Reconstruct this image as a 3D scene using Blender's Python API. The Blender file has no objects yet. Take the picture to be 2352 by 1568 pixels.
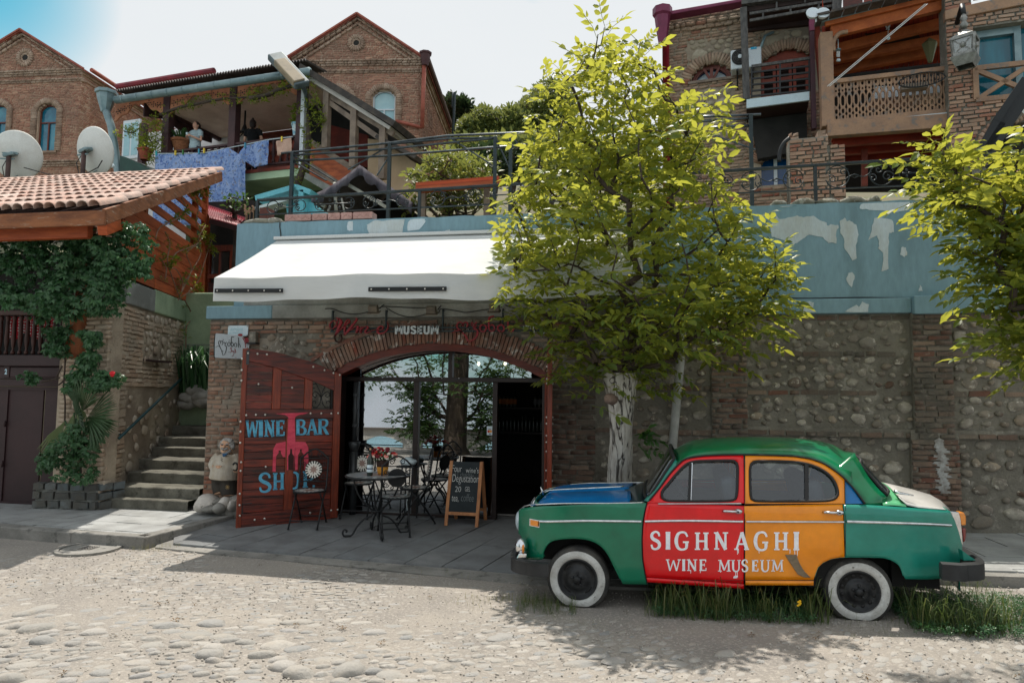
import bpy,bmesh,math,random
from math import*
import numpy as np
from mathutils import Vector as ad,Matrix,noise as mnoise
S=bpy.context.scene
mi=S.collection
gm=bpy.data.cameras.new("camera");w8=bpy.data.objects.new("camera",gm);mi.objects.link(w8)
gm.sensor_width=36;gm.lens=24;gm.clip_start=.05;gm.clip_end=2000
Bw,Bx,w9,kz=radians(10),radians(4.3),.011,ad((0,0,1.85))
RM=Matrix.Rotation(Bw,3,'Z')@Matrix.Rotation(pi/2+Bx,3,'X')@Matrix.Rotation(w9,3,'Z')
w8 .matrix_world=Matrix.Translation(kz)@RM.to_4x4()
S.camera=w8
vk=ad((-.10,.36,1)).normalized()
W=bpy.data.worlds.new("World");S.world=W;W.use_nodes=1
nt=W.node_tree;nt.nodes.clear()
def wn(t,**k):
 n=nt.nodes.new(t)
 for a,b in k.items():setattr(n,a,b)
 return n
ql=wn('ShaderNodeOutputWorld');bg=wn('ShaderNodeBackground');bg.inputs[1].default_value=.1
p8=wn('ShaderNodeTexSky',sky_type='NISHITA');p8 .sun_disc=0
p8 .sun_elevation=asin(vk.z);p8 .sun_rotation=atan2(vk.x,vk.y);p8 .air_density=1.0;p8 .dust_density=1.5
tc=wn('ShaderNodeTexCoord');mp=wn('ShaderNodeMapping');mp.inputs['Scale'].default_value=(1,1,2.2)
no=wn('ShaderNodeTexNoise');no.inputs['Scale'].default_value=1.7;no.inputs['Detail'].default_value=7;no.inputs['Roughness'].default_value=.55
rp=wn('ShaderNodeValToRGB');rp.color_ramp.elements[0].position=.30;rp.color_ramp.elements[1].position=.47
vd=wn('ShaderNodeVectorMath',operation='DOT_PRODUCT')
hd=(RM@ad(((-60-1176)/1568,-(-60-784)/1568,-1))).normalized()
vd.inputs[1].default_value=hd
hr=wn('ShaderNodeMapRange');hr.inputs[1].default_value=.9905;hr.inputs[2].default_value=1.0;hr.inputs[3].default_value=1;hr.inputs[4].default_value=0
mu=wn('ShaderNodeMath',operation='MULTIPLY')
cc=wn('ShaderNodeValToRGB');cc.color_ramp.elements[0].color=(5.9,6.2,6.45,1);cc.color_ramp.elements[1].color=(6.6,6.8,6.9,1)
tint=wn('ShaderNodeMix',data_type='RGBA',blend_type='MULTIPLY');tint.inputs[0].default_value=1;tint.inputs[7].default_value=(.34,1.12,1.0,1)
mx=wn('ShaderNodeMix',data_type='RGBA')
L=nt.links.new
L(tc.outputs['Generated'],mp.inputs[0]);L(mp.outputs[0],no.inputs['Vector']);L(no.outputs[0],rp.inputs[0]);L(no.outputs[0],cc.inputs[0])
L(tc.outputs['Generated'],vd.inputs[0]);L(vd.outputs['Value'],hr.inputs[0]);L(rp.outputs[0],mu.inputs[0]);L(hr.outputs[0],mu.inputs[1])
L(p8 .outputs[0],tint.inputs[6]);L(mu.outputs[0],mx.inputs[0]);L(tint.outputs[2],mx.inputs[6]);L(cc.outputs[0],mx.inputs[7])
L(mx.outputs[2],bg.inputs[0]);L(bg.outputs[0],ql.inputs[0])
sd=bpy.data.lights.new("sun",'SUN');sd.energy=3.8;sd.angle=radians(.5);sd.color=(1,.93,.83)
so=bpy.data.objects.new("sun",sd);mi.objects.link(so);so.rotation_euler=vk.to_track_quat('Z','Y').to_euler();so.location=(0,0,30)
S.view_settings.view_transform='Standard';S.view_settings.look='None';S.view_settings.exposure=.4;S.view_settings.gamma=1;S.view_settings.use_curve_mapping=0
S.cycles.max_bounces=6;S.cycles.transparent_max_bounces=12;S.cycles.caustics_reflective=0;S.cycles.caustics_refractive=0
ZR={'1':(0,0,2.0909),'2':(1000,0,2.0909),'3':(2000,0,2.0909),'4':(2996,0,2.0909),'5':(0,650,2.0909),'6':(900,650,2.0909),'7':(1900,650,2.0909),'8':(2996,650,2.0909),'s1':(0,1300,2.0909),'s2':(800,1250,2.0909),'s3':(1300,1700,2.94),'s4':(2000,1300,2.0909),'c5':(2000,1700,1.96),'c6':(2996,1700,1.96),'g7':(0,1980,1.809),'g8':(1200,1980,1.809),'A':(2040,1720,3.92),'B':(2540,1720,3.92),'C':(3100,1720,2.7035),'T':(1240,1780,3.92),'W':(2800,1200,1.8148),'R':(950,750,2.1382),'L':(0,900,2.6133),'d':(0,0,1.7415/1.7415)}
def q(k,x,y):
 a,b,s=ZR[k]
 if k=='d':return(x,y)
 return((a+x/s)/1.7415,(b+y/s)/1.7415)
def zt(x,y):return RM@ad(((x-1176)/1568,-(y-784)/1568,-1))
def P(p,X=None,Y=None,Z=None):
 d=zt(*p)
 t=(X-kz.x)/d.x if X is not None else(Y-kz.y)/d.y if Y is not None else(Z-kz.z)/d.z
 return kz+d*t
By=RM.transposed()
def qm(p):
 v=By@(ad(p)-kz)
 if v.z>-.01:return(-9999,-9999,1)
 return(1176+1568*v.x/-v.z,784-1568*v.y/-v.z,-v.z)
class Fr:
 """an upright plane: u along it, v up, w out of its face"""
 def __init__(s,o,deg=0):
  a=radians(deg);s.o=ad(o);s.u=ad((cos(a),sin(a),0));s.n=ad((sin(a),-cos(a),0));s.z=ad((0,0,1))
 def at(s,u,v,w=0):return s.o+s.u*u+s.z*v+s.n*w
 def hit(s,p,w=0):
  d=zt(*p);t=(s.o+s.n*w-kz).dot(s.n)/d.dot(s.n);h=kz+d*t-s.o
  return(h.dot(s.u),h.z)
 def h(s,k,x,y,w=0):return s.hit(q(k,x,y),w)
 def mat(s):return Matrix((s.u,s.n,s.z)).transposed()
def d8(o,label=None,cat=None,group=None,kind=None):
 if label:o['label']=label
 if cat:o['category']=cat
 if group:o['group']=group
 if kind:o['kind']=kind
 return o
PW={}
def mj(o,parent):
 if parent is not None:
  o.parent=parent;o.matrix_parent_inverse=PW.get(parent,Matrix()).inverted()
def ai(name,label,cat,loc=(0,0,0),rz=0,group=None):
 o=bpy.data.objects.new(name,None);mi.objects.link(o);o.empty_display_size=.1
 o.matrix_basis=Matrix.Translation(loc)@Matrix.Rotation(rz,4,'Z');PW[o]=o.matrix_basis.copy()
 return d8(o,label,cat,group)
def link(name,me,parent=None,mb=None):
 o=bpy.data.objects.new(name,me);mi.objects.link(o);mj(o,parent)
 if mb is not None:o.matrix_basis=mb;PW[o]=mb.copy()
 return o
def Bz(nv,M4,label=None):
 """copy a thing with its parts and sub-parts; M4 moves it"""
 r=nv.copy();mi.objects.link(r);r.matrix_basis=M4@nv.matrix_basis
 if label:r['label']=label
 def zu(a,b):
  for ch in a.children:
   c=ch.copy();mi.objects.link(c);c.parent=b;zu(ch,c)
 zu(nv,r)
 return r
class MB:
 def __init__(s):s.v=[];s.f=[]
 def add(s,vs,fs):
  b=len(s.v);s.v+=[ad(p)for p in vs];s.f+=[tuple(i+b for i in f)for f in fs];return s
 def box(s,c,d,R=None):
  c=ad(c);h=[x/2 for x in d];vs=[]
  for x in(-1,1):
   for y in(-1,1):
    for z in(-1,1):
     p=ad((x*h[0],y*h[1],z*h[2]));vs.append(c+(R@p if R else p))
  return s.add(vs,[(0,1,3,2),(4,6,7,5),(0,4,5,1),(2,3,7,6),(0,2,6,4),(1,5,7,3)])
 def fb(s,fr,u0,u1,v0,v1,w0,w1):
  return s.box(fr.at((u0+u1)/2,(v0+v1)/2,(w0+w1)/2),(abs(u1-u0),abs(w1-w0),abs(v1-v0)),fr.mat())
 def bz(s,a,b,t,t2=None,up=(0,0,1)):
  a,b=ad(a),ad(b);d=b-a;l=d.length
  if l<1e-6:return s
  y=d/l;x=y.cross(ad(up))
  if x.length<1e-3:x=y.cross(ad((1,0,0)))
  x.normalize();z=x.cross(y)
  return s.box((a+b)/2,(t,l,t2 or t),Matrix((x,y,z)).transposed())
 def ag(s,az,r,n=6,cap=1,closed=0):
  az=[ad(p)for p in az];m=len(az)
  if m<2:return s
  rr=r if isinstance(r,(list,tuple))else[r]*m
  b=len(s.v);px=None
  for i,p in enumerate(az):
   if closed:d=az[(i+1)%m]-az[i-1]
   else:d=az[min(i+1,m-1)]-az[max(i-1,0)]
   if d.length<1e-9:d=ad((0,0,1))
   d.normalize()
   if px is None:
    px=d.cross(ad((0,0,1)))
    if px.length<.1:px=d.cross(ad((1,0,0)))
   px=px-d*px.dot(d)
   if px.length<1e-6:px=d.orthogonal()
   px.normalize();py=d.cross(px)
   for k in range(n):
    a=2*pi*k/n;s.v.append(p+(px*cos(a)+py*sin(a))*rr[i])
  for i in range(m if closed else m-1):
   j=(i+1)%m
   for k in range(n):
    k2=(k+1)%n;s.f.append((b+i*n+k,b+i*n+k2,b+j*n+k2,b+j*n+k))
  if cap and not closed:
   s.f.append(tuple(b+k for k in range(n))[::-1]);s.f.append(tuple(b+(m-1)*n+k for k in range(n)))
  return s
 def au(s,jc,o=(0,0,0),n=14,R=None,cap=1):
  o=ad(o);b=len(s.v)
  for r,z in jc:
   for k in range(n):
    a=2*pi*k/n;p=ad((r*cos(a),r*sin(a),z));s.v.append(o+(R@p if R else p))
  for i in range(len(jc)-1):
   for k in range(n):
    k2=(k+1)%n;s.f.append((b+i*n+k,b+i*n+k2,b+(i+1)*n+k2,b+(i+1)*n+k))
  if cap:
   s.f.append(tuple(b+k for k in range(n))[::-1]);s.f.append(tuple(b+(len(jc)-1)*n+k for k in range(n)))
  return s
 def ah(s,a8,fn,w0,w1):
  """poly: (u,v) list; fn(u,v,w) -> point"""
  n=len(a8)
  vs=[fn(u,v,w0)for u,v in a8]+[fn(u,v,w1)for u,v in a8]
  return s.add(vs,[tuple(range(n))[::-1],tuple(range(n,2*n))]+[(i,(i+1)%n,n+(i+1)%n,n+i)for i in range(n)])
 def grid(s,al):
  b=len(s.v);m=len(al[0])
  for r in al:s.v+=[ad(p)for p in r]
  for i in range(len(al)-1):
   for j in range(m-1):s.f.append((b+i*m+j,b+i*m+j+1,b+(i+1)*m+j+1,b+(i+1)*m+j))
  return s
 def b5(s,c,r,n=10,m=7,R=None):
  c=ad(c);r=(r,r,r)if not isinstance(r,(tuple,list))else r;b=len(s.v)
  for i in range(m+1):
   t=pi*i/m
   for k in range(n):
    a=2*pi*k/n;p=ad((r[0]*sin(t)*cos(a),r[1]*sin(t)*sin(a),r[2]*cos(t)));s.v.append(c+(R@p if R else p))
  for i in range(m):
   for k in range(n):
    k2=(k+1)%n;s.f.append((b+i*n+k,b+(i+1)*n+k,b+(i+1)*n+k2,b+i*n+k2))
  return s
 def mesh(s,name,mt,ae=0):
  me=bpy.data.meshes.new(name);me.from_pydata(s.v,[],s.f)
  if mt:me.materials.append(mt)
  if ae:me.shade_smooth()
  return me
 def aa(s,name,mt,parent=None,ae=0,aj=0,a6=0,fix=1,auto=0):
  me=s.mesh(name,mt)
  if fix:
   bm=bmesh.new();bm.from_mesh(me);bmesh.ops.remove_doubles(bm,verts=bm.verts,dist=1e-5);bmesh.ops.recalc_face_normals(bm,faces=bm.faces);bm.to_mesh(me);bm.free()
  if ae:me.shade_smooth()
  if auto:me.shade_smooth();me.set_sharp_from_angle(angle=radians(auto))
  o=link(name,me,parent);PW[o]=Matrix()
  if a6:
   m=o.modifiers.new('s','SOLIDIFY');m.thickness=a6;m.offset=0
  if aj:
   m=o.modifiers.new('b','BEVEL');m.width=aj;m.segments=2;m.limit_method='ANGLE';m.angle_limit=.6
  return o
def nw(mb):
 V=np.array([tuple(p)for p in mb.v],dtype=np.float64);T=[]
 for f in mb.f:
  for i in range(1,len(f)-1):T.append((f[0],f[i],f[i+1]))
 return V,np.array(T,dtype=np.int64)
def ao(name,mt,variants,items,parent=None,kind='stuff',ae=0):
 """items: (variant index, 4x4 array) -> ONE mesh"""
 if not items:return None
 Vs,Ts,off=[],[],0
 for vi,M in items:
  V,T=variants[vi];Vs.append(V@M[:3,:3].T+M[:3,3]);Ts.append(T+off);off+=len(V)
 V=np.concatenate(Vs);T=np.concatenate(Ts)
 me=bpy.data.meshes.new(name);me.vertices.add(len(V));me.vertices.foreach_set('co',V.ravel())
 me.loops.add(T.size);me.loops.foreach_set('vertex_index',T.ravel().astype(np.int32));me.polygons.add(len(T))
 me.polygons.foreach_set('loop_start',np.arange(0,T.size,3,dtype=np.int32));me.polygons.foreach_set('loop_total',np.full(len(T),3,dtype=np.int32))
 me.update(calc_edges=1);me.materials.append(mt)
 if ae:me.shade_smooth()
 o=link(name,me,parent);PW[o]=Matrix()
 if kind:o['kind']=kind
 return o
def nz(name,var,mt,ae=0):
 me=bpy.data.meshes.new(name);me.from_pydata([tuple(p)for p in var[0]],[],[tuple(int(i)for i in t)for t in var[1]]);me.materials.append(mt)
 if ae:me.shade_smooth()
 return me
def bc(name,i2,mt,variants,items,parent,limit=300,ae=0,size=1.0):
 """the pieces that show largest become parts of their own, the others one joined part"""
 def key(it):
  M=it[1];x,y,d=qm(M[:3,3])
  n0=-10<x<2362 and-10<y<1578
  sz=np.linalg.norm(M[:3,0])*np.linalg.norm(M[:3,2])
  return(0 if n0 else 1,-sz/max(d*d,.01))
 items=sorted(items,key=key)
 meshes=[nz(name,v,mt,ae)for v in variants]
 for vi,M in items[:limit]:
  o=bpy.data.objects.new(name,meshes[vi]);mi.objects.link(o);mj(o,parent);o.matrix_basis=Matrix(M.tolist())
 return ao(i2,mt,variants,items[limit:],parent,'stuff',ae)
def h5(c,x,y,z):
 M=np.eye(4);M[:3,0]=x;M[:3,1]=y;M[:3,2]=z;M[:3,3]=c;return M
def ak(a,b):return random.uniform(a,b)
random.seed(7)
n2=np.array([0,0,1.])
def i3():
 m=MB();m.box((0,0,0),(1,1,1));m.v=[p+ad((ak(-.04,.04),ak(-.06,.06),ak(-.12,.12)))for p in m.v];return nw(m)
a9=[i3()for _ in range(8)]
def gn(flat=.0,lump=.22,seg=9,rings=3):
 """half pebble: flat back at y=0, bulging to -y (w) .5"""
 m=MB();sd=ak(0,99);vs=[ad((0,.5,0))]
 for i in range(1,rings+1):
  t=pi/2*i/rings
  for k in range(seg):
   a=2*pi*k/seg;r=sin(t)**(.7);p=ad((r*cos(a),cos(t),r*sin(a)))
   l=1+lump*mnoise.noise(ad((p.x*1.3+sd,p.y,p.z*1.3)))*1.6
   vs.append(ad((p.x*.5*l,p.y*.5*(1+.3*mnoise.noise(p*2+ad((sd,0,0)))),p.z*.5*l)))
 f=[(0,1+k,1+(k+1)%seg)for k in range(seg)]
 for i in range(rings-1):
  for k in range(seg):
   k2=(k+1)%seg;f.append((1+i*seg+k,1+(i+1)*seg+k,1+(i+1)*seg+k2,1+i*seg+k2))
 m.add(vs,f);return nw(m)
fz=[gn(lump=.3,seg=8)for _ in range(8)]
def da(go,a,b):
 o=[]
 for s,e in go:
  if b<=s or a>=e:o.append((s,e));continue
  if a-s>.05:o.append((s,a))
  if e-b>.05:o.append((b,e))
 return o
def en(fr,go,v0,v1,ch=.066,bl=.235,j=.016,w=0,dep=.08,b8=(.004,.016),jit=1.0,drop=0.0):
 """courses of brick in the plane fr; spans(v) -> [(u0,u1)]"""
 it=[];v=v0;r=0
 N=np.array(fr.n);U=np.array(fr.u)
 while v+ch*.6<=v1:
  h=ch-j+ak(-.006,.004)*jit;vc=v+ch/2
  for a,b in(go(vc)if callable(go)else go):
   u=a-(ak(.3,.7)*bl if r%2 else ak(0,.1)*bl)
   while u<b:
    l=bl*ak(.8,1.12)if random.random()>.2 else bl*.5
    x0,x1=max(u,a),min(u+l,b)
    if x1-x0>.04 and random.random()>=drop:
     p=ak(*b8);t=ak(-.03,.03)*jit;d=dep
     c=fr.at((x0+x1)/2,vc+ak(-.006,.006)*jit,w+p-d/2)
     ux=np.array([U[0]*cos(t),U[1]*cos(t),sin(t)])
     it.append((random.randrange(8),h5(c,ux*(x1-x0-j*.9),N*d,n2*h)))
    u+=l+j*ak(.5,1.2)
  v+=ch;r+=1
 return it
def a5(fr,u0,u1,v0,v1,w=0,sz=(.09,.2),n=60,dep=.07,keep=None,flat=.7):
 it=[];qn=[]
 N=np.array(fr.n);U=np.array(fr.u);mk=0
 while len(it)<n and mk<n*30:
  mk+=1;a=ak(*sz);b=a*ak(flat-.15,flat+.2);u,v=ak(u0+a*.45,max(u1-a*.45,u0+a*.45)),ak(v0+b*.45,max(v1-b*.45,v0+b*.45))
  if keep and not keep(u,v):continue
  if any(abs(u-p[0])<(a+p[2])*.52 and abs(v-p[1])<(b+p[3])*.52 for p in qn):continue
  qn.append((u,v,a,b));t=ak(-.5,.5)if random.random()<.6 else ak(-.15,.15)
  x=U*cos(t)+np.array([0,0,sin(t)]);z=-U*sin(t)+np.array([0,0,cos(t)])
  it.append((random.randrange(8),h5(fr.at(u,v,w-.004),x*a,N*dep*ak(.7,1.3),z*b)))
 return it
def xd(a8,a,b):
 """keep the part of a polygon left of a->b"""
 o=[];ax,ay=a;bx,by=b
 sd=lambda p:(bx-ax)*(p[1]-ay)-(by-ay)*(p[0]-ax)
 for i in range(len(a8)):
  p,r=a8[i],a8[(i+1)%len(a8)];sp,sr=sd(p),sd(r)
  if sp>=0:o.append(p)
  if sp*sr<0:
   t=sp/(sp-sr);o.append((p[0]+(r[0]-p[0])*t,p[1]+(r[1]-p[1])*t))
 return o
def ef(a8,bj):
 for i in range(len(bj)):
  a8=xd(a8,bj[i],bj[(i+1)%len(bj)])
  if len(a8)<3:return[]
 return a8
def ha(p,a8):
 x,y=p;c=0;n=len(a8)
 for i in range(n):
  x1,y1=a8[i];x2,y2=a8[(i+1)%n]
  if(y1>y)!=(y2>y)and x<(x2-x1)*(y-y1)/(y2-y1)+x1:c=not c
 return c
def a7(x,az):
 if x<=az[0][0]:return az[0][1]
 for(a,b),(c,d)in zip(az,az[1:]):
  if x<=c:return b+(d-b)*(x-a)/(c-a)if c>a else d
 return az[-1][1]
def eg(az,n=8):
 """smooth line through the points (Catmull-Rom)"""
 P_=[ad(p)for p in az];o=[]
 for i in range(len(P_)-1):
  p0=P_[max(i-1,0)];p1=P_[i];p2=P_[i+1];p3=P_[min(i+2,len(P_)-1)]
  for k in range(n):
   t=k/n;o.append(.5*((2*p1)+(p2-p0)*t+(2*p0-5*p1+4*p2-p3)*t*t+(3*p1-p0-3*p2+p3)*t*t*t))
 o.append(P_[-1]);return o
def b9(name):
 m=bpy.data.materials.new(name);m.use_nodes=1;t=m.node_tree;t.nodes.clear()
 o=t.nodes.new('ShaderNodeOutputMaterial');b=t.nodes.new('ShaderNodeBsdfPrincipled');t.links.new(b.outputs[0],o.inputs[0])
 return m,t,b,o
def N_(t,ty,ins=None,**k):
 n=t.nodes.new(ty)
 for a,b in k.items():setattr(n,a,b)
 for a,b in(ins or{}).items():
  if isinstance(b,bpy.types.NodeSocket):t.links.new(b,n.inputs[a])
  else:n.inputs[a].default_value=b
 return n
def he(c):return(c[0],c[1],c[2],1)
def e6(t,scale=(1,1,1)):
 g=N_(t,'ShaderNodeNewGeometry');m=N_(t,'ShaderNodeMapping',{0:g.outputs['Position'],'Scale':scale});return m.outputs[0]
def n3(t):
 g=N_(t,'ShaderNodeNewGeometry');o=N_(t,'ShaderNodeObjectInfo')
 a=N_(t,'ShaderNodeMath',{0:g.outputs['Random Per Island'],1:o.outputs['Random']},operation='ADD')
 return N_(t,'ShaderNodeMath',{0:a.outputs[0]},operation='FRACT').outputs[0]
def d9(t,B0,mm):
 r=N_(t,'ShaderNodeValToRGB',{0:B0});e=r.color_ramp.elements
 while len(e)<len(mm):e.new(.5)
 for i,(p,c)in enumerate(mm):e[i].position=p;e[i].color=he(c)if len(c)==3 else c
 return r.outputs[0]
def ds(t,f,a,b,mode='MIX'):
 m=N_(t,'ShaderNodeMix',data_type='RGBA',blend_type=mode)
 for i,v in((0,f),(6,a),(7,b)):
  if isinstance(v,bpy.types.NodeSocket):t.links.new(v,m.inputs[i])
  else:m.inputs[i].default_value=v if i==0 else he(v)
 return m.outputs[2]
def ci(t,B3,sc,det=5,ro=.6):return N_(t,'ShaderNodeTexNoise',{'Vector':B3,'Scale':sc,'Detail':det,'Roughness':ro}).outputs[0]
def jd(t,b,h,s,d=.02):
 n=N_(t,'ShaderNodeBump',{'Height':h,'Strength':s,'Distance':d});t.links.new(n.outputs[0],b.inputs['Normal'])
def mat(name,zv,col2=None,ns=2.5,lo=.4,hi=.62,af=.85,aq=0,bs=30,var=.0,b1=0,gq=.4,ea=0,col3=None,ns3=11,a3=(1,1,1),emis=0,alpha=None,a4=None,lo3=.55,hi3=.66):
 m,t,b,o=b9(name);p=e6(t,a3);c=None
 if a4:
  c=d9(t,n3(t),[(i/(len(a4)-1),x)for i,x in enumerate(a4)])
 base=c if c is not None else zv
 if col2 is not None:
  f=d9(t,ci(t,p,ns),[(lo,(0,0,0)),(hi,(1,1,1))]);base=ds(t,f,base,col2)
 if col3 is not None:
  f=d9(t,ci(t,p,ns3,8,.65),[(lo3,(0,0,0)),(hi3,(1,1,1))]);base=ds(t,f,base,col3)
 if var:
  r=n3(t);v=N_(t,'ShaderNodeMapRange',{0:r,3:1-var,4:1+var}).outputs[0]
  base=ds(t,1.0,base,N_(t,'ShaderNodeCombineColor',{0:v,1:v,2:v}).outputs[0],'MULTIPLY')
 xf=ci(t,p,bs*1.7,3);fm=N_(t,'ShaderNodeMapRange',{0:xf,1:.2,2:.8,3:.88,4:1.12}).outputs[0]
 base=ds(t,1.0,base,N_(t,'ShaderNodeCombineColor',{0:fm,1:fm,2:fm}).outputs[0],'MULTIPLY')if emis==0 else base
 if isinstance(base,bpy.types.NodeSocket):t.links.new(base,b.inputs['Base Color'])
 else:b.inputs['Base Color'].default_value=he(base)
 b.inputs['Roughness'].default_value=af;b.inputs['Metallic'].default_value=b1;b.inputs['Specular IOR Level'].default_value=gq;b.inputs['Coat Weight'].default_value=ea;b.inputs['Coat Roughness'].default_value=.08
 if aq:jd(t,b,ci(t,p,bs,6,.65),aq,.03)
 if emis:
  b.inputs['Emission Color'].default_value=he(zv);b.inputs['Emission Strength'].default_value=emis
 return m
def ba(name,qo,qp,tf=.45,af=.45):
 m,t,b,o=b9(name);c=d9(t,n3(t),[(i/(len(qo)-1),x)for i,x in enumerate(qo)])
 t.links.new(c,b.inputs['Base Color']);b.inputs['Roughness'].default_value=af;b.inputs['Specular IOR Level'].default_value=.35
 tr=N_(t,'ShaderNodeBsdfTranslucent',{0:ds(t,.35,he(qp)[:3],c)})
 mx=N_(t,'ShaderNodeMixShader',{0:tf});t.links.new(b.outputs[0],mx.inputs[1]);t.links.new(tr.outputs[0],mx.inputs[2]);t.links.new(mx.outputs[0],o.inputs[0])
 return m
def dc(name,tint=(.7,.8,.85),refl=.35,af=.0,opaque=0,oc=(.02,.03,.035)):
 m,t,b,o=b9(name)
 g=N_(t,'ShaderNodeBsdfGlossy',{0:(.95,.97,1,1),'Roughness':af});tr=N_(t,'ShaderNodeBsdfTransparent',{0:he(tint)})
 d=N_(t,'ShaderNodeBsdfDiffuse',{0:he(oc)});m1=N_(t,'ShaderNodeMixShader',{0:opaque});t.links.new(tr.outputs[0],m1 .inputs[1]);t.links.new(d.outputs[0],m1 .inputs[2])
 lw=N_(t,'ShaderNodeFresnel',{0:1.5});f=N_(t,'ShaderNodeMath',{0:lw.outputs[0],1:refl},operation='ADD');f.use_clamp=1
 mx=N_(t,'ShaderNodeMixShader',{0:f.outputs[0]});t.links.new(m1 .outputs[0],mx.inputs[1]);t.links.new(g.outputs[0],mx.inputs[2]);t.links.new(mx.outputs[0],o.inputs[0])
 return m
def C_(r,g,b):
 f=lambda x:(x/255/12.92 if x<=10 else((x/255+.055)/1.055)**2.4)
 return(f(r),f(g),f(b))
# ground
def zg(x):return.035*max(0,x+.3)
n4=mat('dirt',(.335,.305,.27),(.26,.24,.22),ns=1.1,af=.95,aq=.6,bs=60,col3=(.46,.42,.37),ns3=40,lo3=.5,hi3=.7)
qq=mat('cobble',None,a4=[(.30,.29,.27),(.36,.34,.31),(.27,.27,.265),(.41,.385,.35),(.33,.32,.31)],col2=(.37,.335,.29),ns=6,lo=.5,hi=.7,af=.8,aq=.35,bs=45)
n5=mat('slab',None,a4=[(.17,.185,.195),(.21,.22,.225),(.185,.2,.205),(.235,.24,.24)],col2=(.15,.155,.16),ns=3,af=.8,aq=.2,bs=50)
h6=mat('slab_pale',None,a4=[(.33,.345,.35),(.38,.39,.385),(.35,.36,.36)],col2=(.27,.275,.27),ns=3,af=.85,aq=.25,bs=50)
eb=mat('concrete',(.29,.28,.26),(.2,.195,.18),ns=2.2,af=.9,aq=.4,bs=35,col3=(.11,.11,.1),ns3=7)
al=[]
for y in np.concatenate([np.linspace(-3.2,0,5),np.linspace(.5,9.6,38)]):
 al.append([(x,y,zg(x)+(.012*mnoise.noise(ad((x*.9,y*.9,0)))if 0<y<9 else 0)-.006)for x in np.concatenate([np.linspace(-70,-13,8),np.linspace(-12,9,85),np.linspace(10,70,8)])])
n6=d8(MB().grid(al).aa('road',n4,ae=1,fix=0),kind='structure')
items=[];cell={}
def free(x,y,a):
 cx,cy=int(x/.3),int(y/.3)
 for i in(-1,0,1):
  for j in(-1,0,1):
   for(u,v,b)in cell.get((cx+i,cy+j),()):
    if((x-u)*.8+(y-v)*.6)**2+(1.7*(-(x-u)*.6+(y-v)*.8))**2<(.47*(a+b))**2:return 0
 cell.setdefault((cx,cy),[]).append((x,y,a));return 1
for k in range(90000):
 y=3.0+4.4*random.random()**1.15;x=ak(-6.8,5.2)
 n7=max(0,min(1,(5.9-y)/1.5));e8=.42+.58*n7*(1 if x<0 else.6)-.25*mnoise.noise(ad((x*.8,y*.8,3)))
 if y>6.35 and x<-.5 and not(-5.6<x<-4.2):e8*=.35
 if random.random()>e8:continue
 a=(ak(.10,.26)if random.random()<.3+.3*(x<-2)else ak(.06,.15))if n7>.35 else ak(.05,.15)
 if-.3<x<2.6 and y>6.0:continue
 if not free(x,y,a):continue
 th=radians(38+18*sin(x*.7)+ak(-16,16));b=a*ak(.38,.66);je=a*ak(.07,.19)*(.5+(.9 if x<-1 else.4)*n7)
 ux=np.array([cos(th),sin(th),0]);uy=np.array([-sin(th),cos(th),ak(-.1,.1)])
 items.append((random.randrange(8),h5((x,y,zg(x)-.012),ux*a,n2*je*2,uy*b)))
 if len(items)>6500:break
bc('cobble','small_cobbles',qq,fz,items,n6,ae=1)
qr=mat('pebble',(.36,.33,.29),(.42,.39,.35),ns=9,af=.9,var=.15)
B4=[gn(lump=.4,seg=5,rings=2)for _ in range(4)]
it=[]
for k in range(9000):
 y=3.0+4.3*random.random();x=ak(-6.5,5);a=ak(.006,.02)
 it.append((random.randrange(4),h5((x,y,zg(x)-.003),np.array([a,0,0]),np.array([0,0,a*1.1]),np.array([0,a*ak(.7,1.2),0]))))
ao('gravel',qr,B4,it,n6)
def hg(parent,bj,jf,th,d1,la,lb,m,name='slab',off=0,gap=.012,jitter=.004,bond=.5):
 """clip a running-bond grid of slabs (long side along d1) to a convex region"""
 d1=ad((d1[0],d1[1])).normalized();d2=ad((-d1 .y,d1 .x));o=ad(bj[0])
 vl=max((ad(p)-o).length for p in bj)+1;r=0;i=-int(vl/lb)-1
 while i*lb<vl:
  j=-int(vl/la)-1
  while j*la<vl:
   s=j*la+(la*bond if i%2 else 0)+off;t=i*lb
   c=[o+d1*(s+gap/2)+d2*(t+gap/2),o+d1*(s+la-gap/2)+d2*(t+gap/2),o+d1*(s+la-gap/2)+d2*(t+lb-gap/2),o+d1*(s+gap/2)+d2*(t+lb-gap/2)]
   pl=ef([(p.x,p.y)for p in c],bj);j+=1
   if len(pl)<3:continue
   A=abs(sum(pl[k][0]*pl[(k+1)%len(pl)][1]-pl[(k+1)%len(pl)][0]*pl[k][1]for k in range(len(pl))))/2
   if A<.004:continue
   dz=ak(-jitter,jitter);tx,ty=ak(-.004,.004),ak(-.004,.004);cx,cy=pl[0]
   MB().ah(pl,lambda u,v,w:ad((u,v,jf(u,v)+dz+tx*(u-cx)+ty*(v-cy)+w)),-th,0).aa(name,m,parent)
  i+=1
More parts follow.
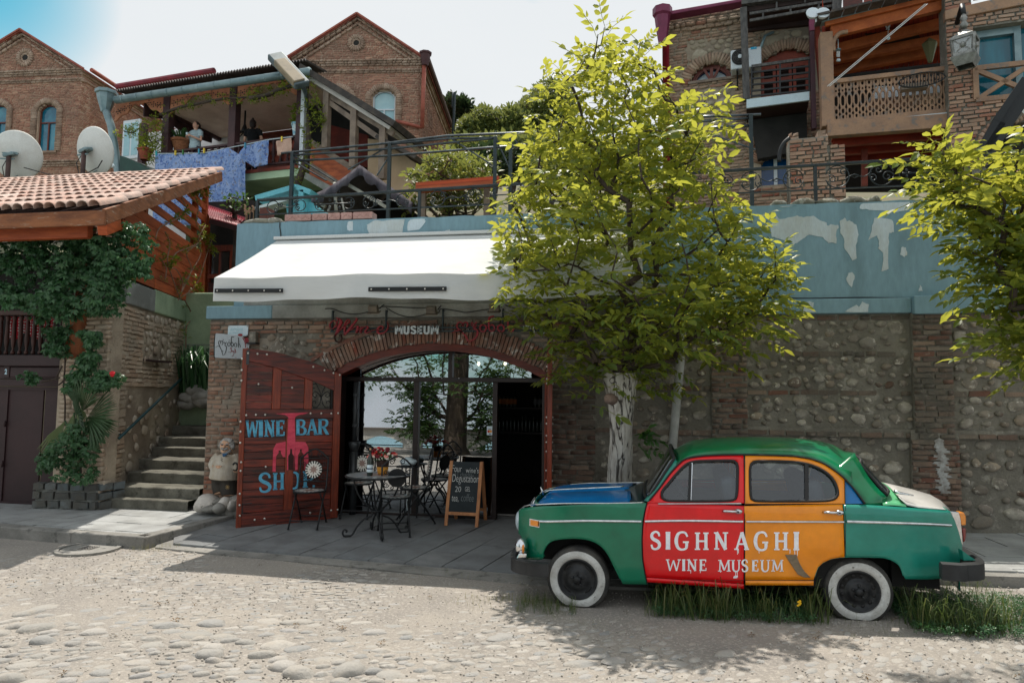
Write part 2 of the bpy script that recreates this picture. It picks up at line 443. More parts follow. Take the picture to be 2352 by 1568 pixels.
def f0(name,bj,jf,n8,m,cell=.35):
 x0,x1=min(p[0]for p in bj),max(p[0]for p in bj);y0,y1=min(p[1]for p in bj),max(p[1]for p in bj);mb=MB()
 for i in range(int((x1-x0)/cell)+1):
  for j in range(int((y1-y0)/cell)+1):
   a,b=x0+i*cell,y0+j*cell;pl=ef([(a,b),(a+cell,b),(a+cell,b+cell),(a,b+cell)],bj)
   if len(pl)>2:mb.add([(u,v,jf(u,v)-.012)for u,v in pl],[tuple(range(len(pl)))])
 n=len(bj)
 for i in range(n):
  p,r=bj[i],bj[(i+1)%n];mb.add([(p[0],p[1],jf(*p)-.012),(r[0],r[1],jf(*r)-.012),(r[0],r[1],n8),(p[0],p[1],n8)],[(0,1,2,3)])
 return d8(mb.aa(name,m),kind='structure')
zb=lambda x,y:.02+max(0,min(1,(y-7.0)/2.3))*.085+zg(x)
B5=[(-5.35,7.42),(-1.2,7.03),(2.2,6.98),(2.2,9.7),(-6.2,9.7),(-5.9,8.2)]
B6=f0('pavement',[(-5.5,7.3),(-4.3,7.1),(-1.2,6.72),(2.2,6.7),(2.2,9.75),(-6.2,9.75),(-5.95,8.2)],lambda x,y:zb(x,y)-.012 if y>7.1 else zg(x)+.022-.01*max(0,6.9-y)*5,-.3,eb)
a,b=P((848,1279),Z=.02),P((965,1232),Z=.04)
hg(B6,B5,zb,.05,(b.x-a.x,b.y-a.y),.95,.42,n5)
zl=.125
kl=[P(q('g7',0,228),Z=zl),P(q('g7',520,272),Z=zl),P(q('g7',1050,305),Z=zl),P(q('g7',1690,145),Z=zl)]
k5=[(-12,7.95),(kl[0].x,kl[0].y),(kl[1].x,kl[1].y),(kl[2].x,kl[2].y),(kl[3].x,kl[3].y),(-5.95,9.3),(-12,9.3)]
qs=f0('raised_pavement',k5,lambda x,y:zl,-.3,eb)
B7=ad((sum(p[0]for p in k5)/7,sum(p[1]for p in k5)/7))
n9=[tuple(ad(p)+(B7-ad(p)).normalized()*.2)if i in(0,1,2,3)else p for i,p in enumerate(k5)]
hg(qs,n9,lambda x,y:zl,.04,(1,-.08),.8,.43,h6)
for(p,r_)in zip([ad((-12,7.95,zl))]+kl,kl):
 d=(r_-p);n=max(1,int(d.length/1.0));nn=ad((-d.y,d.x,0)).normalized()
 for i in range(n):
  a,b=p+d*(i/n),p+d*((i+1)/n);g=d.normalized()*.006
  MB().ah([(0,0),(1,0),(1,1),(0,1)],lambda u,v,w:(a+g if u==0 else b-g)+nn*(.16*v-.012)+ad((0,0,(.008 if w>0 else-.25))),0,1).aa('kerbstone',eb,qs,aj=.015)
zw=lambda x,y:zg(x)+.10
k0,k1=P((2100,1335),Z=.2),P((2352,1338),Z=.24)
xh=[(2.2,7.2),(3.6,7.1),(9,6.9),(9,9.4),(2.2,9.4)]
xi=f0('side_pavement',xh,zw,-.2,eb)
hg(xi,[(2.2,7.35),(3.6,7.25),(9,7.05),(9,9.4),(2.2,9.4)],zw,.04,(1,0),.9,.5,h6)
mc=P(q('g7',640,392),Z=.0);mh=ai('manhole_cover','round concrete rimmed manhole cover in the sunlit road by the kerb','manhole cover',(mc.x,mc.y,0))
MB().au([(.34,-.02),(.34,.022),(.29,.024),(.29,-.02)],mc,32).aa('rim',eb,mh,auto=30)
oa=mat('cast_iron',(.22,.21,.2),(.3,.28,.25),ns=9,af=.6,aq=.3,bs=80,b1=.2)
MB().au([(.282,-.02),(.282,.015),(.0,.016)],mc,32).aa('lid',eb,mh,auto=30)
mb=MB()
for i in range(-2,3):
 for j in range(-2,3):mb.box(mc+ad((i*.035,j*.035,.018)),(.02,.02,.012))
mb.aa('lid_pattern',oa,mh)
# lettering
ZR.update({'N':(1300,1220,2.6133),'H':(830,1280,9.8),'D':(940,1350,2.01),'St':(820,1740,4.9),'J':(2000,1350,2.412),'Bk':(480,280,1.6)})
def ep(mb,az,wd,fn,w0=0,w1=.003):
 """flat brush stroke along 2-D pts, wd = width(s)"""
 az=[ad((p[0],p[1]))for p in az];n=len(az);ws=wd if isinstance(wd,(list,tuple))else[wd]*n
 if len(ws)!=n:ws=[a7(i/(n-1),[(k/(len(ws)-1),x)for k,x in enumerate(ws)])for i in range(n)]
 Ls,Rs=[],[]
 for i,p in enumerate(az):
  d=az[min(i+1,n-1)]-az[max(i-1,0)]
  if d.length<1e-9:d=ad((1,0))
  d.normalize();nn=ad((-d.y,d.x));k=1
  if 0<i<n-1:
   e=(az[i]-az[i-1]).normalized();k=1/max(.5,abs(ad((-e.y,e.x)).dot(nn)))
  Ls.append(p+nn*ws[i]/2*k);Rs.append(p-nn*ws[i]/2*k)
 for i in range(n-1):
  mb.ah([(Ls[i].x,Ls[i].y),(Rs[i].x,Rs[i].y),(Rs[i+1].x,Rs[i+1].y),(Ls[i+1].x,Ls[i+1].y)],fn,w0,w1)
V_,H_=.17,.1
GL={'S':[([(.86,.74),(.78,.92),(.5,1),(.2,.9),(.12,.72),(.3,.57),(.68,.45),(.88,.28),(.78,.08),(.48,0),(.2,.06),(.1,.26)],[.1,.12,.11,.15,.17,.19,.19,.17,.15,.11,.12,.1])],'I':[([(.5,0),(.5,1)],.24),([(.1,.04),(.9,.04)],H_),([(.1,.96),(.9,.96)],H_)],'G':[([(.9,.74),(.76,.95),(.5,1),(.22,.88),(.1,.5),(.22,.12),(.5,0),(.78,.06),(.84,.2),(.84,.42)],[.1,.12,.11,.16,.2,.16,.11,.12,.16,.16]),([(.58,.43),(1,.43)],H_)],'H':[([(.22,0),(.22,1)],V_),([(.78,0),(.78,1)],V_),([(.22,.5),(.78,.5)],H_),([(.04,.04),(.4,.04)],.08),([(.6,.04),(.96,.04)],.08),([(.04,.96),(.4,.96)],.08),([(.6,.96),(.96,.96)],.08)],'N':[([(.2,0),(.2,1)],.12),([(.8,0),(.8,1)],.12),([(.18,1),(.82,0)],.19),([(.04,.04),(.38,.04)],.08),([(.62,.96),(.98,.96)],.08),([(.02,.96),(.3,.96)],.08)],'A':[([(.14,0),(.5,1)],.11),([(.5,1),(.86,0)],.19),([(.28,.33),(.74,.33)],.09),([(0,.04),(.3,.04)],.08),([(.66,.04),(1,.04)],.08)],'W':[([(.1,1),(.28,0)],.14),([(.28,0),(.5,.92)],.09),([(.5,.92),(.72,0)],.14),([(.72,0),(.9,1)],.09),([(0,.96),(.24,.96)],.08),([(.78,.96),(1,.96)],.08)],'E':[([(.25,0),(.25,1)],.2),([(.05,.05),(.92,.05)],.1),([(.05,.95),(.88,.95)],.1),([(.25,.52),(.7,.52)],.09),([(.9,.02),(.92,.26)],.08),([(.86,.76),(.88,.98)],.08),([(.7,.4),(.7,.64)],.07)],'M':[([(.14,0),(.18,1)],.1),([(.86,0),(.82,1)],.15),([(.18,1),(.5,.1)],.15),([(.5,.1),(.82,1)],.09),([(0,.04),(.3,.04)],.08),([(.68,.04),(1,.04)],.08),([(.02,.96),(.24,.96)],.08),([(.76,.96),(.98,.96)],.08)],'U':[([(.2,1),(.2,.3),(.3,.07),(.5,0),(.7,.07),(.8,.3),(.8,1)],[.17,.17,.15,.12,.11,.11,.11]),([(.02,.96),(.38,.96)],.08),([(.64,.96),(.98,.96)],.08)],'B':[([(.22,0),(.22,1)],.2),([(.05,.95),(.6,.95),(.78,.84),(.76,.66),(.58,.54),(.22,.52)],[.1,.1,.15,.15,.1,.1]),([(.3,.53),(.66,.5),(.9,.36),(.86,.14),(.66,.05),(.05,.05)],[.1,.1,.17,.17,.1,.1])],'R':[([(.22,0),(.22,1)],.2),([(.05,.95),(.6,.95),(.82,.84),(.8,.64),(.6,.5),(.22,.48)],[.1,.1,.16,.16,.1,.1]),([(.5,.5),(.86,.03)],.18),([(.03,.04),(.42,.04)],.08),([(.74,.04),(1,.04)],.08)],'O':[([(.5,1),(.2,.88),(.1,.5),(.2,.12),(.5,0),(.8,.12),(.9,.5),(.8,.88),(.5,1)],[.1,.16,.2,.16,.1,.16,.2,.16,.1])],'P':[([(.24,0),(.24,1)],.2),([(.05,.95),(.62,.95),(.88,.84),(.86,.58),(.62,.46),(.24,.45)],[.1,.1,.17,.17,.1,.1]),([(.03,.04),(.46,.04)],.08)]}
def qt(mb,ch,box,fn,w0=0,w1=.003,bold=1,sl=(0,0)):
 """letter into the 2-D box (x0,y0,x1,y1) y up; sl shears"""
 x0,y0,x1,y1=box;h=y1-y0
 for az,wd in GL[ch]:
  pp=eg([(x0+p[0]*(x1-x0),y0+p[1]*h)for p in az],3)if len(az)>4 else[(x0+p[0]*(x1-x0),y0+p[1]*h)for p in az]
  if len(az)>4:pp=[(p.x,p.y)for p in[ad((*a,0))if len(a)==2 else a for a in pp]]
  ep(mb,pp,[x*h*bold for x in wd]if isinstance(wd,list)else wd*h*bold,fn,w0,w1)
qu=eg
def eg(az,n=8):
 return qu([(p[0],p[1],0)if len(p)==2 else p for p in az],n)
def de(mb,B8,fn,x0,x1,y0,h=None,w0=0,w1=.003,thick=0,spacing=1):
 c=bpy.data.curves.new('t','FONT');c.body=B8;c.offset=thick;c.space_character=spacing;c.resolution_u=3
 o=bpy.data.objects.new('t',c);mi.objects.link(o);dg=bpy.context.evaluated_depsgraph_get();dg.update()
 me=bpy.data.meshes.new_from_object(o.evaluated_get(dg));bpy.data.objects.remove(o);
 xs=[v.co.x for v in me.vertices];ys=[v.co.y for v in me.vertices];a,b=min(xs),max(xs);lo,hi=min(ys),max(ys)
 kx=(x1-x0)/(b-a);ky=kx if h is None else h/(hi-lo)
 mb.add([fn(x0+(v.co.x-a)*kx,y0+(v.co.y-(lo if h else 0))*ky,w1)for v in me.vertices],[tuple(p.vertices)for p in me.polygons]);bpy.data.meshes.remove(me)
# retaining wall of the shop
WL=Fr((0,9.1,0),0)
wf=lambda u,v,w=0:WL.at(u,v,w)
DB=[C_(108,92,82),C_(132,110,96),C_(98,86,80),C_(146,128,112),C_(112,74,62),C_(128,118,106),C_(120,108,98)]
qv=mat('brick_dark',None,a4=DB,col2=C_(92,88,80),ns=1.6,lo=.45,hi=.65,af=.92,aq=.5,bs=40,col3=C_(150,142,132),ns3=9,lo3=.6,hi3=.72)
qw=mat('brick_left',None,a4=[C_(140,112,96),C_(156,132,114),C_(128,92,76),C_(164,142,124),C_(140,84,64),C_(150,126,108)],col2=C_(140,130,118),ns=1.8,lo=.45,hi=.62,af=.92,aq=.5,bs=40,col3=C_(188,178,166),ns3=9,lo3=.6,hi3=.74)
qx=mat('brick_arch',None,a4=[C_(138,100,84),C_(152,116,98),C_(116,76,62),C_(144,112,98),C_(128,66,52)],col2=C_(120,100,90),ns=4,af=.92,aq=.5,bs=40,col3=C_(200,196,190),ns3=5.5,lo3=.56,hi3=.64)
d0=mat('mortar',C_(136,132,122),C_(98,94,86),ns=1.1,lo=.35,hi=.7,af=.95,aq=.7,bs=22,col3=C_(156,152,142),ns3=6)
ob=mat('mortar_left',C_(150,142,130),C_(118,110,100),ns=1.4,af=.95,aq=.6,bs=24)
qy=mat('river_stone',None,a4=[C_(156,150,138),C_(184,178,166),C_(110,100,90),C_(164,150,132),C_(138,134,126),C_(92,72,60),C_(176,172,162)],col2=C_(122,116,106),ns=7,af=.8,aq=.4,bs=30,col3=C_(200,194,182),ns3=13,lo3=.56)
eq=mat('blue_paint',C_(128,160,174),C_(118,150,162),ns=.9,lo=.35,hi=.7,af=.75,aq=.15,bs=14,col3=C_(108,136,146),ns3=2,a3=(1,1,.25),lo3=.5,hi3=.75)
od=mat('bare_plaster',C_(196,210,218),C_(184,192,192),ns=3,af=.85,aq=.15,bs=30,a3=(1,1,.3),col3=C_(176,172,160),ns3=4,lo3=.62,hi3=.75)
er=mat('grey_render',C_(150,154,150),C_(124,126,122),ns=2,af=.9,aq=.3,bs=20,col3=C_(190,194,192),ns3=9,lo3=.66,hi3=.72)
rw=ai('retaining_wall','long stone and brick street wall with a flaking blue parapet along its top','wall',(0,9.1,0))
aL,aR,vn,p9=-4.22,-1.09,2.12,2.53
aX=(aL+aR)/2;hw=(aR-aL)/2;Rz=(hw*hw+(p9-vn)**2)/(2*(p9-vn))
def k6(u,e=0):return p9-Rz+sqrt(max(0,(Rz+e)**2-(u-aX)**2))
a8=[(-6.12,-.2),(aL,-.2)]+[(aL+(aR-aL)*i/18,k6(aL+(aR-aL)*i/18))for i in range(19)]+[(aR,-.2),(9.5,-.2),(9.5,2.88),(-6.12,2.88)]
MB().ah(a8,wf,-.55,-.012).aa('mortar_face',d0,rw)
MB().ah([(-6.125,-.1),(-5.02,-.1),(-5.02,2.6),(-6.125,2.6)],wf,-.3,-.006).aa('mortar_face',ob,rw)
ub=WL.h('8',1345,1150)[0];xj=WL.h('8',1700,1150)[0]
for a,b,m in((-6.17,-5.12,eq),(-5.12,-.2,er),(-.2,ub,eq),(xj,9.5,eq)):
 MB().fb(WL,a+.001,b-.001,2.882,3.07,-.5,.055).aa('ledge',m,rw,aj=.012)
MB().fb(WL,-5.6,.0,3.0705,3.36,-.1,.004).aa('shade_strip',er,rw)  # awning shade painted as a grey strip on the blue parapet
MB().fb(WL,ub,xj,2.86,3.085,-.5,.13).aa('pilaster_cap',eq,rw,aj=.012)
jg=[(-5.76,3.072)]+[(9.5,3.072)]+[(9.5-i*.2,4.30+.02*mnoise.noise(ad((i*.7,0,0))))for i in range(77)]
jg=[p for p in jg if p[0]>-5.72 or p[1]<4]+[(-5.76,4.30)]
MB().ah(jg,wf,-.45,0).aa('parapet',eq,rw)
MB().fb(WL,ub+.03,xj-.03,.15,2.86,-.1,.075)
PE={'8':[[(180,520),(230,450),(252,475),(330,462),(400,445),(460,455),(540,450),(600,490),(640,500),(655,530),(690,515),(745,525),(752,545),(735,575),(725,675),(665,675),(625,640),(610,620),(500,605),(450,640),(420,660),(375,690),(335,670),(250,640),(190,620)],[(760,495),(800,465),(820,490),(850,490),(895,520),(910,610),(895,690),(895,800),(868,825),(830,760),(800,720),(790,640),(760,570)],[(1050,460),(1170,470),(1200,490),(1215,585),(1168,590),(1165,700),(1168,890),(1112,915),(1125,760),(1080,720),(1090,660),(1068,615),(1000,650),(1030,530)],[(1275,705),(1310,715),(1325,770),(1297,792),(1262,775)],[(835,925),(872,920),(885,970),(858,1042),(810,980)],[(1432,1018),(1458,1078),(1420,1075)],[(440,1200),(480,1165),(530,1172),(525,1220),(555,1255),(440,1258)],[(790,1255),(880,1195),(912,1215),(935,1165),(990,1195),(985,1255)],[(1800,1215),(1870,1200),(1880,1168),(1955,1175),(1955,1235),(1800,1238)],[(920,390),(950,330),(1090,335),(1170,310),(1260,330),(1345,325),(1335,395),(1220,420),(1130,400),(1000,395)],[(235,365),(290,335),(400,350),(300,375)]],'6':[[(1018,530),(1035,490),(1072,480),(1068,575),(1022,565)],[(1190,520),(1260,480),(1330,490),(1400,465),(1508,450),(1490,540),(1478,600),(1215,603),(1190,560)],[(1530,500),(1600,450),(1670,470),(1678,500),(1625,560),(1525,570)],[(1845,570),(1885,565),(1890,590),(1850,590)]]}
for k,L_ in PE.items():
 for pl in L_:
  hh=[WL.h(k,x,y)for x,y in pl];qz=sum(v for u,v in hh)/len(hh)<3.07
  pp=[]
  for i,p in enumerate(hh):
   r_=hh[(i+1)%len(hh)]
   for t in(0,.33,.67):
    pp.append((p[0]+(r_[0]-p[0])*t+ak(-.008,.008),p[1]+(r_[1]-p[1])*t+ak(-.008,.008)))
  if qz:pp=[(u,max(2.89,min(3.06,v)))for u,v in pp]
  else:pp=[(u,max(3.09,min(4.28,v)))for u,v in pp]
  w=.056 if qz else.001
  MB().ah(pp,wf,w-.003,w+.004).aa('bare_patch',od,rw)
av=mat('black_iron',(.012,.014,.016),af=.5,gq=.4,aq=.1,bs=60)
e9=mat('cable',(.02,.02,.02),af=.6)
mb=MB();mb.ag([wf(u,3.085+.012*sin(u*1.3)+.006*sin(u*5),.012)for u in np.linspace(.3,9,60)],.007,5);mb.aa('cable',e9,rw)
MB().ag([wf(*WL.h('6',x,y),.008)for x,y in((462,500),(460,540),(468,590),(470,632))],.008,5).aa('cable',e9,rw)
def fa(sp,v,e=.3):
 z=v
 if z<vn:return da(sp,aL-.02,aR+.02)
 r_=Rz+e
 d=z-(p9-Rz)
 if d<r_:
  h=sqrt(r_*r_-d*d);return da(sp,aX-h,aX+h)
 return sp
B1,B2,ST=[],[],[]
W_=lambda x,y:WL.h('W',x,y)
qa,q0,zy,q3=W_(80,500)[0],W_(338,500)[0],W_(1532,500)[0],W_(1818,500)[0]
v1,v2,z2,v3,z3,v4,vo=W_(900,150)[1],W_(900,412)[1],W_(900,358)[1],W_(900,692)[1],W_(900,650)[1],W_(900,988)[1],W_(900,925)[1]
for a,b,w in((qa,q0,.05),(zy,q3,.075)):
 MB().fb(WL,a,b,-.1,2.879,-.1,w-.012).aa('pilaster',d0,rw)
 B1+=en(WL,[(a,b)],.1,2.86,w=w)
a,b=W_(1520,1100)[0],W_(1866,1100)[0]
MB().fb(WL,a,b,-.1,vo,-.1,.075-.013).aa('pilaster',d0,rw);B1+=en(WL,[(a,b)],.1,v4,w=.078)
for a,b in((q0,zy),(q3,9.3)):
 B1+=en(WL,[(a,b)],v1,2.87,b8=(-.004,.006));B1+=en(WL,[(a,b)],v2,z2+.005,ch=.075,b8=(-.004,.006),drop=.1)
 B1+=en(WL,[(a,b)],v3,z3+.005,ch=.075,b8=(-.004,.006),drop=.1)
 MB().fb(WL,a,b,v4,vo,-.1,.03).aa('string_course',d0,rw);B1+=en(WL,[(a,b)],v4,vo,ch=.07,w=.04)
 dn=24 if a<1 else 26
 for lo,hi in((z2+.01,v1),(z3+.01,v2),(vo+.01,v3)):
  ST+=a5(WL,a+.03,min(b,6.4),lo,hi,sz=(.07,.2),n=int(24*(min(b,6.4)-a)),w=-.008)
 ST+=a5(WL,a+.03,min(b,6.4),.3,v4,sz=(.1,.26),n=int(34*(min(b,6.4)-a)),w=-.008)
s4=lambda x,y:WL.h('s4',x,y)
u0,u1=s4(530,700)[0],s4(800,700)[0]
B1+=en(WL,lambda v:fa([(max(u0-.2,aR+.04),u1)],v),.12,2.87,b8=(-.002,.01))
MB().fb(WL,u1,qa,s4(900,905)[1],s4(900,845)[1],-.1,.012).aa('string_course',d0,rw)
B1+=en(WL,[(u1,qa)],s4(900,905)[1],s4(900,845)[1],ch=.075,w=.02)
for lo,hi in((.15,s4(900,905)[1]),(s4(900,840)[1],s4(900,545)[1]),(s4(900,520)[1],2.8)):
 ST+=a5(WL,u1+.04,qa-.04,lo,hi,sz=(.08,.2),n=int(30*(hi-lo)*(qa-u1)),w=-.008)
B1+=en(WL,[(u1,qa)],s4(900,545)[1],s4(900,520)[1]+.03,ch=.075,b8=(-.002,.006))
pu=-5.05;z4,z5=WL.h('s2',500,250)[0],WL.h('s2',940,250)[0]
def k7(v):
 if v<2.08:return[(-6.12,-5.03)]
 sp=[(-6.12,z4),(z5-.1*sin(v*40),aX+3)]if v<2.67 else[(-6.12,u0)]
 return fa([(a,min(b,u0-.03))for a,b in sp],v)
B2+=en(WL,k7,.1,2.87,ch=.064,bl=.23,b8=(.002,.014))
for bq in(0,):
 FS=Fr((-6.12,9.1,0),-90);FS.n=ad((-1,0,0));FS.u=ad((0,1,0))
 B2+=en(FS,[(0,.45)],.1,2.87,ch=.064,bl=.23,w=.0,b8=(.0,.01))
ST+=a5(WL,z4+.03,z5-.05,2.1,2.66,sz=(.1,.26),n=14,w=-.005)
ST+=a5(WL,-5.0,aL-.3,1.9,2.08,sz=(.1,.2),n=5,w=-.005)
VO=[];Nn=np.array(WL.n);na=62
for i in range(na):
 t=-1+2*(i+.5)/na;i4=asin(hw/Rz)*t*1.03;r_=Rz+.125+ak(-.006,.006);c=WL.at(aX+sin(i4)*r_,p9-Rz+cos(i4)*r_,-.02+ak(.0,.01))
 up=np.array([sin(i4),0,cos(i4)]);rt=np.array([cos(i4),0,-sin(i4)])
 VO.append((random.randrange(8),h5(c,rt*.043,Nn*.09,up*.24)))
for i in range(16):
 t=-1.02+.98*i/15*1.25-.02;i4=asin(hw/Rz)*t;r_=Rz+.285
 if t>.0:continue
 c=WL.at(aX+sin(i4)*r_,p9-Rz+cos(i4)*r_,-.03);up=np.array([sin(i4),0,cos(i4)]);rt=np.array([cos(i4),0,-sin(i4)])
 VO.append((random.randrange(8),h5(c,rt*.2,Nn*.09,up*.05)))
bc('arch_brick','arch_bricks',qx,a9,VO,rw)
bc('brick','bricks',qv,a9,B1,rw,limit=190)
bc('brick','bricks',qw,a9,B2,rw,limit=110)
bc('stone','stones',qy,fz,ST,rw,ae=1)
mb=MB()
for x,y,w_,h_ in[(1710,1040,60,34)]+[(1725+14*sin(i*1.7)+i*1.2,1080+i*16,70+26*sin(i*2.3),9)for i in range(20)]:
 ks=.0945+.0004*(len(mb.v)%7);u,v=W_(x,y);mb.ah([(u+(px+ak(-.1,.1))*w_*.00095,v+(py+ak(-.2,.2))*h_*.0019)for px,py in((-1,-.6),(0,-1),(1,-.7),(.8,.2),(1,.8),(.1,1),(-.9,.8),(-.7,0))],wf,.086,ks)
mb.aa('lime_stain',mat('lime_run',C_(178,180,180),C_(140,136,132),ns=14,lo=.4,hi=.6,af=.9),rw)
jh=mat('terracotta_block',C_(188,150,142),C_(170,132,124),ns=6,af=.85,aq=.3,bs=40)
xs=[390,625,760,872,975,1150]
for i in range(5):
 i9,mn=WL.h('R',xs[i],280)[0],WL.h('R',xs[i+1],255)[0]
 t=ai('cornice_block',f"pink patterned terracotta block lying on the blue parapet, {['leftmost and longest of the row', 'second from the left of the row', 'third from the left of the row', 'fourth from the left of the row', 'rightmost and tapering of the row'][i]}",'block',wf(i9,4.32,-.1),group='patterned blocks on the parapet')
 MB().fb(WL,i9+.008,mn-.008,4.315,4.42,-.22,-.02).aa('body',jh,t,aj=.012)
 mb=MB();uu=np.linspace(i9+.03,mn-.03,max(6,int((mn-i9)*45)))
 mb.ag([wf(u,4.368+.022*sin(u*60),-.018)for u in uu],.007,5);mb.aa('relief',jh,t)
q4=mat('cap_stone',C_(150,148,136),C_(116,112,100),ns=5,af=.9,aq=.6,bs=25,col3=C_(176,176,168),ns3=10)
def k8(c,r,sd=0,lump=.3,n=14,m=9,R=None):
 mb=MB().b5((0,0,0),r,n,m)
 for i,p in enumerate(mb.v):
  d=p.normalized()if p.length>1e-6 else p;mb.v[i]=(p*(1+lump*mnoise.noise(d*1.6+ad((sd,sd*.3,0)))+lump*.4*mnoise.noise(d*4+ad((0,sd,0)))))
  if R:mb.v[i]=R@mb.v[i]
  mb.v[i]+=ad(c)
 return mb
k=0
q5=[('R',20,395),('R',225,345),('8',190,330),('8',370,570),('8',575,780),('8',790,1000),('8',1010,1130),('8',2050,2180)]
xk=['flat pale stone at the left end of the blue parapet','second flat pale stone from the left end of the blue parapet','small flat mossy stone on the parapet left of the right railing post','long flat stone on the parapet just left of the right railing post','grey flat stone on the parapet just right of the railing post','dark capped stone on the parapet beside the sprouting weed','thin stone on the parapet right of the sprouting weed','pale stone on the parapet behind the right tree']
yv={'R':292,'8':300}
for(z,a,b),Ca in zip(q5,xk):
 ua,xm=WL.h(z,a,yv[z])[0],WL.h(z,b,yv[z])[0]
 d8(k8(wf((ua+xm)/2,4.335,-.13),((xm-ua)*.52,.14,.055+.01*(k%2)),k*3.7).aa('cap_stone',q4,ae=1),Ca,'stone','loose stones capping the parapet');k+=1
# shop front
oe=mat('red_wood',C_(112,42,24),C_(80,26,16),ns=5,lo=.35,hi=.65,af=.45,aq=.25,bs=14,a3=(1,1,6),ea=.15,gq=.4,var=.12)
dh=mat('red_wood_boards',C_(122,44,26),C_(50,16,12),ns=3,lo=.35,hi=.65,af=.42,aq=.25,bs=14,a3=(1,1,9),ea=.2,var=.42)
ct=mat('red_wood_upright',C_(146,60,30),C_(96,34,18),ns=4,lo=.3,hi=.7,af=.42,aq=.25,bs=14,a3=(9,9,1),ea=.2,var=.1)
es=mat('brown_frame',C_(44,32,30),C_(34,26,26),ns=6,af=.45,aq=.05)
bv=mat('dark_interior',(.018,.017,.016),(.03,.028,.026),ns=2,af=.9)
GF=Fr((0,9.1+.38,0),0)
gf=lambda u,v,w=0:GF.at(u,v,w)
sf=ai('shop_front','dark glazed shop front under the brick arch of the wine museum','shop front',(aX,9.48,0))
al=[]
for i in range(29):
 u=aL+(aR-aL)*i/28;t=(u-aX);ji=k6(u)-.004;r_=[(u,ji,.0),(u,ji,-.36),(aX+t*.985,ji-.085,-.36),(aX+t*.985,ji-.085,-.05),(aX+t*.98,ji-.105,-.05),(aX+t*.98,ji-.105,.0),(u,ji,.0)]
 al.append([wf(*p)for p in r_])
MB().grid(al).aa('arch_lining',oe,sf,auto=40)
for a,b in((aL+.004,aL+.1),(aR-.1,aR-.004)):MB().fb(WL,a,b,.08,vn-.05,-.36,-.02).aa('jamb',es,sf,aj=.01)
of,q6=GF.h('s2',1600,575)[1],GF.h('s2',1600,538)[1]
xA,vp=GF.h('s2',1180,800)[0],GF.h('s2',1310,800)[0]
xB,z6=GF.h('s2',1793,800)[0],GF.h('s2',1835,800)[0]
xC,Cb=GF.h('s3',1970,400)[0],GF.h('s3',2028,400)[0]
q7=GF.h('s3',1500,1075)[1]
mb=MB()
for a,b in((vp-.03,vp+.03),(xB,z6),(xC,Cb)):
 MB().fb(GF,a,b,q7-.05,of,-.04,.05).aa('mullion',es,sf,aj=.006)
MB().fb(GF,aL+.1,aR-.1,of,q6,-.05,.06).aa('transom',es,sf,aj=.006)
MB().fb(GF,aL+.1,xC,q7-.06,q7+.03,-.04,.055).aa('sill',es,sf,aj=.006)
um=GF.h('s2',2100,450)[0];MB().fb(GF,um-.03,um+.03,q6,k6(um)-.1,-.03,.05).aa('mullion',es,sf)
for x in(1540,1808,2033,2175):
 u=GF.h('s2',x,541)[0];MB().b5(gf(u,(of+q6)/2+.02,.065),.009,8,5).aa('screw',mat('steel_dot',(.6,.6,.6),af=.3,b1=1),sf)
f1=dc('shop_glass',(.55,.62,.66),refl=.40)
gp=[(vp+.03,xB,q7+.03,of),(z6,xC,q7+.03,of)]
for a,b,c,d in gp:MB().fb(GF,a,b,c,d,-.006,.0).aa('pane',f1,sf)
def gs(a,b,lo):return[(a,lo),(b,lo)]+[(b+(a-b)*i/10,k6(b+(a-b)*i/10)-.1)for i in range(11)]
MB().ah(gs(aL+.3,um-.03,q6),gf,-.006,0).aa('pane',f1,sf);MB().ah(gs(um+.03,aR-.3,q6),gf,-.006,0).aa('pane',f1,sf)
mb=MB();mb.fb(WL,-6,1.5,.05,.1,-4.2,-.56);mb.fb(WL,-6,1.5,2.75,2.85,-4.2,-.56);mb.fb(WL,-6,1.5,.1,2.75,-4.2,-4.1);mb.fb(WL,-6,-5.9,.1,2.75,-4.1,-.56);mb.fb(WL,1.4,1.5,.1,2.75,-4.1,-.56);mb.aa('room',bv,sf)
sh=ai('wine_shelf','dark shelf of wine bottles on the back wall inside the open shop doorway','shelf',wf(-1.2,.1,-3.9))
FB=Fr((0,12.9,0),0)
zs=[FB.h('J',200,672)[1],FB.h('J',200,905)[1]]
for z in zs:MB().fb(FB,-4,.8,z-.03,z,-.0,.25).aa('board',es,sh)
mq=mat('bottle_glass',(.02,.03,.025),af=.15,gq=.6)
q8=[mat('label_orange',C_(190,120,70),af=.7),mat('label_grey',C_(110,115,118),af=.7),mat('label_pale',C_(176,166,148),af=.7)]
jc=[(.036,0),(.038,.01),(.038,.19),(.03,.225),(.014,.25),(.013,.30),(.015,.3),(.015,.32)]
bp=MB().au(jc,(0,0,0),10).mesh('bottle',mq,1);lp=[MB().au([(.0388,.06),(.0388,.16)],n=10,cap=0).mesh('label',m)for m in q8]
for s,xs in((0,list(range(-60,180,36))+[350,388,425]),(1,range(10,420,36))):
 for i,x in enumerate(xs):
  u=FB.h('J',x,640)[0];b=link('bottle',bp,sh);b.matrix_basis=Matrix.Translation(FB.at(u,zs[s],.13));PW[b]=b.matrix_basis.copy()
  if s==0:l=link('label',lp[0 if 0<x<200 else 1],b);l.matrix_basis=Matrix();l.matrix_parent_inverse=Matrix()
og=mat('lit_bulb',(1,.78,.5),emis=9);h7=mat('brass',C_(150,110,60),af=.35,b1=.9)
FI=Fr((0,10.3,0),0)
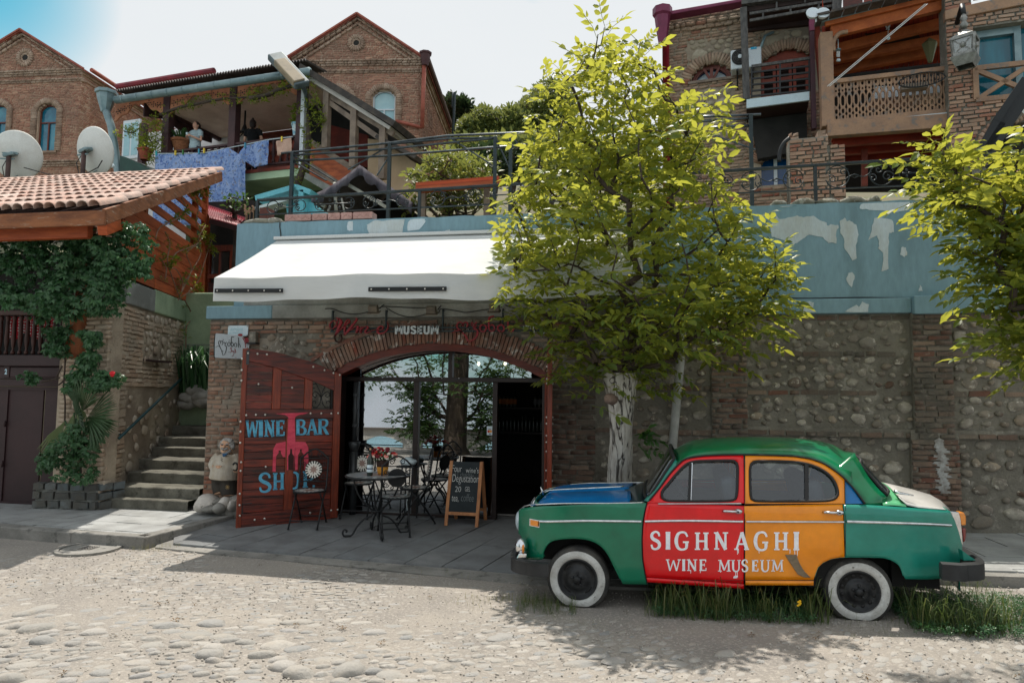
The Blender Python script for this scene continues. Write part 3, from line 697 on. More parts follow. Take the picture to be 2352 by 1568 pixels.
for(x,y),w_ in zip(((1605,612),(1883,610),(2097,624)),('leftmost of the three','middle and highest of the three','rightmost of the three')):
 u,v=FI.h('N',x,y);t=ai('pendant_bulb',f'lit filament bulb hanging inside behind the arched window, {w_}','light bulb',FI.at(u,v),group='bulbs inside the shop')
 MB().ag([FI.at(u,v+.06),FI.at(u,2.75)],.004,5).aa('cord',e9,t);MB().au([(.014,.035),(.014,.075),(.006,.08)],FI.at(u,v),10).aa('socket',h7,t)
 MB().b5(FI.at(u,v),(.026,.026,.034),10,8).aa('bulb',og,t,ae=1)
st=ai('card_sticker','white bank card sticker with red and orange circles on the right glass pane','sticker',gf(*GF.h('s3',1936,62)))
a,b=GF.h('s3',1903,115);c,d=GF.h('s3',1971,12)
cj=mat('white_print',C_(206,222,230),af=.6);hj=mat('navy_print',C_(28,44,84),af=.6);q9=mat('red_print',C_(200,40,40),af=.6);rd=mat('orange_print',C_(230,150,50),af=.6)
MB().fb(GF,a,c,b,d,.001,.003).aa('sheet',cj,st)
mb=MB();de(mb,'VISA',gf,a+.02,c-.02,b+(d-b)*.6,h=(d-b)*.15,w1=.0045,thick=.02);mb.aa('print',hj,st)
for du,m in((-.013,q9),(.013,rd)):
 mb=MB();mb.ah([((a+c)/2+du+.021*cos(t),b+(d-b)*.42+.019*sin(t))for t in np.linspace(0,6.28,16)[:-1]],gf,.003,.0046+du*.01);mb.aa('print',m,st)
mb=MB();mb.fb(GF,a+.03,c-.02,b+(d-b)*.1,b+(d-b)*.18,.003,.0046);mb.aa('print',hj,st)
dp=ai('iron_downpipe','short dark iron downpipe with hopper standing in the recess left of the glass','pipe',gf(vp-.1,.1))
u=GF.h('s3',375,500)[0];vv=GF.h('s3',350,240)[1]
jj=mat('pipe_dark',(.05,.055,.06),af=.4,b1=.4);mb=MB();mb.ag([gf(u,.1,.12),gf(u,vv-.05,.12)],.05,12);mb.aa('pipe',jj,dp,ae=1)
MB().au([(.05,-.07),(.075,0),(.09,.07),(.07,.07)],gf(u,vv,.12),12).aa('hopper',jj,dp,ae=1)
MB().ag([gf(u,vv+.07,.12),gf(u,of-.02,.12)],.035,10).aa('pipe',jj,dp,ae=1)
mb=MB();
for z in np.linspace(vv+.3,of-.2,3):mb.au([(.045,-.02),(.045,.02)],gf(u,z,.12),10)
mb.aa('collar',jj,dp)
# left door leaf
pA,pB=P(q('D',4,1552),Z=.03),P(q('D',838,1448),Z=.09)
DF=Fr((pA.x,pA.y,0),math.degrees(atan2(pB.y-pA.y,pB.x-pA.x)));df=lambda u,v,w=0:DF.at(u,v,w)
Dh=lambda x,y:DF.h('D',x,y)
dl=ai('door_leaf','open red-brown studded wooden door leaf painted with a corkscrew and blue lettering','door',pA)
def z7(k,az):return[DF.h(k,x,y)for x,y in az]
xn=[(10,84),(150,92),(330,118),(480,158),(600,190),(700,230),(785,272),(840,290)]
def k9(u):
 return a7(u,[(Dh(x,y)[0],Dh(x,y)[1])for x,y in xn])
ux=lambda x:Dh(x,700)[0]
uW,h8,k3=ux(842),ux(78),ux(786)
for(a,b,lo)in((0,h8,.035),(k3,uW,.1)):
 MB().ah([(a,lo),(b,lo)]+[(b+(a-b)*i/4,k9(b+(a-b)*i/4))for i in range(5)],df,-.03,.03).aa('stile',ct,dl,aj=.006)
lo0,lo1=Dh(300,1530)[1],Dh(300,1400)[1]
MB().ah([(h8,.05),(k3,.09),(k3,.27),(h8,.24)],df,-.026,.026).aa('rail',dh,dl,aj=.006)
qb,qc=Dh(400,650)[1],Dh(400,575)[1]
MB().fb(DF,h8,k3,qb,qc,-.026,.028).aa('rail',dh,dl,aj=.006)
n=16;z8=[h8+(k3-h8)*i/n for i in range(n+1)]
rj=.26
MB().ah([(u,k9(u)-rj*(.62+.38*sin(min(1,(u-h8)/(k3-h8))*1.6)))for u in z8]+[(u,k9(u))for u in reversed(z8)],df,-.026,.028).aa('rail',dh,dl,aj=.004)
jk=lambda u:k9(u)-rj*(.62+.38*sin(min(1,(u-h8)/(k3-h8))*1.6))
z9,Aa,Ab,Cc=ux(288),ux(358),ux(548),ux(612)
for a,b in((z9,Aa),(Ab,Cc)):MB().ah([(a,qc),(b,qc),(b,jk(b)),(a,jk(a))],df,-.02,.022).aa('muntin',ct,dl,aj=.006)
xo,xp=ux(412),ux(480)
MB().ah([(xo,.25),(xp,.25),(xp,qb),(xo,qb)],df,-.02,.014).aa('muntin',ct,dl)
def hk(a,b,v0,vt,hh=.098):
 v=v0;i=0
 while 1:
  va,vb=v+.003,v+hh-.003;ta,tb=(vt(a),vt(b))if callable(vt)else(vt,vt)
  if va>max(ta,tb)-.01:break
  pl=[(a+.002,min(va,ta)),(b-.002,min(va,tb)),(b-.002,min(vb,tb)),(a+.002,min(vb,ta))]
  MB().ah(pl,df,-.012,.004+ak(-.002,.003)).aa('board',dh,dl,aj=.004);v+=hh
for a,b in((h8,z9),(Aa,Ab)):hk(a,b,qc,jk)
hk(h8,xo,.25,qb);hk(xp,k3,.26,qb)
MB().fb(DF,h8,k3,.1,qc,-.02,-.013).aa('backing',es,dl)
gr=MB();D_=lambda az:[df(*Dh(x,y),.005)for x,y in az]
def xq(c,r0,r1,a0,eh,n=18):return[(c[0]+(r0+(r1-r0)*i/n)*cos(a0+eh*6.283*i/n),c[1]+(r0+(r1-r0)*i/n)*sin(a0+eh*6.283*i/n))for i in range(n+1)]
for sx in(-1,1):
 cx=692;X=lambda x:cx+sx*x
 gr.ag(D_([(X(a),b)for a,b in((2,480),(8,440),(30,390),(50,350),(52,320),(35,298),(12,302),(8,325),(22,338),(34,325))]),.007,5)
 gr.ag(D_([(X(a),b)for a,b in((2,480),(20,450),(48,432),(66,446),(66,468),(48,480),(34,468),(42,456))]),.007,5)
 gr.ag(D_([(X(a),b)for a,b in((2,480),(10,530),(36,562),(66,556),(76,530),(62,508),(42,512),(46,530))]),.007,5)
 gr.ag(D_([(X(a),b)for a,b in((40,372),(62,372),(74,388),(66,408),(52,404))]),.007,5)
gr.ag(D_([(614,275),(614,566),(778,566),(778,322),(700,290),(614,275)]),.008,5);gr.aa('iron_scrolls',av,dl,ae=1)
f3=mat('stud',(.62,.6,.56),af=.3,b1=.9);mb=MB()
for x,y in[(102,126),(178,131),(254,136),(626,234),(716,262),(788,285),(838,300),(54,170),(52,262),(50,345),(186,373),(456,402),(88,622),(165,619),(240,619),(604,608),(690,608),(770,609),(824,606),(42,674),(42,754),(40,843),(47,999),(43,1068),(244,1035),(629,1008),(36,1252),(34,1343),(36,1427),(155,1461),(234,1451),(600,1405),(687,1394),(768,1385),(820,1379)]:
 u,v=Dh(x,y);s=MB().b5(df(u,v,.03 if u<h8 or u>k3 or v>qb and v<qc+.02 else.028),(.017,.013,.017),8,6);s.aa('stud',f3,dl,ae=1)
mb=MB();mb.fb(DF,ux(66),ux(90),Dh(70,215)[1],Dh(70,100)[1],.03,.036);mb.ag(D_([(78,100),(78,320),(90,332),(130,332)]),.009,6);mb.ag(D_([(60,175),(84,175)]),.012,6)
mb.ag(D_([(52,1330),(58,1480),(55,1565)]),.012,6);mb.ag(D_([(58,1335),(135,1330)]),.006,5);mb.aa('bolt',jj,dl)
f4=mat('blue_brush',C_(104,186,220),C_(84,158,194),ns=9,lo=.4,hi=.7,af=.75,col3=C_(70,90,100),ns3=26,lo3=.6,hi3=.66,a3=(1,1,2.5))
lg=mat('pink_brush',C_(226,84,106),C_(196,58,82),ns=8,lo=.4,hi=.7,af=.75,col3=C_(150,46,54),ns3=22,lo3=.62,hi3=.7,a3=(1,1,2.5))
def h9(k,ch,x0,x1,xt,Cd,xu,Ce,m,Cf,bold=1.1,w1=.011):
 mb=MB()
 def fn(u,v,w):
  t=xt+(Cd-xt)*u;b=xu+(Ce-xu)*u;return Cf(x0+(x1-x0)*u,b+(t-b)*v,w)
 Ac=(x1-x0)/abs(xu-xt)
 qt(mb,ch,(0,0,Ac,1),lambda u,v,w:fn(u/Ac,v,w),.004,w1,bold);return mb
fD=lambda x,y,w:df(*Dh(x,y),w)
lt=MB()
for ch,x0,x1,a,b,c,d in[('W',84,192,664,664,800,797),('I',188,226,664,663,797,796),('N',232,322,663,663,796,794),('E',326,400,664,662,792,788),('B',486,572,656,656,784,782),('A',572,664,656,655,782,780),('R',662,754,653,652,780,778),('S',190,292,1090,1088,1240,1234),('H',300,400,1086,1082,1224,1218),('O',418,520,1082,1078,1214,1208),('P',540,638,1072,1068,1204,1200)]:
 h9('D',ch,x0,x1,a,b,c,d,f4,fD,1.0).aa('letter',f4,dl)
MB().ah([(x,y)for x,y in((622,1184),(640,1183),(640,1200),(622,1201))],fD,.004,.011).aa('letter',f4,dl)
for pl,xv,xw in(([(322,609),(586,601),(560,612),(510,620),(484,634),(479,650),(427,650),(422,634),(400,620),(345,614)],.026,.0305),([(428,652),(478,652),(484,835),(470,1062),(416,1062),(416,870)],.008,.0162),([(330,850),(416,832),(412,958),(385,958),(370,930),(366,905),(352,905),(348,930),(330,950),(326,1076),(300,1076),(306,900)],.003,.0105),([(482,835),(565,838),(588,880),(590,1058),(556,1060),(552,940),(538,920),(536,895),(522,895),(520,920),(506,940),(502,1062),(482,1062)],.003,.0105)):
 MB().ah(pl,fD,xv,xw).aa('corkscrew_paint',lg,dl)
xx=mat('bottle_paint',C_(60,18,14),C_(44,14,12),ns=8,af=.6)
MB().ah([(426,1062),(426,950),(440,930),(442,892),(456,892),(458,930),(472,950),(470,1062)],fD,.012,.0172).aa('bottle_silhouette',xx,dl)
DR=ai('door_leaf','open right-hand wooden door leaf seen edge-on beside the dark doorway','door',(aR-.05,9.0,0))
xy=P(q('J',492,200),Y=8.35);Cg=P(q('J',468,1460),Y=8.35)
xr=xy.x*.5+Cg.x*.5
RF=Fr((aR-.03,9.05,0),0);RF.u=(ad((xr,8.35,0))-RF.o).normalized();RF.n=ad((RF.u.y,-RF.u.x,0));rl=(ad((xr,8.35,0))-RF.o).length
rf=lambda u,v,w=0:RF.at(u,v,w)
MB().ah([(rl-.1,.06),(rl,.06),(rl,xy.z+.2),(rl-.1,xy.z+.17)],rf,-.03,.03).aa('stile',ct,DR,aj=.006)
MB().ah([(0,.08),(.1,.08),(.1,2.05),(0,2.0)],rf,-.03,.03).aa('stile',ct,DR,aj=.006)
v=.08
while v<2.0:
 MB().ah([(.1,v+.003),(rl-.1,v+.003),(rl-.1,v+.095),(.1,v+.095)],rf,-.012,.006).aa('board',dh,DR);v+=.098
for x,y in((470,278),(466,397),(468,441),(460,769),(456,830),(455,947),(453,1010),(452,1100),(451,1285),(450,1385)):
 z=RF.o.z+P(q('J',x,y),Y=8.35).z;MB().b5(rf(rl-.05,z,.034),(.015,.015,.015),8,6).aa('stud',f3,DR,ae=1)
 MB().b5(rf(rl-.05,z,-.034),(.015,.015,.015),8,6).aa('stud',f3,DR,ae=1)
# awning
def lh():
 m,t,b,o=b9('awning_cloth');p=e6(t)
 c=ds(t,d9(t,ci(t,p,2.2),[(.4,(0,0,0)),(.7,(1,1,1))]),(.66,.68,.68),(.58,.61,.62));t.links.new(c,b.inputs['Base Color']);b.inputs['Roughness'].default_value=.8
 tr=N_(t,'ShaderNodeBsdfTranslucent',{0:(.8,.74,.6,1)});mx=N_(t,'ShaderNodeMixShader',{0:.14});t.links.new(b.outputs[0],mx.inputs[1]);t.links.new(tr.outputs[0],mx.inputs[2]);t.links.new(mx.outputs[0],o.inputs[0])
 jd(t,b,ci(t,e6(t,(1.2,5,5)),3,4),.25,.03);return m
jl=lh()
aw=ai('awning','large white canvas awning over the wine museum front with black slots in its valance','awning',(-2.5,9.1,3.2))
A0,A1,YF,ZT,ZF=-5.1,.12,7.62,4.03,3.23
def gu(s,t):
 x=A0+(A1-A0)*s;y=9.09+(YF-9.09)*t;z=ZT+(ZF-ZT)*t-.02*sin(pi*t)+.010*sin(x*2.2+t*2)*t+.006*sin(x*7+t*5)*t
 return ad((x,y,z))
MB().grid([[gu(i/60,j/14)for i in range(61)]for j in range(15)]).aa('canopy',jl,aw,ae=1)
al=[]
for j in range(7):
 al.append([gu(i/60,1)+ad((0,-.004-.012*sin(i*.55+j*.4)*(j/6)+(.018*sin(i*.21)*(j/6)),-.295*j/6+.012*sin(i*.11)*(j/6)))for i in range(61)])
MB().grid(al).aa('valance',jl,aw,ae=1)
for s in(0,1):
 MB().grid([[gu(s,i/10)+ad((0,0,-(.24+.03*(i/10))*j/3))for i in range(11)]for j in range(4)]).aa('side_flap',jl,aw,ae=1)
et=mat('white_metal',(.62,.63,.62),af=.4,b1=.2)
MB().fb(WL,A0-.04,A1+.03,ZT+.0,ZT+.05,.0,.06).aa('cassette',et,aw,aj=.01)
MB().ag([gu(0,.99)+ad((0,.03,-.03)),gu(1,.99)+ad((0,.03,-.03))],.028,8).aa('front_bar',et,aw,ae=1)
for x in(-4.6,-2.5,-.5):
 mb=MB();mb.ag([(x,9.05,3.35),(x+.5,8.3,3.2),(x+.1,7.68,3.19)],.022,8);mb.ag([(x,9.08,3.3),(x,9.05,3.45)],.03,8);mb.aa('folding_arm',et,aw,ae=1)
VF=Fr((0,YF-.03,0),0);li=mat('black_strip',(.01,.011,.012),af=.5)
for(k,xa,ya,xb,yb)in(('6',-85,1072,487,1071),('6',1200,1060,1853,1056)):
 a,b=VF.h(k,xa,ya),VF.h(k,xb,yb);mb=MB();mb.ah([(a[0],a[1]-.026),(b[0],b[1]-.026),(b[0],b[1]+.026),(a[0],a[1]+.026)],lambda u,v,w=0:VF.at(u,v,w),-.002,.006);s=mb.aa('slot',li,aw)
 for t in np.linspace(.04,.96,5):
  MB().b5(VF.at(a[0]+(b[0]-a[0])*t,a[1]+(b[1]-a[1])*t,.009),(.011,.006,.011),8,5).aa('rivet',f3,s,ae=1)
# signs
fd=mat('sign_red',C_(150,18,34),C_(120,14,28),ns=10,af=.35,gq=.5)
rk=mat('sign_white',C_(196,206,212),af=.45)
dt=mat('dark_teal_steel',C_(44,58,62),C_(36,46,50),ns=6,af=.5,aq=.1)
SF=Fr((0,9.1-.14,0),0);oh=lambda u,v,w=0:SF.at(u,v,w);Nh=lambda x,y:SF.h('N',x,y)
fr_=ai('letter_rack','dark green steel rails and hangers carrying the letters above the arch','frame',oh(*Nh(1200,240)))
for y in(240,275):
 a,b=Nh(52,y+3),Nh(2310,y-12+14);MB().bz(oh(a[0],a[1],-.02),oh(b[0],a[1]+.003,-.02),.025,.025).aa('rail',dt,fr_)
for x in(62,625,1222,1852):
 a=Nh(x,255);MB().bz(oh(a[0],a[1]-.03,-.045),oh(a[0],2.98,-.045),.035,.02).aa('hanger',dt,fr_);MB().bz(oh(a[0],2.97,-.05),wf(a[0],2.97,.06),.02,.02).aa('bracket',dt,fr_)
def hn(name,label,f5,m,k='N',fr=SF,w=(0,.025),cat='sign'):
 mb=MB()
 for az,wd in f5:
  pp=[(p.x,p.y)for p in eg(az,4)]
  ep(mb,pp,wd,lambda x,y,w_:fr.at(*fr.h(k,x,y),w_),*w)
 return d8(mb.aa(name,m),label,cat)
hn('sign_letters','red script sign reading Wine above the left of the arch',[([(120,235),(128,200),(112,165),(80,172),(55,205),(62,240),(92,246),(125,205),(140,160),(155,138)],[6,7,8,9,10,9,8,8,8,8]),([(120,135),(160,150),(172,180),(150,230),(112,318)],[6,18,26,26,10]),([(112,318),(160,262),(215,215),(262,175),(245,150),(215,195),(212,230),(205,315)],[8,8,10,9,7,10,22,8]),([(205,315),(250,265),(300,200),(340,150),(322,135)],[12,24,20,12,8]),([(268,265),(305,240),(350,215)],[5,5,5]),([(352,220),(332,292)],[18,20]),([(332,292),(365,250),(388,226)],[6,6,7]),([(392,226),(372,292)],[18,19]),([(374,285),(405,236),(446,224),(452,240),(424,276),(440,292),(486,272),(530,262)],[5,7,10,14,15,10,6,6]),([(540,268),(600,256),(610,228),(585,222),(556,250),(556,286),(590,298),(640,275),(665,225),(655,175)],[6,9,12,13,20,21,14,11,9,5])],fd)
mb=MB();a,b=Nh(738,302),Nh(1192,302);c=Nh(900,220)
Ch={'M':[([(.12,0),(.12,1)],.24),([(.88,0),(.88,1)],.24),([(.12,1),(.5,.35)],.24),([(.5,.35),(.88,1)],.24)],'U':[([(.16,1),(.16,.3),(.3,.1),(.5,.08),(.7,.1),(.84,.3),(.84,1)],.25)],'S':[([(.88,.78),(.7,.9),(.45,.91),(.2,.82),(.22,.64),(.5,.52),(.8,.4),(.82,.2),(.6,.09),(.35,.1),(.1,.22)],.23)],'E':[([(.18,0),(.18,1)],.27),([(.1,.11),(.95,.11)],.22),([(.1,.89),(.95,.89)],.22),([(.1,.5),(.85,.5)],.2)]}
for ch,x0,x1 in(('M',738,818),('U',828,888),('S',898,962),('E',974,1026),('U',1036,1100),('M',1112,1192)):
 i9,Ad=Nh(x0,304);mn,Ci=Nh(x1,219);h_=Ci-Ad
 for az,wd in Ch[ch]:
  pp=[(i9+p[0]*(mn-i9),Ad+p[1]*h_)for p in az];ep(mb,[(p.x,p.y)for p in eg(pp,4)]if len(pp)>2 else pp,wd*h_,oh,0,.03)
d8(mb.aa('sign_letters',rk),'white block letter sign reading MUSEUM over the arch crown','sign')
hn('sign_letters','red Georgian letter sign with a heart shaped tail right of the white letters',[([(1330,292),(1370,272),(1405,268),(1435,285),(1470,320),(1505,385)],[5,8,10,14,18,10]),([(1440,288),(1410,262),(1385,232),(1390,195),(1412,180),(1438,190),(1444,225)],[16,16,15,13,13,15,12]),([(1444,215),(1456,186),(1484,182),(1496,205),(1484,232)],[10,12,14,17,12]),([(1590,180),(1560,205),(1540,180),(1532,200),(1548,222),(1582,220),(1556,245)],[14,14,9,9,11,14,14]),([(1552,248),(1590,262),(1598,300),(1572,350),(1508,386)],[12,20,20,16,8]),([(1660,208),(1632,216),(1624,245),(1640,276),(1672,274),(1690,240),(1676,214),(1650,208)],17),([(1770,118),(1728,128),(1716,160),(1716,240),(1738,274),(1768,262),(1774,230),(1750,208),(1722,220)],[14,17,18,18,17,17,16,14,12]),([(1836,276),(1812,260),(1812,226),(1842,206),(1870,226),(1872,262),(1848,280)],17),([(1918,122),(1914,170),(1918,240),(1938,276)],[14,19,19,14]),([(1918,240),(1940,218),(1968,226),(1972,258),(1948,280)],[10,14,15,16,14])],fd)
hn('sign_letters','small white Georgian letter sign partly behind the tree leaves',[([(2080,222),(2078,244),(2102,246),(2112,224),(2096,214)],9),([(2122,224),(2120,248)],8),([(2122,226),(2140,216),(2150,232),(2148,250)],8),([(2150,230),(2166,214),(2182,228),(2180,250),(2190,280),(2168,302),(2150,296)],[8,8,9,9,9,8,6]),([(2198,164),(2200,195),(2214,190),(2222,165)],8),([(2202,190),(2226,208),(2232,238),(2212,244),(2206,222)],9),([(2250,240),(2238,222),(2256,206),(2280,216),(2284,246),(2296,282),(2272,302)],[8,8,8,9,9,8,6])],rk)
hp=P(q('H',1500,1000),Y=8.98)
HF=Fr((hp.x,hp.y,0),42);hf=lambda u,v,w=0:HF.at(u,v,w);Hh=lambda x,y:HF.h('H',x,y)
hs=ai('hanging_sign','white rounded box sign with black Georgian script sticking out from the left pier','sign',hp)
rq=mat('sign_face',C_(184,194,202),af=.4);rv=mat('sign_side',C_(34,48,56),af=.5)
c=[(320,560),(345,515),(600,535),(1040,590),(1180,585),(1380,640),(1500,840),(1500,1510),(1130,1508),(620,1490),(320,1470),(288,1430),(292,900)]
fp=[Hh(*p)for p in c];MB().ah(fp,hf,-.012,0).aa('face',rq,hs)
MB().ah([(u,v)for u,v in fp],hf,-.10,-.012).aa('case',rv,hs)
Cj=[Hh(*p)for p in((1350,690),(1400,700),(1460,800),(1500,950),(1505,1090),(1480,1090),(1470,950),(1430,810))];MB().ah(Cj,hf,0,.004).aa('emblem_stripe',fd,hs)
MB().ah([Hh(1285+95*cos(t),580+50*sin(t))for t in np.linspace(0,6.28,16)[:-1]],hf,-.01,.004).aa('emblem',fd,hs)
mb=MB();mb.ah([Hh(*p)for p in((1465,700),(1500,690),(1580,690),(1585,750),(1640,790),(1650,850),(1600,870),(1590,910),(1500,900),(1470,800))],hf,-.012,.005)
mb.ah([Hh(*p)for p in((1500,890),(1640,900),(1650,1000),(1620,1100),(1510,1100))],hf,-.012,.0045);g=mb.aa('grape_emblem',fd,hs)
mb=MB()
for x,y in((1548,925),(1590,930),(1520,965),(1568,985),(1615,985),(1535,1025),(1580,1040),(1615,1030),(1530,1075),(1600,1075)):mb.b5(hf(*Hh(x,y),.004),(.009,.009,.009),7,5)
mb.aa('grapes',cj,hs,ae=1)
jm=mat('black_ink',(.012,.012,.013),af=.6)
def ia(name,f5,m,parent):
 mb=MB()
 for az,wd in f5:ep(mb,[(p.x,p.y)for p in eg(az,4)],wd,lambda x,y,w:hf(*Hh(x,y),w),0,.004)
 return mb.aa(name,m,parent)
ia('script',[([(310,1080),(380,1025),(450,1025),(490,1060),(550,1190),(600,1380)],[8,16,18,22,24,16]),([(485,1045),(440,930),(435,850),(470,805),(510,830),(515,930)],[22,26,26,22,26,24]),([(520,850),(560,815),(600,850),(600,920),(560,975)],[16,22,28,26,14]),([(645,850),(665,900),(715,900),(750,850)],[14,24,24,14]),([(715,895),(680,985),(735,1030),(735,1140),(690,1290),(620,1380)],[18,26,28,30,24,8]),([(850,1020),(800,1000),(785,920),(830,865),(880,890),(885,980),(855,1020)],[18,24,26,22,26,26,14]),([(1040,640),(1010,670),(960,645),(935,700),(925,930),(960,1035),(1005,1000),(1005,920),(960,870),(930,920)],[10,22,18,26,28,28,28,24,18,14]),([(1090,1040),(1050,1000),(1050,930),(1095,900),(1140,940),(1140,1020),(1100,1055)],[18,24,26,22,26,26,14]),([(1185,700),(1215,700),(1215,850),(1205,1000),(1220,1080)],[14,26,28,28,20]),([(1260,900),(1250,960),(1285,1010),(1280,1070)],[12,22,24,20]),([(600,775),(630,765)],30),([(835,795),(860,785)],26),([(1262,835),(1280,830)],26),([(580,1210),(608,1205)],26),([(828,1240),(850,1245)],28)],jm,hs)
ia('script',[([(880,1150),(900,1085),(930,1090),(930,1240),(895,1270),(885,1235)],[10,16,20,18,14,10]),([(950,1190),(975,1240),(990,1200),(1010,1245),(1035,1195)],16),([(1030,1200),(1035,1290),(1000,1395),(950,1405)],[16,14,12,18]),([(1070,1090),(1075,1250),(1110,1270),(1100,1180),(1060,1120)],16),([(1085,1465),(1130,1475)],16)],fd,hs)
MB().fb(HF,.0,.35,fp[8][1]-.06,fp[8][1]-.0,-.08,-.04).aa('bracket',av,hs)
pl=ai('name_plate','small white metal plate with faded pale teal lettering screwed to the left pier','sign',wf(*WL.h('H',1250,400)))
a,b=WL.h('H',840,575),WL.h('H',1640,215);MB().fb(WL,a[0],b[0],a[1]-.02,b[1],.022,.03).aa('plate',cj,pl)
oi=mat('faded_teal',C_(120,186,196),C_(170,206,212),ns=14,af=.7);mb=MB()
for tx,x0,x1,y,hh in(('კვოეეეგ',945,1425,430,105),('დათოესს',890,1440,560,95)):de(mb,tx,wf,WL.h('H',x0,400)[0],WL.h('H',x1,400)[0],WL.h('H',1000,y)[1],h=WL.h('H',1000,y-hh)[1]-WL.h('H',1000,y)[1],w1=.0315,thick=.01)
mb.aa('lettering',oi,pl)
for x,y in((885,250),(1605,250),(1600,600)):MB().b5(wf(*WL.h('H',x,y),.032),.007,8,5).aa('screw',h7,pl)
bx=ai('wall_box','dented grey metal wall box half hidden behind the hanging sign','box',wf(*WL.h('s2',455,200)))
a,b=WL.h('s2',415,255),WL.h('s2',500,105);MB().fb(WL,a[0]+.04,b[0],a[1],b[1]-.1,.015,.1).aa('case',d0,bx,aj=.01);MB().fb(WL,a[0]+.03,b[0]+.02,a[1]-.02,a[1],.015,.13).aa('ledge',av,bx)
Ck=lambda x,y,w=.05:wf(*WL.h('N',x,y),w)
d8(MB().ag([Ck(x,y)for x,y in((118,312),(116,350),(130,380),(155,392),(180,382),(192,352),(184,318),(176,312))],.014,7).aa('horseshoe',mat('rust',C_(70,44,36),C_(50,36,32),ns=20,af=.8),ae=1),'rusty horseshoe hung under the red script sign','horseshoe')
oj=mat('floodlight_case',C_(120,112,100),C_(96,90,82),ns=8,af=.5,b1=.2)
for(x,y),d_ in zip(((505,35),(1112,48),(1768,25)),('left of the white letters, nearest the red script','right above the white block letters','above the red Georgian letters')):
 u,v=WL.h('N',x,y,.3);t=ai('floodlight',f'small rectangular floodlight under the awning {d_}','floodlight',wf(u,v,.3),group='floodlights under the awning')
 MB().box(wf(u,v,.3),(.13,.08,.09),Matrix.Rotation(.5,3,'X')).aa('case',oj,t,aj=.01);MB().box(wf(u,v-.05,.28),(.17,.1,.012),Matrix.Rotation(.5,3,'X')).aa('visor',oj,t)
 mb=MB();mb.ag([wf(u+.09,v+.0,.3),wf(u+.09,v+.05,.2),wf(u+.06,v+.08,.06)],.008,5);mb.aa('bracket',av,t)
u,v=WL.h('7',165,1210,.3);t=ai('floodlight','small rectangular floodlight under the awning beside the tree leaves','floodlight',wf(u,v,.3),group='floodlights under the awning')
MB().box(wf(u,v,.3),(.13,.08,.09),Matrix.Rotation(.5,3,'X')).aa('case',oj,t,aj=.01);MB().ag([wf(u+.09,v,.3),wf(u+.06,v+.08,.06)],.008,5).aa('bracket',av,t)
cb=MB()
for az in([(0,40),(75,38),(200,82),(330,95),(470,66)],[(560,30),(625,15),(800,22),(960,30),(1080,28)],[(1140,40),(1190,80),(1215,40),(1380,62),(1480,78),(1600,60),(1730,40)],[(640,30),(760,95),(900,125),(1080,90),(1100,70)],[(1880,0),(2000,40),(2150,45)]):
 cb.ag([wf(*WL.h('N',x,y,.07),.07)for x,y in[(p.x,p.y)for p in eg(az,5)]],.006,5)
d8(cb.aa('lamp_cable',e9),'thin black cable looping between the floodlights under the awning','cable')
jn=mat('pvc_pipe',C_(176,178,176),C_(150,152,148),ns=3,af=.45,gq=.4)
xz=ai('drain_pipe','pale grey plastic drain pipe running down the stone wall behind the car','pipe',wf(*WL.h('s4',1450,990)))
a,b,c,d=WL.h('s4',1445,1000,.12),WL.h('s4',1492,330,.12),WL.h('7',1735,1130,.12),WL.h('7',1400,1030,.12)
MB().ag([wf(a[0],-.05,.12),wf(a[0],a[1],.12),wf(b[0]+.02,b[1],.12),wf(c[0],c[1]-.08,.12)],.055,14).aa('pipe',jn,xz,ae=1)
MB().ag([wf(p.x,p.y,.12)for p in eg([(c[0],c[1]-.1),(c[0]+.01,c[1]),(c[0]-.08,c[1]+.09),(d[0],d[1])],6)],.055,14).aa('elbow',jn,xz,ae=1)
MB().au([(.066,-.06),(.066,.06)],wf(c[0],c[1]-.12,.12),14).aa('collar',jn,xz,ae=1)
# the painted car
cF=P(q('c5',620,1425),Z=.0);cR=P(q('c6',890,1530),Z=.07)
CF=Fr((cF.x,cF.y,0),math.degrees(atan2(cR.y-cF.y,cR.x-cF.x)));cf=lambda u,v,w=0:CF.at(u,v,w)
WC=-.70
UF=CF.h('c5',118,760)[0];UR=CF.h('c6',1700,800)[0]
def ws(u,v):
 w=.055-.35*max(0,.42-v)**2-.03*max(0,v-.62)
 if v>.93:w=.0457-.42*(v-.93)-.35*max(0,v-1.28)**2
 w-=.42*max(0,(UF+.55-u)/.55)**2.4*.6
 w-=.22*max(0,(u-(UR-.75))/.75)**2
 return w
def ch(k,x,y,off=0):
 p=q(k,x,y);w=0
 for _ in range(5):u,v=CF.hit(p,w);w=ws(u,v)+off
 return u,v
def bq(u,v,off=0):return cf(u,v,ws(u,v)+off)
def k4(u,v,off=0):return cf(u,v,2*WC-ws(u,v)-off)
def d3(name,c,c2,c3=None):
 return mat(name,c,c2,ns=2.2,lo=.42,hi=.66,af=.3,ea=.55,gq=.3,aq=.04,bs=5,col3=c3,ns3=16,lo3=.70,hi3=.73)
jo=d3('green_paint',C_(0,112,82),C_(0,94,68));eu=d3('teal_paint',C_(36,134,118),C_(26,120,104));ry=d3('roof_green',C_(10,118,78),C_(4,92,48),C_(110,190,150))
ho=d3('red_paint',C_(228,6,20),C_(212,4,16),None);gv=d3('orange_paint',C_(240,146,20),C_(230,134,14));f6=d3('car_blue',C_(0,112,178),C_(0,96,158),C_(200,214,222))
r2=d3('car_white',C_(214,212,208),C_(196,194,190));x3=d3('light_green',C_(110,190,140),C_(70,160,110))
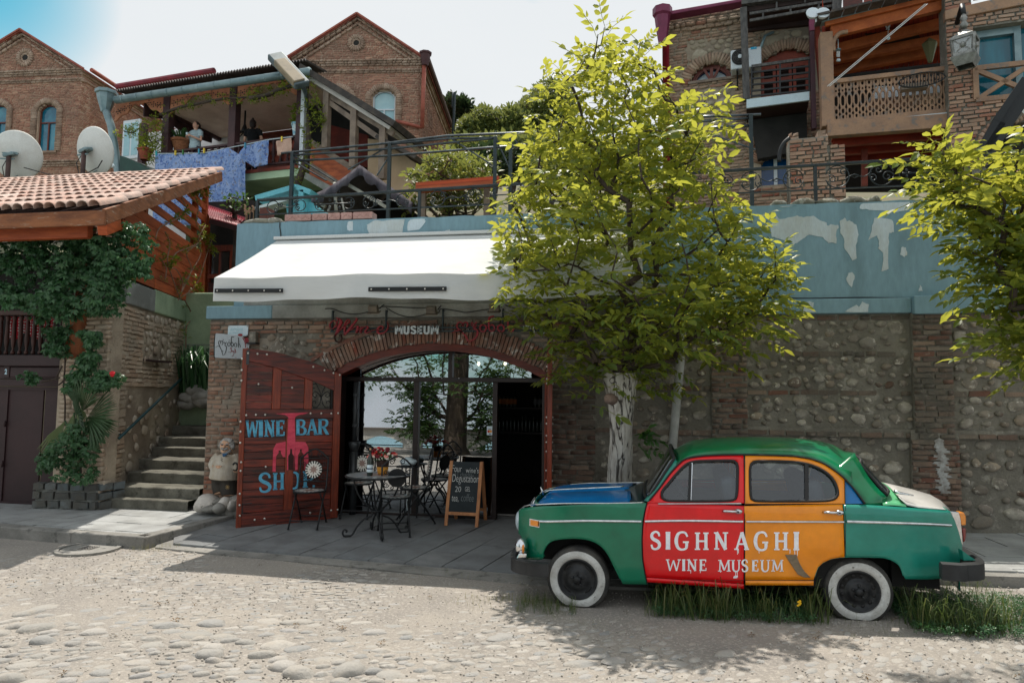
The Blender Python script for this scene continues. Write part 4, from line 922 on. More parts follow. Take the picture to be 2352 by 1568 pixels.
b7=mat('chrome',(.72,.74,.76),(.55,.57,.6),ns=14,af=.16,b1=1);dq=mat('rubber',(.014,.014,.015),af=.6);ok=mat('tyre',C_(58,58,58),C_(84,82,78),ns=8,af=.9,aq=.4,bs=70)
x4=mat('whitewall',C_(206,208,206),C_(176,176,172),ns=7,af=.85,aq=.3,bs=60,col3=C_(110,106,100),ns3=30,lo3=.62,hi3=.7);mr=mat('wheel_steel',C_(58,60,62),C_(36,37,39),ns=9,af=.5,aq=.15,b1=.35);r3=mat('bumper_rubber',C_(46,48,50),C_(30,31,33),ns=6,af=.55)
jp=mat('amber_lens',C_(232,140,40),af=.2,ea=.5);hq=mat('red_lens',C_(120,24,24),af=.2,ea=.5);ht=mat('car_hull',(.012,.012,.012),af=.9);ol=mat('car_seat',C_(70,78,86),C_(56,62,70),ns=5,af=.7)
ms=dc('car_glass',(.80,.86,.88),refl=.05,opaque=.07,oc=C_(96,112,122));r4=dc('car_glass_dark',(.3,.36,.38),refl=.10,opaque=.35,oc=C_(40,52,52))
cm=ai('painted_car','vintage saloon car painted green, red, orange and blue with white wall tyres parked in grass','car',(cf(1.1,0,WC).x,cf(1.1,0,WC).y,.03))
def ev(name,al,m,both=1,off=0,label=None,a6=.008):
 """rows of (u,v); near side and its mirror on the far side"""
 o=MB().grid([[bq(u,v,off)for u,v in r]for r in al]).aa(name,m,cm,ae=1,fix=1,a6=a6)
 if label:o['label']=label
 if both:MB().grid([[k4(u,v,off)for u,v in r]for r in al]).aa(name,m,cm,ae=1,fix=1,a6=a6)
 return o
def gx(us,jg,n8,n=14):
 return[[(u,n8(u)+(jg(u)-n8(u))*j/n)for u in us]for j in range(n+1)]
def qd(k,az,off=0):
 L_=[ch(k,x,y,off)for x,y in az];return lambda u:a7(u,L_),L_
def e8(L_,n=6):
 us=sorted({p[0]for p in L_});o=[]
 for a,b in zip(us,us[1:]):
  m_=max(1,int((b-a)/.035));o+=[a+(b-a)*i/m_ for i in range(m_)]
 return o+[us[-1]]
x5,ft=qd('c5',[(150,668),(175,650),(260,638),(350,632),(600,622),(1000,612),(1150,608)])
x6,Cl=qd('c5',[(150,852),(170,870),(188,960),(205,1050),(330,1052),(334,1000),(356,950),(400,908),(470,890),(550,884),(640,887),(720,903),(790,942),(850,1012),(900,1112),(945,1202),(962,1242),(1152,1246)])
r5=[ch('c5',x,y)for x,y in[(1152,608),(1134,680),(1119,780),(1113,900),(1118,1050),(1138,1170),(1156,1246)]]
gap=lambda v:a7(-v,[(-b,a)for a,b in r5])
us=e8(ft+Cl);us=[u for u in us if u<r5[0][0]-.002]
al=gx(us,x5,x6,16)
for r in al:
 k=len(r)
 for i in range(k):
  u,v=r[i]
  Cm=gap(v)-.006
  f=max(0,min(1,(u-us[-1]+.35)/.35));r[i]=(u+f*f*(Cm-us[-1]),v)
ev('front_fender',al,jo)
def jq(vs,L,R,n=22):return[[(L(v)+(R(v)-L(v))*i/n,v)for i in range(n+1)]for v in vs]
vb=ch('c5',1500,614)[1];Ae=ch('c5',1500,1212)[1];Cn=ch('c5',1500,1250)[1]
rA=[ch('c5',x,y)for x,y in((1910,240),(1915,615),(1917,900),(1913,1212),(1913,1250))];vq=lambda v:a7(-v,[(-b,a)for a,b in rA])
Af=lambda a,b,n:[a+(b-a)*i/n for i in range(n+1)]
cp=ev('front_door',jq(Af(Ae,vb,18),lambda v:gap(v)+.006,lambda v:vq(v)-.004),ho,label='red front door with white painted lettering')
ev('sill',jq(Af(Cn,Ae-.004,2),lambda v:gap(v)+.006,lambda v:vq(v)-.002),ho,off=.004)
rB=[ch('c6',x,y)for x,y in((745,412),(750,620),(753,800),(751,1028))];rg2=lambda v:a7(-v,[(-b,a)for a,b in rB])
r6=[(-28,1212),(505,1212),(512,1188),(540,1112),(580,1075),(640,1047),(700,1036),(748,1032)]
x7,Co=qd('c6',r6)
qe=[u for u in e8(Co)if u>vq(.6)+.004];qe=[vq(.6)+.004]+qe
Cp=lambda u:vb+(ch('c6',700,617)[1]-vb)*(u-qe[0])/(qe[-1]-qe[0])
fe=ev('rear_door',gx(qe,Cp,x7,16),gv,label='orange rear door with white painted lettering')
sb=[ch('c6',x,y)for x,y in((-28,1250),(505,1252))];Cq=[ch('c6',x,y)for x,y in((-28,1216),(505,1218))]
ev('sill',[[(a[0]+(b[0]-a[0])*i/12,a[1]+(b[1]-a[1])*i/12)for i in range(13)]for a,b in(sb,Cq)],gv,off=.004)
tp,tL=qd('c6',[(756,622),(910,624),(1040,631),(1250,646),(1400,657),(1570,670),(1610,745),(1640,830),(1668,935)])
bt,bL=qd('c6',[(756,1031),(1000,1033),(1080,1042),(1150,1072),(1190,1112),(1215,1182),(1225,1203),(1400,1207),(1530,1196),(1640,1110),(1668,985)])
Cr=e8(tL+bL);ev('rear_fender',gx(Cr,tp,bt,16),eu)
def r7(name,k,r8,inner,m,n=64,off=0):
 O=[ch(k,x,y)for x,y in r8];I=[ch(k,x,y)for x,y in inner]
 def jr(L_,n):
  az=L_+[L_[0]];d=[0]
  for a,b in zip(az,az[1:]):d.append(d[-1]+hypot(a[0]-b[0],a[1]-b[1]))
  o=[]
  for i in range(n):
   s=d[-1]*i/n;j=max(x for x in range(len(d))if d[x]<=s+1e-9);j=min(j,len(az)-2);t=(s-d[j])/max(1e-9,d[j+1]-d[j]);o.append((az[j][0]+(az[j+1][0]-az[j][0])*t,az[j][1]+(az[j+1][1]-az[j][1])*t))
  return o
 def lj(c,a):
  dk=None;dx,dy=cos(a),sin(a);m_=len(O)
  for i in range(m_):
   (x1,y1),(x2,y2)=O[i],O[(i+1)%m_];om=dx*(y2-y1)-dy*(x2-x1)
   if abs(om)<1e-12:continue
   t=((x1-c[0])*(y2-y1)-(y1-c[1])*(x2-x1))/om;s=((x1-c[0])*dy-(y1-c[1])*dx)/om
   if t>0 and-1e-6<=s<=1+1e-6 and(dk is None or t>dk):dk=t
  return(c[0]+dx*dk,c[1]+dy*dk)if dk else None
 I2=jr([(p.x,p.y)for p in eg(I+[I[0]],4)][:-1],n);c=(sum(p[0]for p in I2)/n,sum(p[1]for p in I2)/n)
 on=sorted([(atan2(p[1]-c[1],p[0]-c[0]),p)for p in I2]+[])
 for p in O:on.append((atan2(p[1]-c[1],p[0]-c[0]),None))
 on.sort(key=lambda z:z[0])
 def oo(a):
  dx,dy=cos(a),sin(a);dk=None
  for i in range(n):
   (x1,y1),(x2,y2)=I2[i],I2[(i+1)%n];om=dx*(y2-y1)-dy*(x2-x1)
   if abs(om)<1e-12:continue
   t=((x1-c[0])*(y2-y1)-(y1-c[1])*(x2-x1))/om;s=((x1-c[0])*dy-(y1-c[1])*dx)/om
   if t>0 and-1e-6<=s<=1+1e-6:dk=t if dk is None else max(dk,t)
  return(c[0]+dx*dk,c[1]+dy*dk)if dk else None
 r9,js=[],[]
 for a,p in on:
  i_,o_=oo(a),lj(c,a)
  if i_ and o_:r9 .append(i_);js.append(o_)
 r9 .append(r9[0]);js.append(js[0])
 mid=[((a[0]+b[0])/2,(a[1]+b[1])/2)for a,b in zip(r9,js)]
 rr=[r9,mid,js]
 ev(name,rr,m,off=off)
 for ew in(bq,k4):
  MB().ag([ew(u,v,.006)for u,v in I2],.011,6,closed=1).aa('window_seal',dq,cm,ae=1)
  cc=[ew(u,v,-.012)for u,v in I2];MB().add([ew(c[0],c[1],-.012)]+cc,[(0,i+1,(i+1)%n+1)for i in range(n)]).aa('window',ms,cm)
 return I2
fo=[(1160,611),(1175,590),(1250,497),(1330,388),(1400,312),(1440,278),(1500,260),(1600,247),(1750,240),(1908,238),(1913,420),(1915,611)]
fi=[((540+x/3.92)*1.96,(20+y/3.92)*1.96)for x,y in[(430,1060),(420,1000),(440,930),(520,840),(600,740),(680,650),(760,570),(820,525),(880,500),(1000,482),(1300,475),(1520,475),(1580,500),(1608,570),(1606,800),(1600,950),(1580,1050),(1520,1095),(1200,1108),(700,1106),(500,1098)]]
I1=r7('door_frame','c5',fo,fi,ho)
ro=[(-30,617),(-30,240),(0,240),(200,244),(350,250),(480,270),(580,305),(660,355),(720,402),(746,424),(749,617)]
ri=[(20,575),(12,540),(8,400),(12,320),(40,285),(150,280),(300,284),(430,297),(540,332),(620,382),(668,440),(694,510),(690,552),(655,580),(560,592),(300,595),(60,592)]
I2_=r7('door_frame','c6',ro,ri,gv)
for k,(xa,ya,xb,yb),m,r_ in(('B',(892,500,868,1095),b7,.007),('B',(868,520,850,1090),dq,.012),('c6',(450,300,452,592),dq,.014)):
 a,b=ch(k,xa,ya),ch(k,xb,yb);MB().bz(bq(*a,.006),bq(*b,.006),r_*2,r_*1.3,up=CF.n).aa('window_bar',m,cm)
Ag=[ch('c6',x,y)for x,y in((752,430),(800,480),(850,548),(898,616),(752,618))]
MB().ah(Ag,lambda u,v,w:bq(u,v,-.02+w),0,.006).aa('quarter_panel',f6,cm);MB().ah(Ag,lambda u,v,w:k4(u,v,-.02+w),0,.006).aa('quarter_panel',f6,cm)
si=[ch(k,x,y,-.012)for k,x,y in[('c5',1172,585),('c5',1250,490),('c5',1330,380),('c5',1400,303),('c5',1440,270),('c5',1500,250),('c5',1600,238),('c5',1750,231),('c6',0,230),('c6',200,235),('c6',350,241),('c6',480,262),('c6',580,297),('c6',660,347),('c6',745,415),('c6',830,510),('c6',905,612)]]
def hc(k,x,y,w):return CF.hit(q(k,x,y),w)
jt=[hc(k,x,y,WC-.12)for k,x,y in[('c5',1400,150),('c5',1500,114),('c5',1650,94),('c5',1800,86),('c5',1950,83),('c6',200,85),('c6',400,92),('c6',520,106),('c6',640,136),('c6',720,172)]]
uw0=ch('c5',1372,262)[0]
sj=lambda u:a7(u,si);oq=lambda u:a7(u,jt)-.012
Ah,Cs=hc('c5',1352,178,WC)[0],hc('c6',838,240,WC)[0]
Ai=16;al=[];Aj=34
Ak,Ct=ch('c5',1385,300,-.012)[0],ch('c6',800,470,-.012)[0]
for i in range(Aj+1):
 t=i/Aj;ud=Ak+(Ct-Ak)*t;uc=Ah+(Cs-Ah)*t
 vd=sj(ud);vc=oq(uc);wd=ws(ud,vd)-.01;r_=[]
 if t<.12:vc-=.05*(1-t/.12)**2
 if t>.8:vc-=.035*((t-.8)/.2)**2
 for j in range(2*Ai+1):
  s=j/Ai
  if s<=1:a=s*pi/2;f=sin(a)**.9;g=1-cos(a)
  else:a=(2-s)*pi/2;f=sin(a)**.9;g=1-cos(a)
  w=wd+(WC-wd)*g if s<=1 else 2*WC-(wd+(WC-wd)*g)
  uu=ud+(uc-ud)*g;r_.append(cf(uu,vd+(vc-vd)*f,w))
 al.append(r_)
MB().grid(al).aa('roof',ry,cm,ae=1,a6=.01)
def mv(name,m,k,A,B,offA=-.014,offB=-.05,both=1):
 a=[ch(kk,x,y,offA)for kk,x,y in A];b=[ch(kk,x,y,offB)for kk,x,y in B];n=14
 def rs(L_,t):
  d=[0]
  for p,r_ in zip(L_,L_[1:]):d.append(d[-1]+hypot(p[0]-r_[0],p[1]-r_[1]))
  s=t*d[-1]
  for i in range(len(L_)-1):
   if s<=d[i+1]+1e-9:
    f=(s-d[i])/max(1e-9,d[i+1]-d[i]);return(L_[i][0]+(L_[i+1][0]-L_[i][0])*f,L_[i][1]+(L_[i+1][1]-L_[i][1])*f)
  return L_[-1]
 for ew in((bq,k4)if both else(bq,)):
  al=[]
  for i in range(n+1):
   p,r_=rs(a,i/n),rs(b,i/n);al.append([ew(p[0]+(r_[0]-p[0])*j/4,p[1]+(r_[1]-p[1])*j/4,offA+(offB-offA)*(j/4)**1.5)for j in range(5)])
  MB().grid(al).aa(name,m,cm,ae=1,a6=.008)
mv('pillar',eu,'c5',[('c5',1162,600),('c5',1250,492),('c5',1330,382),('c5',1402,303)],[('c5',1128,590),('c5',1215,500),('c5',1300,370),('c5',1374,262)])
mv('pillar',ry,'c6',[('c6',668,350),('c6',745,414),('c6',830,512),('c6',912,622)],[('c6',822,218),('c6',858,275),('c6',930,400),('c6',1010,500),('c6',1078,560),('c6',1066,628)][:5]+[('c6',1060,626)],offB=-.09)
for ew in(bq,k4):
 MB().ag([ew(u,v,.004)for u,v in[(p.x,p.y)for p in eg(si,5)]],.008,6).aa('drip_moulding',dq,cm,ae=1)
ju=[ch(k,x,y,-.05)for k,x,y in[('A',190,1240),('A',390,1172),('A',650,1160),('A',1000,1150),('A',1500,1146),('A',1895,1142)]]
gy=[hc('A',x,y,WC)for x,y in[(500,1005),(570,945),(800,930),(1200,910),(1500,896),(1780,882)]]
Cu=[hc('A',x,y,WC+.28)for x,y in[(470,1030),(560,985),(700,955),(1000,932),(1400,908),(1780,890)]]
lf,Al,bf=(lambda u:a7(u,ju)),(lambda u:a7(u,gy)),(lambda u:a7(u,Cu))
i9,mn=ju[1][0]-.02,ju[-1][0];al=[]
for i in range(25):
 t=i/24;r_=[]
 ue=i9+(mn-i9)*t
 uc=(gy[0][0]-.03)+(mn-.02-gy[0][0])*t
 ve=lf(ue)+.002;we=ws(ue,ve)-.055;vc=Al(uc)-.02;lk=max(vc-.035,ve+.03)
 drop=.16*max(0,(.16-t)/.16)**2
 fh=[(0,ve),(.06,ve-.008),(.12,ve-.004),(.2,ve+(lk-ve)*.45),(.3,ve+(lk-ve)*.82),(.42,lk),(.62,lk+.012),(.85,vc-.008),(.94,vc),(.965,vc+.012),(1,vc+.014)]
 for s,v in fh:r_.append(cf(ue+(uc-ue)*s**1.4,v-drop*s,we+(WC-we)*s))
 for s,v in reversed(fh[:-1]):r_.append(cf(ue+(uc-ue)*s**1.4,v-drop*s,2*WC-(we+(WC-we)*s)))
 al.append(r_)
x8=MB().grid(al).aa('hood',f6,cm,ae=1,a6=.006);x8['label']='blue hood with chipped paint'
al=[]
for j in range(8):
 t=j/7;row=[]
 for i in range(19):
  s=-1+2*i/18;wv=WC+(ws(i9,.8)-.06-WC)*s;uu=UF+.1+.10*abs(s)**3-.10*sin(t*2.6)+.02;vv=.38+(lf(i9)-.36)*t
  row.append(cf(uu+.03,vv,wv))
 al.append(row)
MB().grid(al).aa('nose_panel',jo,cm,ae=1,a6=.008)
mb=MB()
for i in range(5):mb.ag([cf(UF+.02+.09*abs(s)**3,.5+.045*i,WC+.42*s)for s in np.linspace(-1,1,13)],.012,6)
g_=mb.aa('grille',b7,cm,ae=1);g_['kind']='stuff'
MB().ag([cf(uc,Al(uc)+.0,WC)for uc in np.linspace(gy[0][0]+.02,gy[-1][0],14)],.009,6).aa('hood_strip',b7,cm,ae=1)
ll=[ch('A',x,y,-.03)for x,y in[(185,1232),(230,1200),(300,1180),(650,1164),(1000,1157),(1500,1156),(1900,1150),(2120,1140)]]
for ew in(bq,k4):MB().ag([ew(u,v+.004,-.035)for u,v in ll],.008,6).aa('fender_strip',b7,cm,ae=1)
o_=hc('A',510,985,WC);MB().ag([cf(o_[0],o_[1]-.02,WC),cf(o_[0]-.005,o_[1]+.03,WC),cf(o_[0]-.02,o_[1]+.06,WC)],[.016,.01,.004],8).aa('hood_ornament',b7,cm,ae=1)
Cv=[ch('A',x,y,-.03)for x,y in[(180,1240),(220,1205),(290,1175),(390,1170)]];Cw=[ch('A',x,y,-.16)for x,y in[(205,1225),(250,1185),(310,1160),(400,1150)]]
for ew in(bq,k4):MB().grid([[ew(u,v,-.03)for u,v in Cv],[ew(u,v,-.16)for u,v in Cw]]).aa('fender_lip',f6,cm,ae=1,a6=.006)
Am=ch('c5',158,760,-.02);hv=abs(ch('c5',158,665)[1]-ch('c5',158,855)[1])/2
for ew,sg in((bq,1),(k4,-1)):
 c=ew(Am[0],Am[1],-.105);ax=(-CF.u*.97+CF.n*.22*sg).normalized();yx=ax.cross(ad((0,0,1))).normalized();R_=Matrix((yx,ax.cross(yx)*-1,ax)).transposed()
 hl=MB().au([(hv,-.05),(hv*1.03,.0),(hv*.98,.022),(hv*.88,.03)],c,20,R_,cap=0).aa('headlight',b7,cm,ae=1)
 MB().au([(hv*.89,.026),(hv*.7,.048),(hv*.35,.06),(0,.064)],c,20,R_,cap=0).aa('lens',mat('lamp_lens',C_(190,205,214),C_(150,170,182),ns=9,af=.08,ea=.6),hl,ae=1)
def jv(name,A,B,ca,cb,m,An,offs=-.045):
 a=[ch(k,x,y,offs)for k,x,y in A];al=[]
 for j in range(9):
  t=j/8;p=(a[0][0]+(a[1][0]-a[0][0])*t,a[0][1]+(a[1][1]-a[0][1])*t);pc=(ca[0]+(cb[0]-ca[0])*t,ca[1]+(cb[1]-ca[1])*t);wv=ws(*p)+offs;row=[]
  for i in range(21):
   s=i/10-1;f=sqrt(max(0,1-abs(s)**2.6));row.append(cf(p[0]+(pc[0]-p[0])*f,p[1]+(pc[1]-p[1])*f,WC-(wv-WC)*s))
  al.append(row)
 MB().grid(al).aa(name,m,cm,ae=1,a6=.004)
 ed=al[0]+[r[-1]for r in al[1:]]+al[-1][::-1][1:]+[r[0]for r in al[1:-1]][::-1]
 MB().ag(ed,.015,7,closed=1).aa('window_seal',dq,cm,ae=1)
jv('windscreen',[('c5',1165,575),('c5',1368,262)],None,hc('c5',1128,520,WC+.3),hc('c5',1338,186,WC+.3),r4,0)
jv('rear_window',[('c6',1078,548),('c6',868,300)],None,hc('c6',1060,470,WC+.3),hc('c6',852,246,WC+.25),ms,0,-.10)
def os(name,m,st,edge_off=-.05):
 """st: list of (edge point, centre point)"""
 al=[]
 for(ke,xe,ye),(kc,xc,yc)in st:
  ue,ve=ch(ke,xe,ye,edge_off);uc,vc=hc(kc,xc,yc,WC);we=ws(ue,ve)+edge_off;r_=[]
  for i in range(17):
   s=abs(i/8-1);g=s**1.0;f=1-g;ff=sin(f*pi/2);r_.append(cf(ue+(uc-ue)*f,ve+(vc-ve)*ff,WC+(we-WC)*(g if i<8 else-g)))
  al.append(r_)
 return MB().grid(al).aa(name,m,cm,ae=1,a6=.006)
ot=d3('cowl_dark',C_(30,54,62),C_(22,44,52),C_(150,160,165))
os('cowl',ot,[(('A',1898,1142),('A',1790,915)),(('A',2010,1140),('A',1950,905)),(('A',2120,1136),('A',2090,895))])
os('rear_deck',x3,[(('c6',1050,628),('c6',1010,440)),(('c6',1110,626),('c6',1050,452)),(('c6',1180,632),('c6',1100,470)),(('c6',1235,640),('c6',1130,480))],-.03)
tk=os('trunk_lid',r2,[(('c6',1185,575),('c6',1060,454)),(('c6',1240,626),('c6',1150,472)),(('c6',1330,645),('c6',1290,506)),(('c6',1440,655),('c6',1420,545)),(('c6',1520,660),('c6',1500,590)),(('c6',1572,668),('c6',1570,655))],-.075)
tk['label']='white trunk lid'
h=[hc('c6',x,y,-.2)for x,y in((1140,530),(1190,545),(1290,562))];MB().ag([cf(u,v+.012,-.2)for u,v in h],[.016,.012,.006],7).aa('hinge',b7,cm,ae=1)
al=[]
for j in range(9):
 t=j/8;v=.30+(ch('c6',1572,668)[1]-.30)*t;row=[]
 Ao=a7(v,sorted([(b,a)for a,b in[ch('c6',x,y)for x,y in((1660,1100),(1668,960),(1640,830),(1572,668))]]))
 for i in range(17):
  s=i/8-1;wv=ws(Ao,v)-.01;row.append(cf(Ao+.05*(1-abs(s)**2.5)-.008,v,WC-(wv-WC)*s))
 al.append(row)
MB().grid(al).aa('rear_panel',eu,cm,ae=1,a6=.006)
for ew,sg in((bq,1),(k4,-1)):
 Cx=[ch('c6',x,y)for x,y in((1575,672),(1645,680),(1660,740),(1672,860),(1676,930),(1668,945),(1640,835),(1600,725))]
 MB().ah(Cx,lambda u,v,w:ew(u,v,w),-.07,.004).aa('lamp_bezel',b7,cm,aj=.004)
 a1=[ch('c6',x,y)for x,y in((1647,682),(1690,684),(1706,715),(1708,786),(1668,790),(1656,730))];a2=[ch('c6',x,y)for x,y in((1672,806),(1706,806),(1708,870),(1700,912),(1684,922),(1678,860))]
 tl=MB().ah(a1,lambda u,v,w:ew(u,v,w),-.09,-.006).aa('tail_lamp',jp,cm,aj=.012);MB().ah(a2,lambda u,v,w:ew(u,v,w),-.09,-.006).aa('tail_lamp',hq,cm,aj=.012)
def jw(name,az,r_,m,both=1):
 L_=[ch(k,x,y)for k,x,y in az];L2=[(p.x,p.y)for p in eg(L_,6)]
 for ew in((bq,k4)if both else(bq,)):
  mb=MB();rr=[]
  for u,v in L2:rr.append([ew(u,v-r_,.003),ew(u,v-r_*.6,.016),ew(u,v+r_*.6,.016),ew(u,v+r_,.003)])
  mb.grid(rr);mb.aa(name,m,cm,ae=1)
jw('trim_strip',[('c5',312,752),('c5',600,749),('c5',900,751),('c5',1108,754)],.011,b7)
jw('trim_strip',[('c5',1136,753),('c5',1400,748),('c5',1650,750),('c5',1905,754)],.011,b7)
jw('trim_strip',[('c6',-22,754),('c6',350,755),('c6',744,756)],.008,b7)
jw('trim_strip',[('c6',766,753),('c6',1100,763),('c6',1400,774),('c6',1586,783)],.012,b7)
jw('waist_strip',[('c5',1240,614),('c5',1500,612),('c5',1890,611)],.005,b7)
for az in([('c5',1156,606),('c5',1131,680),('c5',1116,780),('c5',1112,900),('c5',1117,1050),('c5',1137,1170),('c5',1158,1246)],[('c5',1918,240),('c5',1919,615),('c5',1920,900),('c5',1917,1212)],[('c6',750,425),('c6',754,620),('c6',757,800),('c6',753,1030)],[('c5',1150,1213),('c5',1500,1214),('c5',1910,1214)],[('c6',-25,1214),('c6',300,1215),('c6',505,1216)],[('c6',-25,617),('c6',400,616),('c6',748,619)]):
 L_=[ch(*p)for p in az];MB().ag([bq(u,v,.0015)for u,v in[(p.x,p.y)for p in eg(L_,4)]],.0038,5).aa('door_seam',dq,cm)
for az in([(334,1040),(336,1000),(358,948),(400,906),(470,888),(550,882),(640,885),(720,901),(790,940),(850,1010),(900,1110),(945,1200)],):
 L_=[ch('c5',*p)for p in az];MB().ag([bq(u,v,-.004)for u,v in[(p.x,p.y)for p in eg(L_,4)]],.009,6).aa('arch_lip',jo,cm,ae=1)
L_=[ch('c6',*p)for p in[(512,1185),(540,1110),(580,1073),(640,1045),(748,1030),(1000,1031),(1080,1040),(1150,1070),(1190,1110),(1215,1180)]];MB().ag([bq(u,v,-.004)for u,v in[(p.x,p.y)for p in eg(L_,4)]],.008,6).aa('arch_lip',eu,cm,ae=1)
def ou(k,x0,x1,y):
 a,b=ch(k,x0,y),ch(k,x1,y+2);t=ai
 mb=MB();mb.ag([bq(a[0],a[1],.01),bq(a[0]+.01,a[1]+.004,.032),bq((a[0]+b[0])/2,(a[1]+b[1])/2+.002,.036),bq(b[0]-.03,b[1]+.002,.03)],[.009,.011,.011,.012],8)
 mb.b5(bq(b[0]-.02,b[1],.015),(.036,.022,.022),12,7,CF.mat());o=mb.aa('door_handle',b7,cm,ae=1);return o
for k,x0,x1,y in(('c5',1746,1886,671),('c6',580,726,680)):
 h_=ou(k,x0,x1,y);b=ch(k,x1-22,y+2);MB().b5(bq(b[0],b[1],.036),(.008,.004,.008),8,5,CF.mat()).aa('keyhole',dq,h_)
i0,i1=ch('c5',240,780),ch('c5',300,748);MB().ah([(i0[0],i0[1]),(i1[0],i0[1]),(i1[0],i1[1]),(i0[0],i1[1])],lambda u,v,w:bq(u,v,w),0,.022).aa('indicator',jp,cm,aj=.004)
i0,i1=ch('c5',230,786),ch('c5',312,744);MB().ah([(i0[0],i0[1]),(i1[0],i0[1]),(i1[0],i1[1]),(i0[0],i1[1])],lambda u,v,w:bq(u,v,w),0,.010).aa('indicator_base',b7,cm,aj=.004)
gl=[ch('c6',x,y)for x,y in((282,1012),(374,1012),(376,1030),(395,1080),(430,1140),(482,1190),(430,1188),(380,1165),(340,1105),(310,1060))]
sm=mat('guard_metal',C_(134,122,104),C_(104,96,84),ns=7,af=.4,b1=.7)
gd=MB().ah(gl,lambda u,v,w:bq(u,v,w),0,.014).aa('stone_guard',sm,cm,aj=.003)
for i in range(5):
 a,b=ch('c6',325+24*i,1055+28*i),ch('c6',375+20*i,1052+27*i);MB().bz(bq(a[0]+.006,a[1],.015),bq(b[0]-.006,b[1],.015),.006,.008,up=CF.n).aa('rib',sm,gd)
Cy,Cz=hc('c5',250,1160,.06)[1],hc('c5',250,1052,.06)[1];fu=hc('c5',118,1100,.04)[0];C0=hc('c5',385,1100,.07)[0]
def ei(name,gz,ov,v0,v1,sg):
 lm=[]
 for t in np.linspace(0,1,5):lm.append((gz+sg*-1*ov*(1-t)+sg*-.12*t*0,.075))
 lm=[(gz-sg*ov,.08),(gz-sg*ov*.6,.085),(gz-sg*.16,.07),(gz-sg*.06,.02),(gz-sg*.01,-.08),(gz+sg*.02,-.3),(gz+sg*.035,WC)]
 pp=lm+[(u,2*WC-w)for u,w in reversed(lm[:-1])];P2=[(p.x,p.y)for p in eg(pp,4)];rr=[];n=len(P2)
 for i,p in enumerate(P2):
  a,b=P2[max(i-1,0)],P2[min(i+1,n-1)];d=ad((b[0]-a[0],b[1]-a[1])).normalized();nn=ad((-d.y,d.x))*(1 if sg<0 else-1)
  c=ad((cf(WC,0,0).x,0));
  o=lambda k:(p[0]-nn.x*k,p[1]-nn.y*k)
  q1,q2=o(.0),o(.075)
  rr.append([cf(q2[0],v0,q2[1]),cf(q1[0],v0+.008,q1[1]),cf(q1[0],v1-.02,q1[1]),cf(o(.03)[0],v1,o(.03)[1]),cf(q2[0],v1-.01,q2[1]),cf(q2[0],v0,q2[1])])
 mb=MB().grid(rr);m_=len(rr[0]);mb.f.append(tuple(range(m_-1)));mb.f.append(tuple(range((n-1)*m_,(n-1)*m_+m_-1)));return mb.aa(name,r3,cm,auto=40)
ei('bumper',fu,C0-fu,Cy,Cz,-1)
C1,C2=hc('c6',1600,1196,.06)[1],hc('c6',1600,1062,.06)[1];ru=hc('c6',1800,1110,.0)[0];C3=hc('c6',1485,1110,.07)[0]
ei('bumper',ru,ru-C3,C1,C2,1)
MB().ah([hc('c6',x,y,-.05)for x,y in((1660,975),(1700,1005),(1765,1050),(1672,1052))],lambda u,v,w:cf(u,v,w),-.10,-.02).aa('bumper_bracket',eu,cm)
MB().ah([hc('c5',x,y,.0)for x,y in((125,1050),(150,1000),(215,1000),(215,1040),(160,1075),(122,1075))],lambda u,v,w:cf(u,v,w),-.06,.03).aa('bumper_bracket',b7,cm,aj=.01)
c_=hc('c5',152,955,-.02);MB().b5(cf(c_[0]+.01,c_[1],-.06),(.06,.07,.075),14,10,CF.mat()).aa('fog_lamp',b7,cm,ae=1)
c2=hc('c5',182,968,.0);MB().b5(cf(c2[0],c2[1],.0),(.012,.02,.04),10,7,CF.mat()).aa('turn_lamp',jp,cm,ae=1)
mb=MB();mb.fb(CF,qd and(UF+.95),UR-.75,.30,.84,WC*2-.02,-.03);mb.fb(CF,UF+.3,UR-.3,.36,.80,WC*2+.22,-.26);mb.fb(CF,UR-.5,UR-.15,.32,.8,WC*2+.1,-.14);
for a_,b_ in((UF+.14,UF+.9),(UR-1.3,UR-.25)):
 for xv,xw in((-.62,-.22),(2*WC+.22,2*WC+.62)):mb.fb(CF,a_,b_,.34,.7,xv,xw)
mb.aa('underbody',ht,cm)
se=MB()
xm=ch('c6',60,600)[0]
for uu in(ch('c5',1830,500)[0],ch('c6',560,500)[0]):
 se=MB();R_=CF.mat()@Matrix.Rotation(-.22,3,'Y')
 se.box(cf(uu,.98,WC),(.14,1.15,.34),R_);se.box(cf(uu-.26,.84,WC),(.5,1.15,.14),CF.mat());se.aa('seat',ol,cm,aj=.05)
sw=ch('c5',1420,520);c=cf(sw[0]+.02,sw[1]-.05,WC+.32);ax=(CF.u*.8+ad((0,0,.55))).normalized();yx=CF.n;zx=ax.cross(yx)
MB().ag([c+(yx*cos(t)+zx*sin(t))*.2 for t in np.linspace(0,6.283,25)[:-1]],.014,7,closed=1).aa('steering_wheel',dq,cm,ae=1);MB().ag([c,c-ax*.35],.02,6).aa('steering_column',dq,cm)
MB().fb(CF,sw[0]-.14,sw[0]-.02,.8,.95,2*WC+.12,-.12).aa('dashboard',ht,cm,aj=.03)
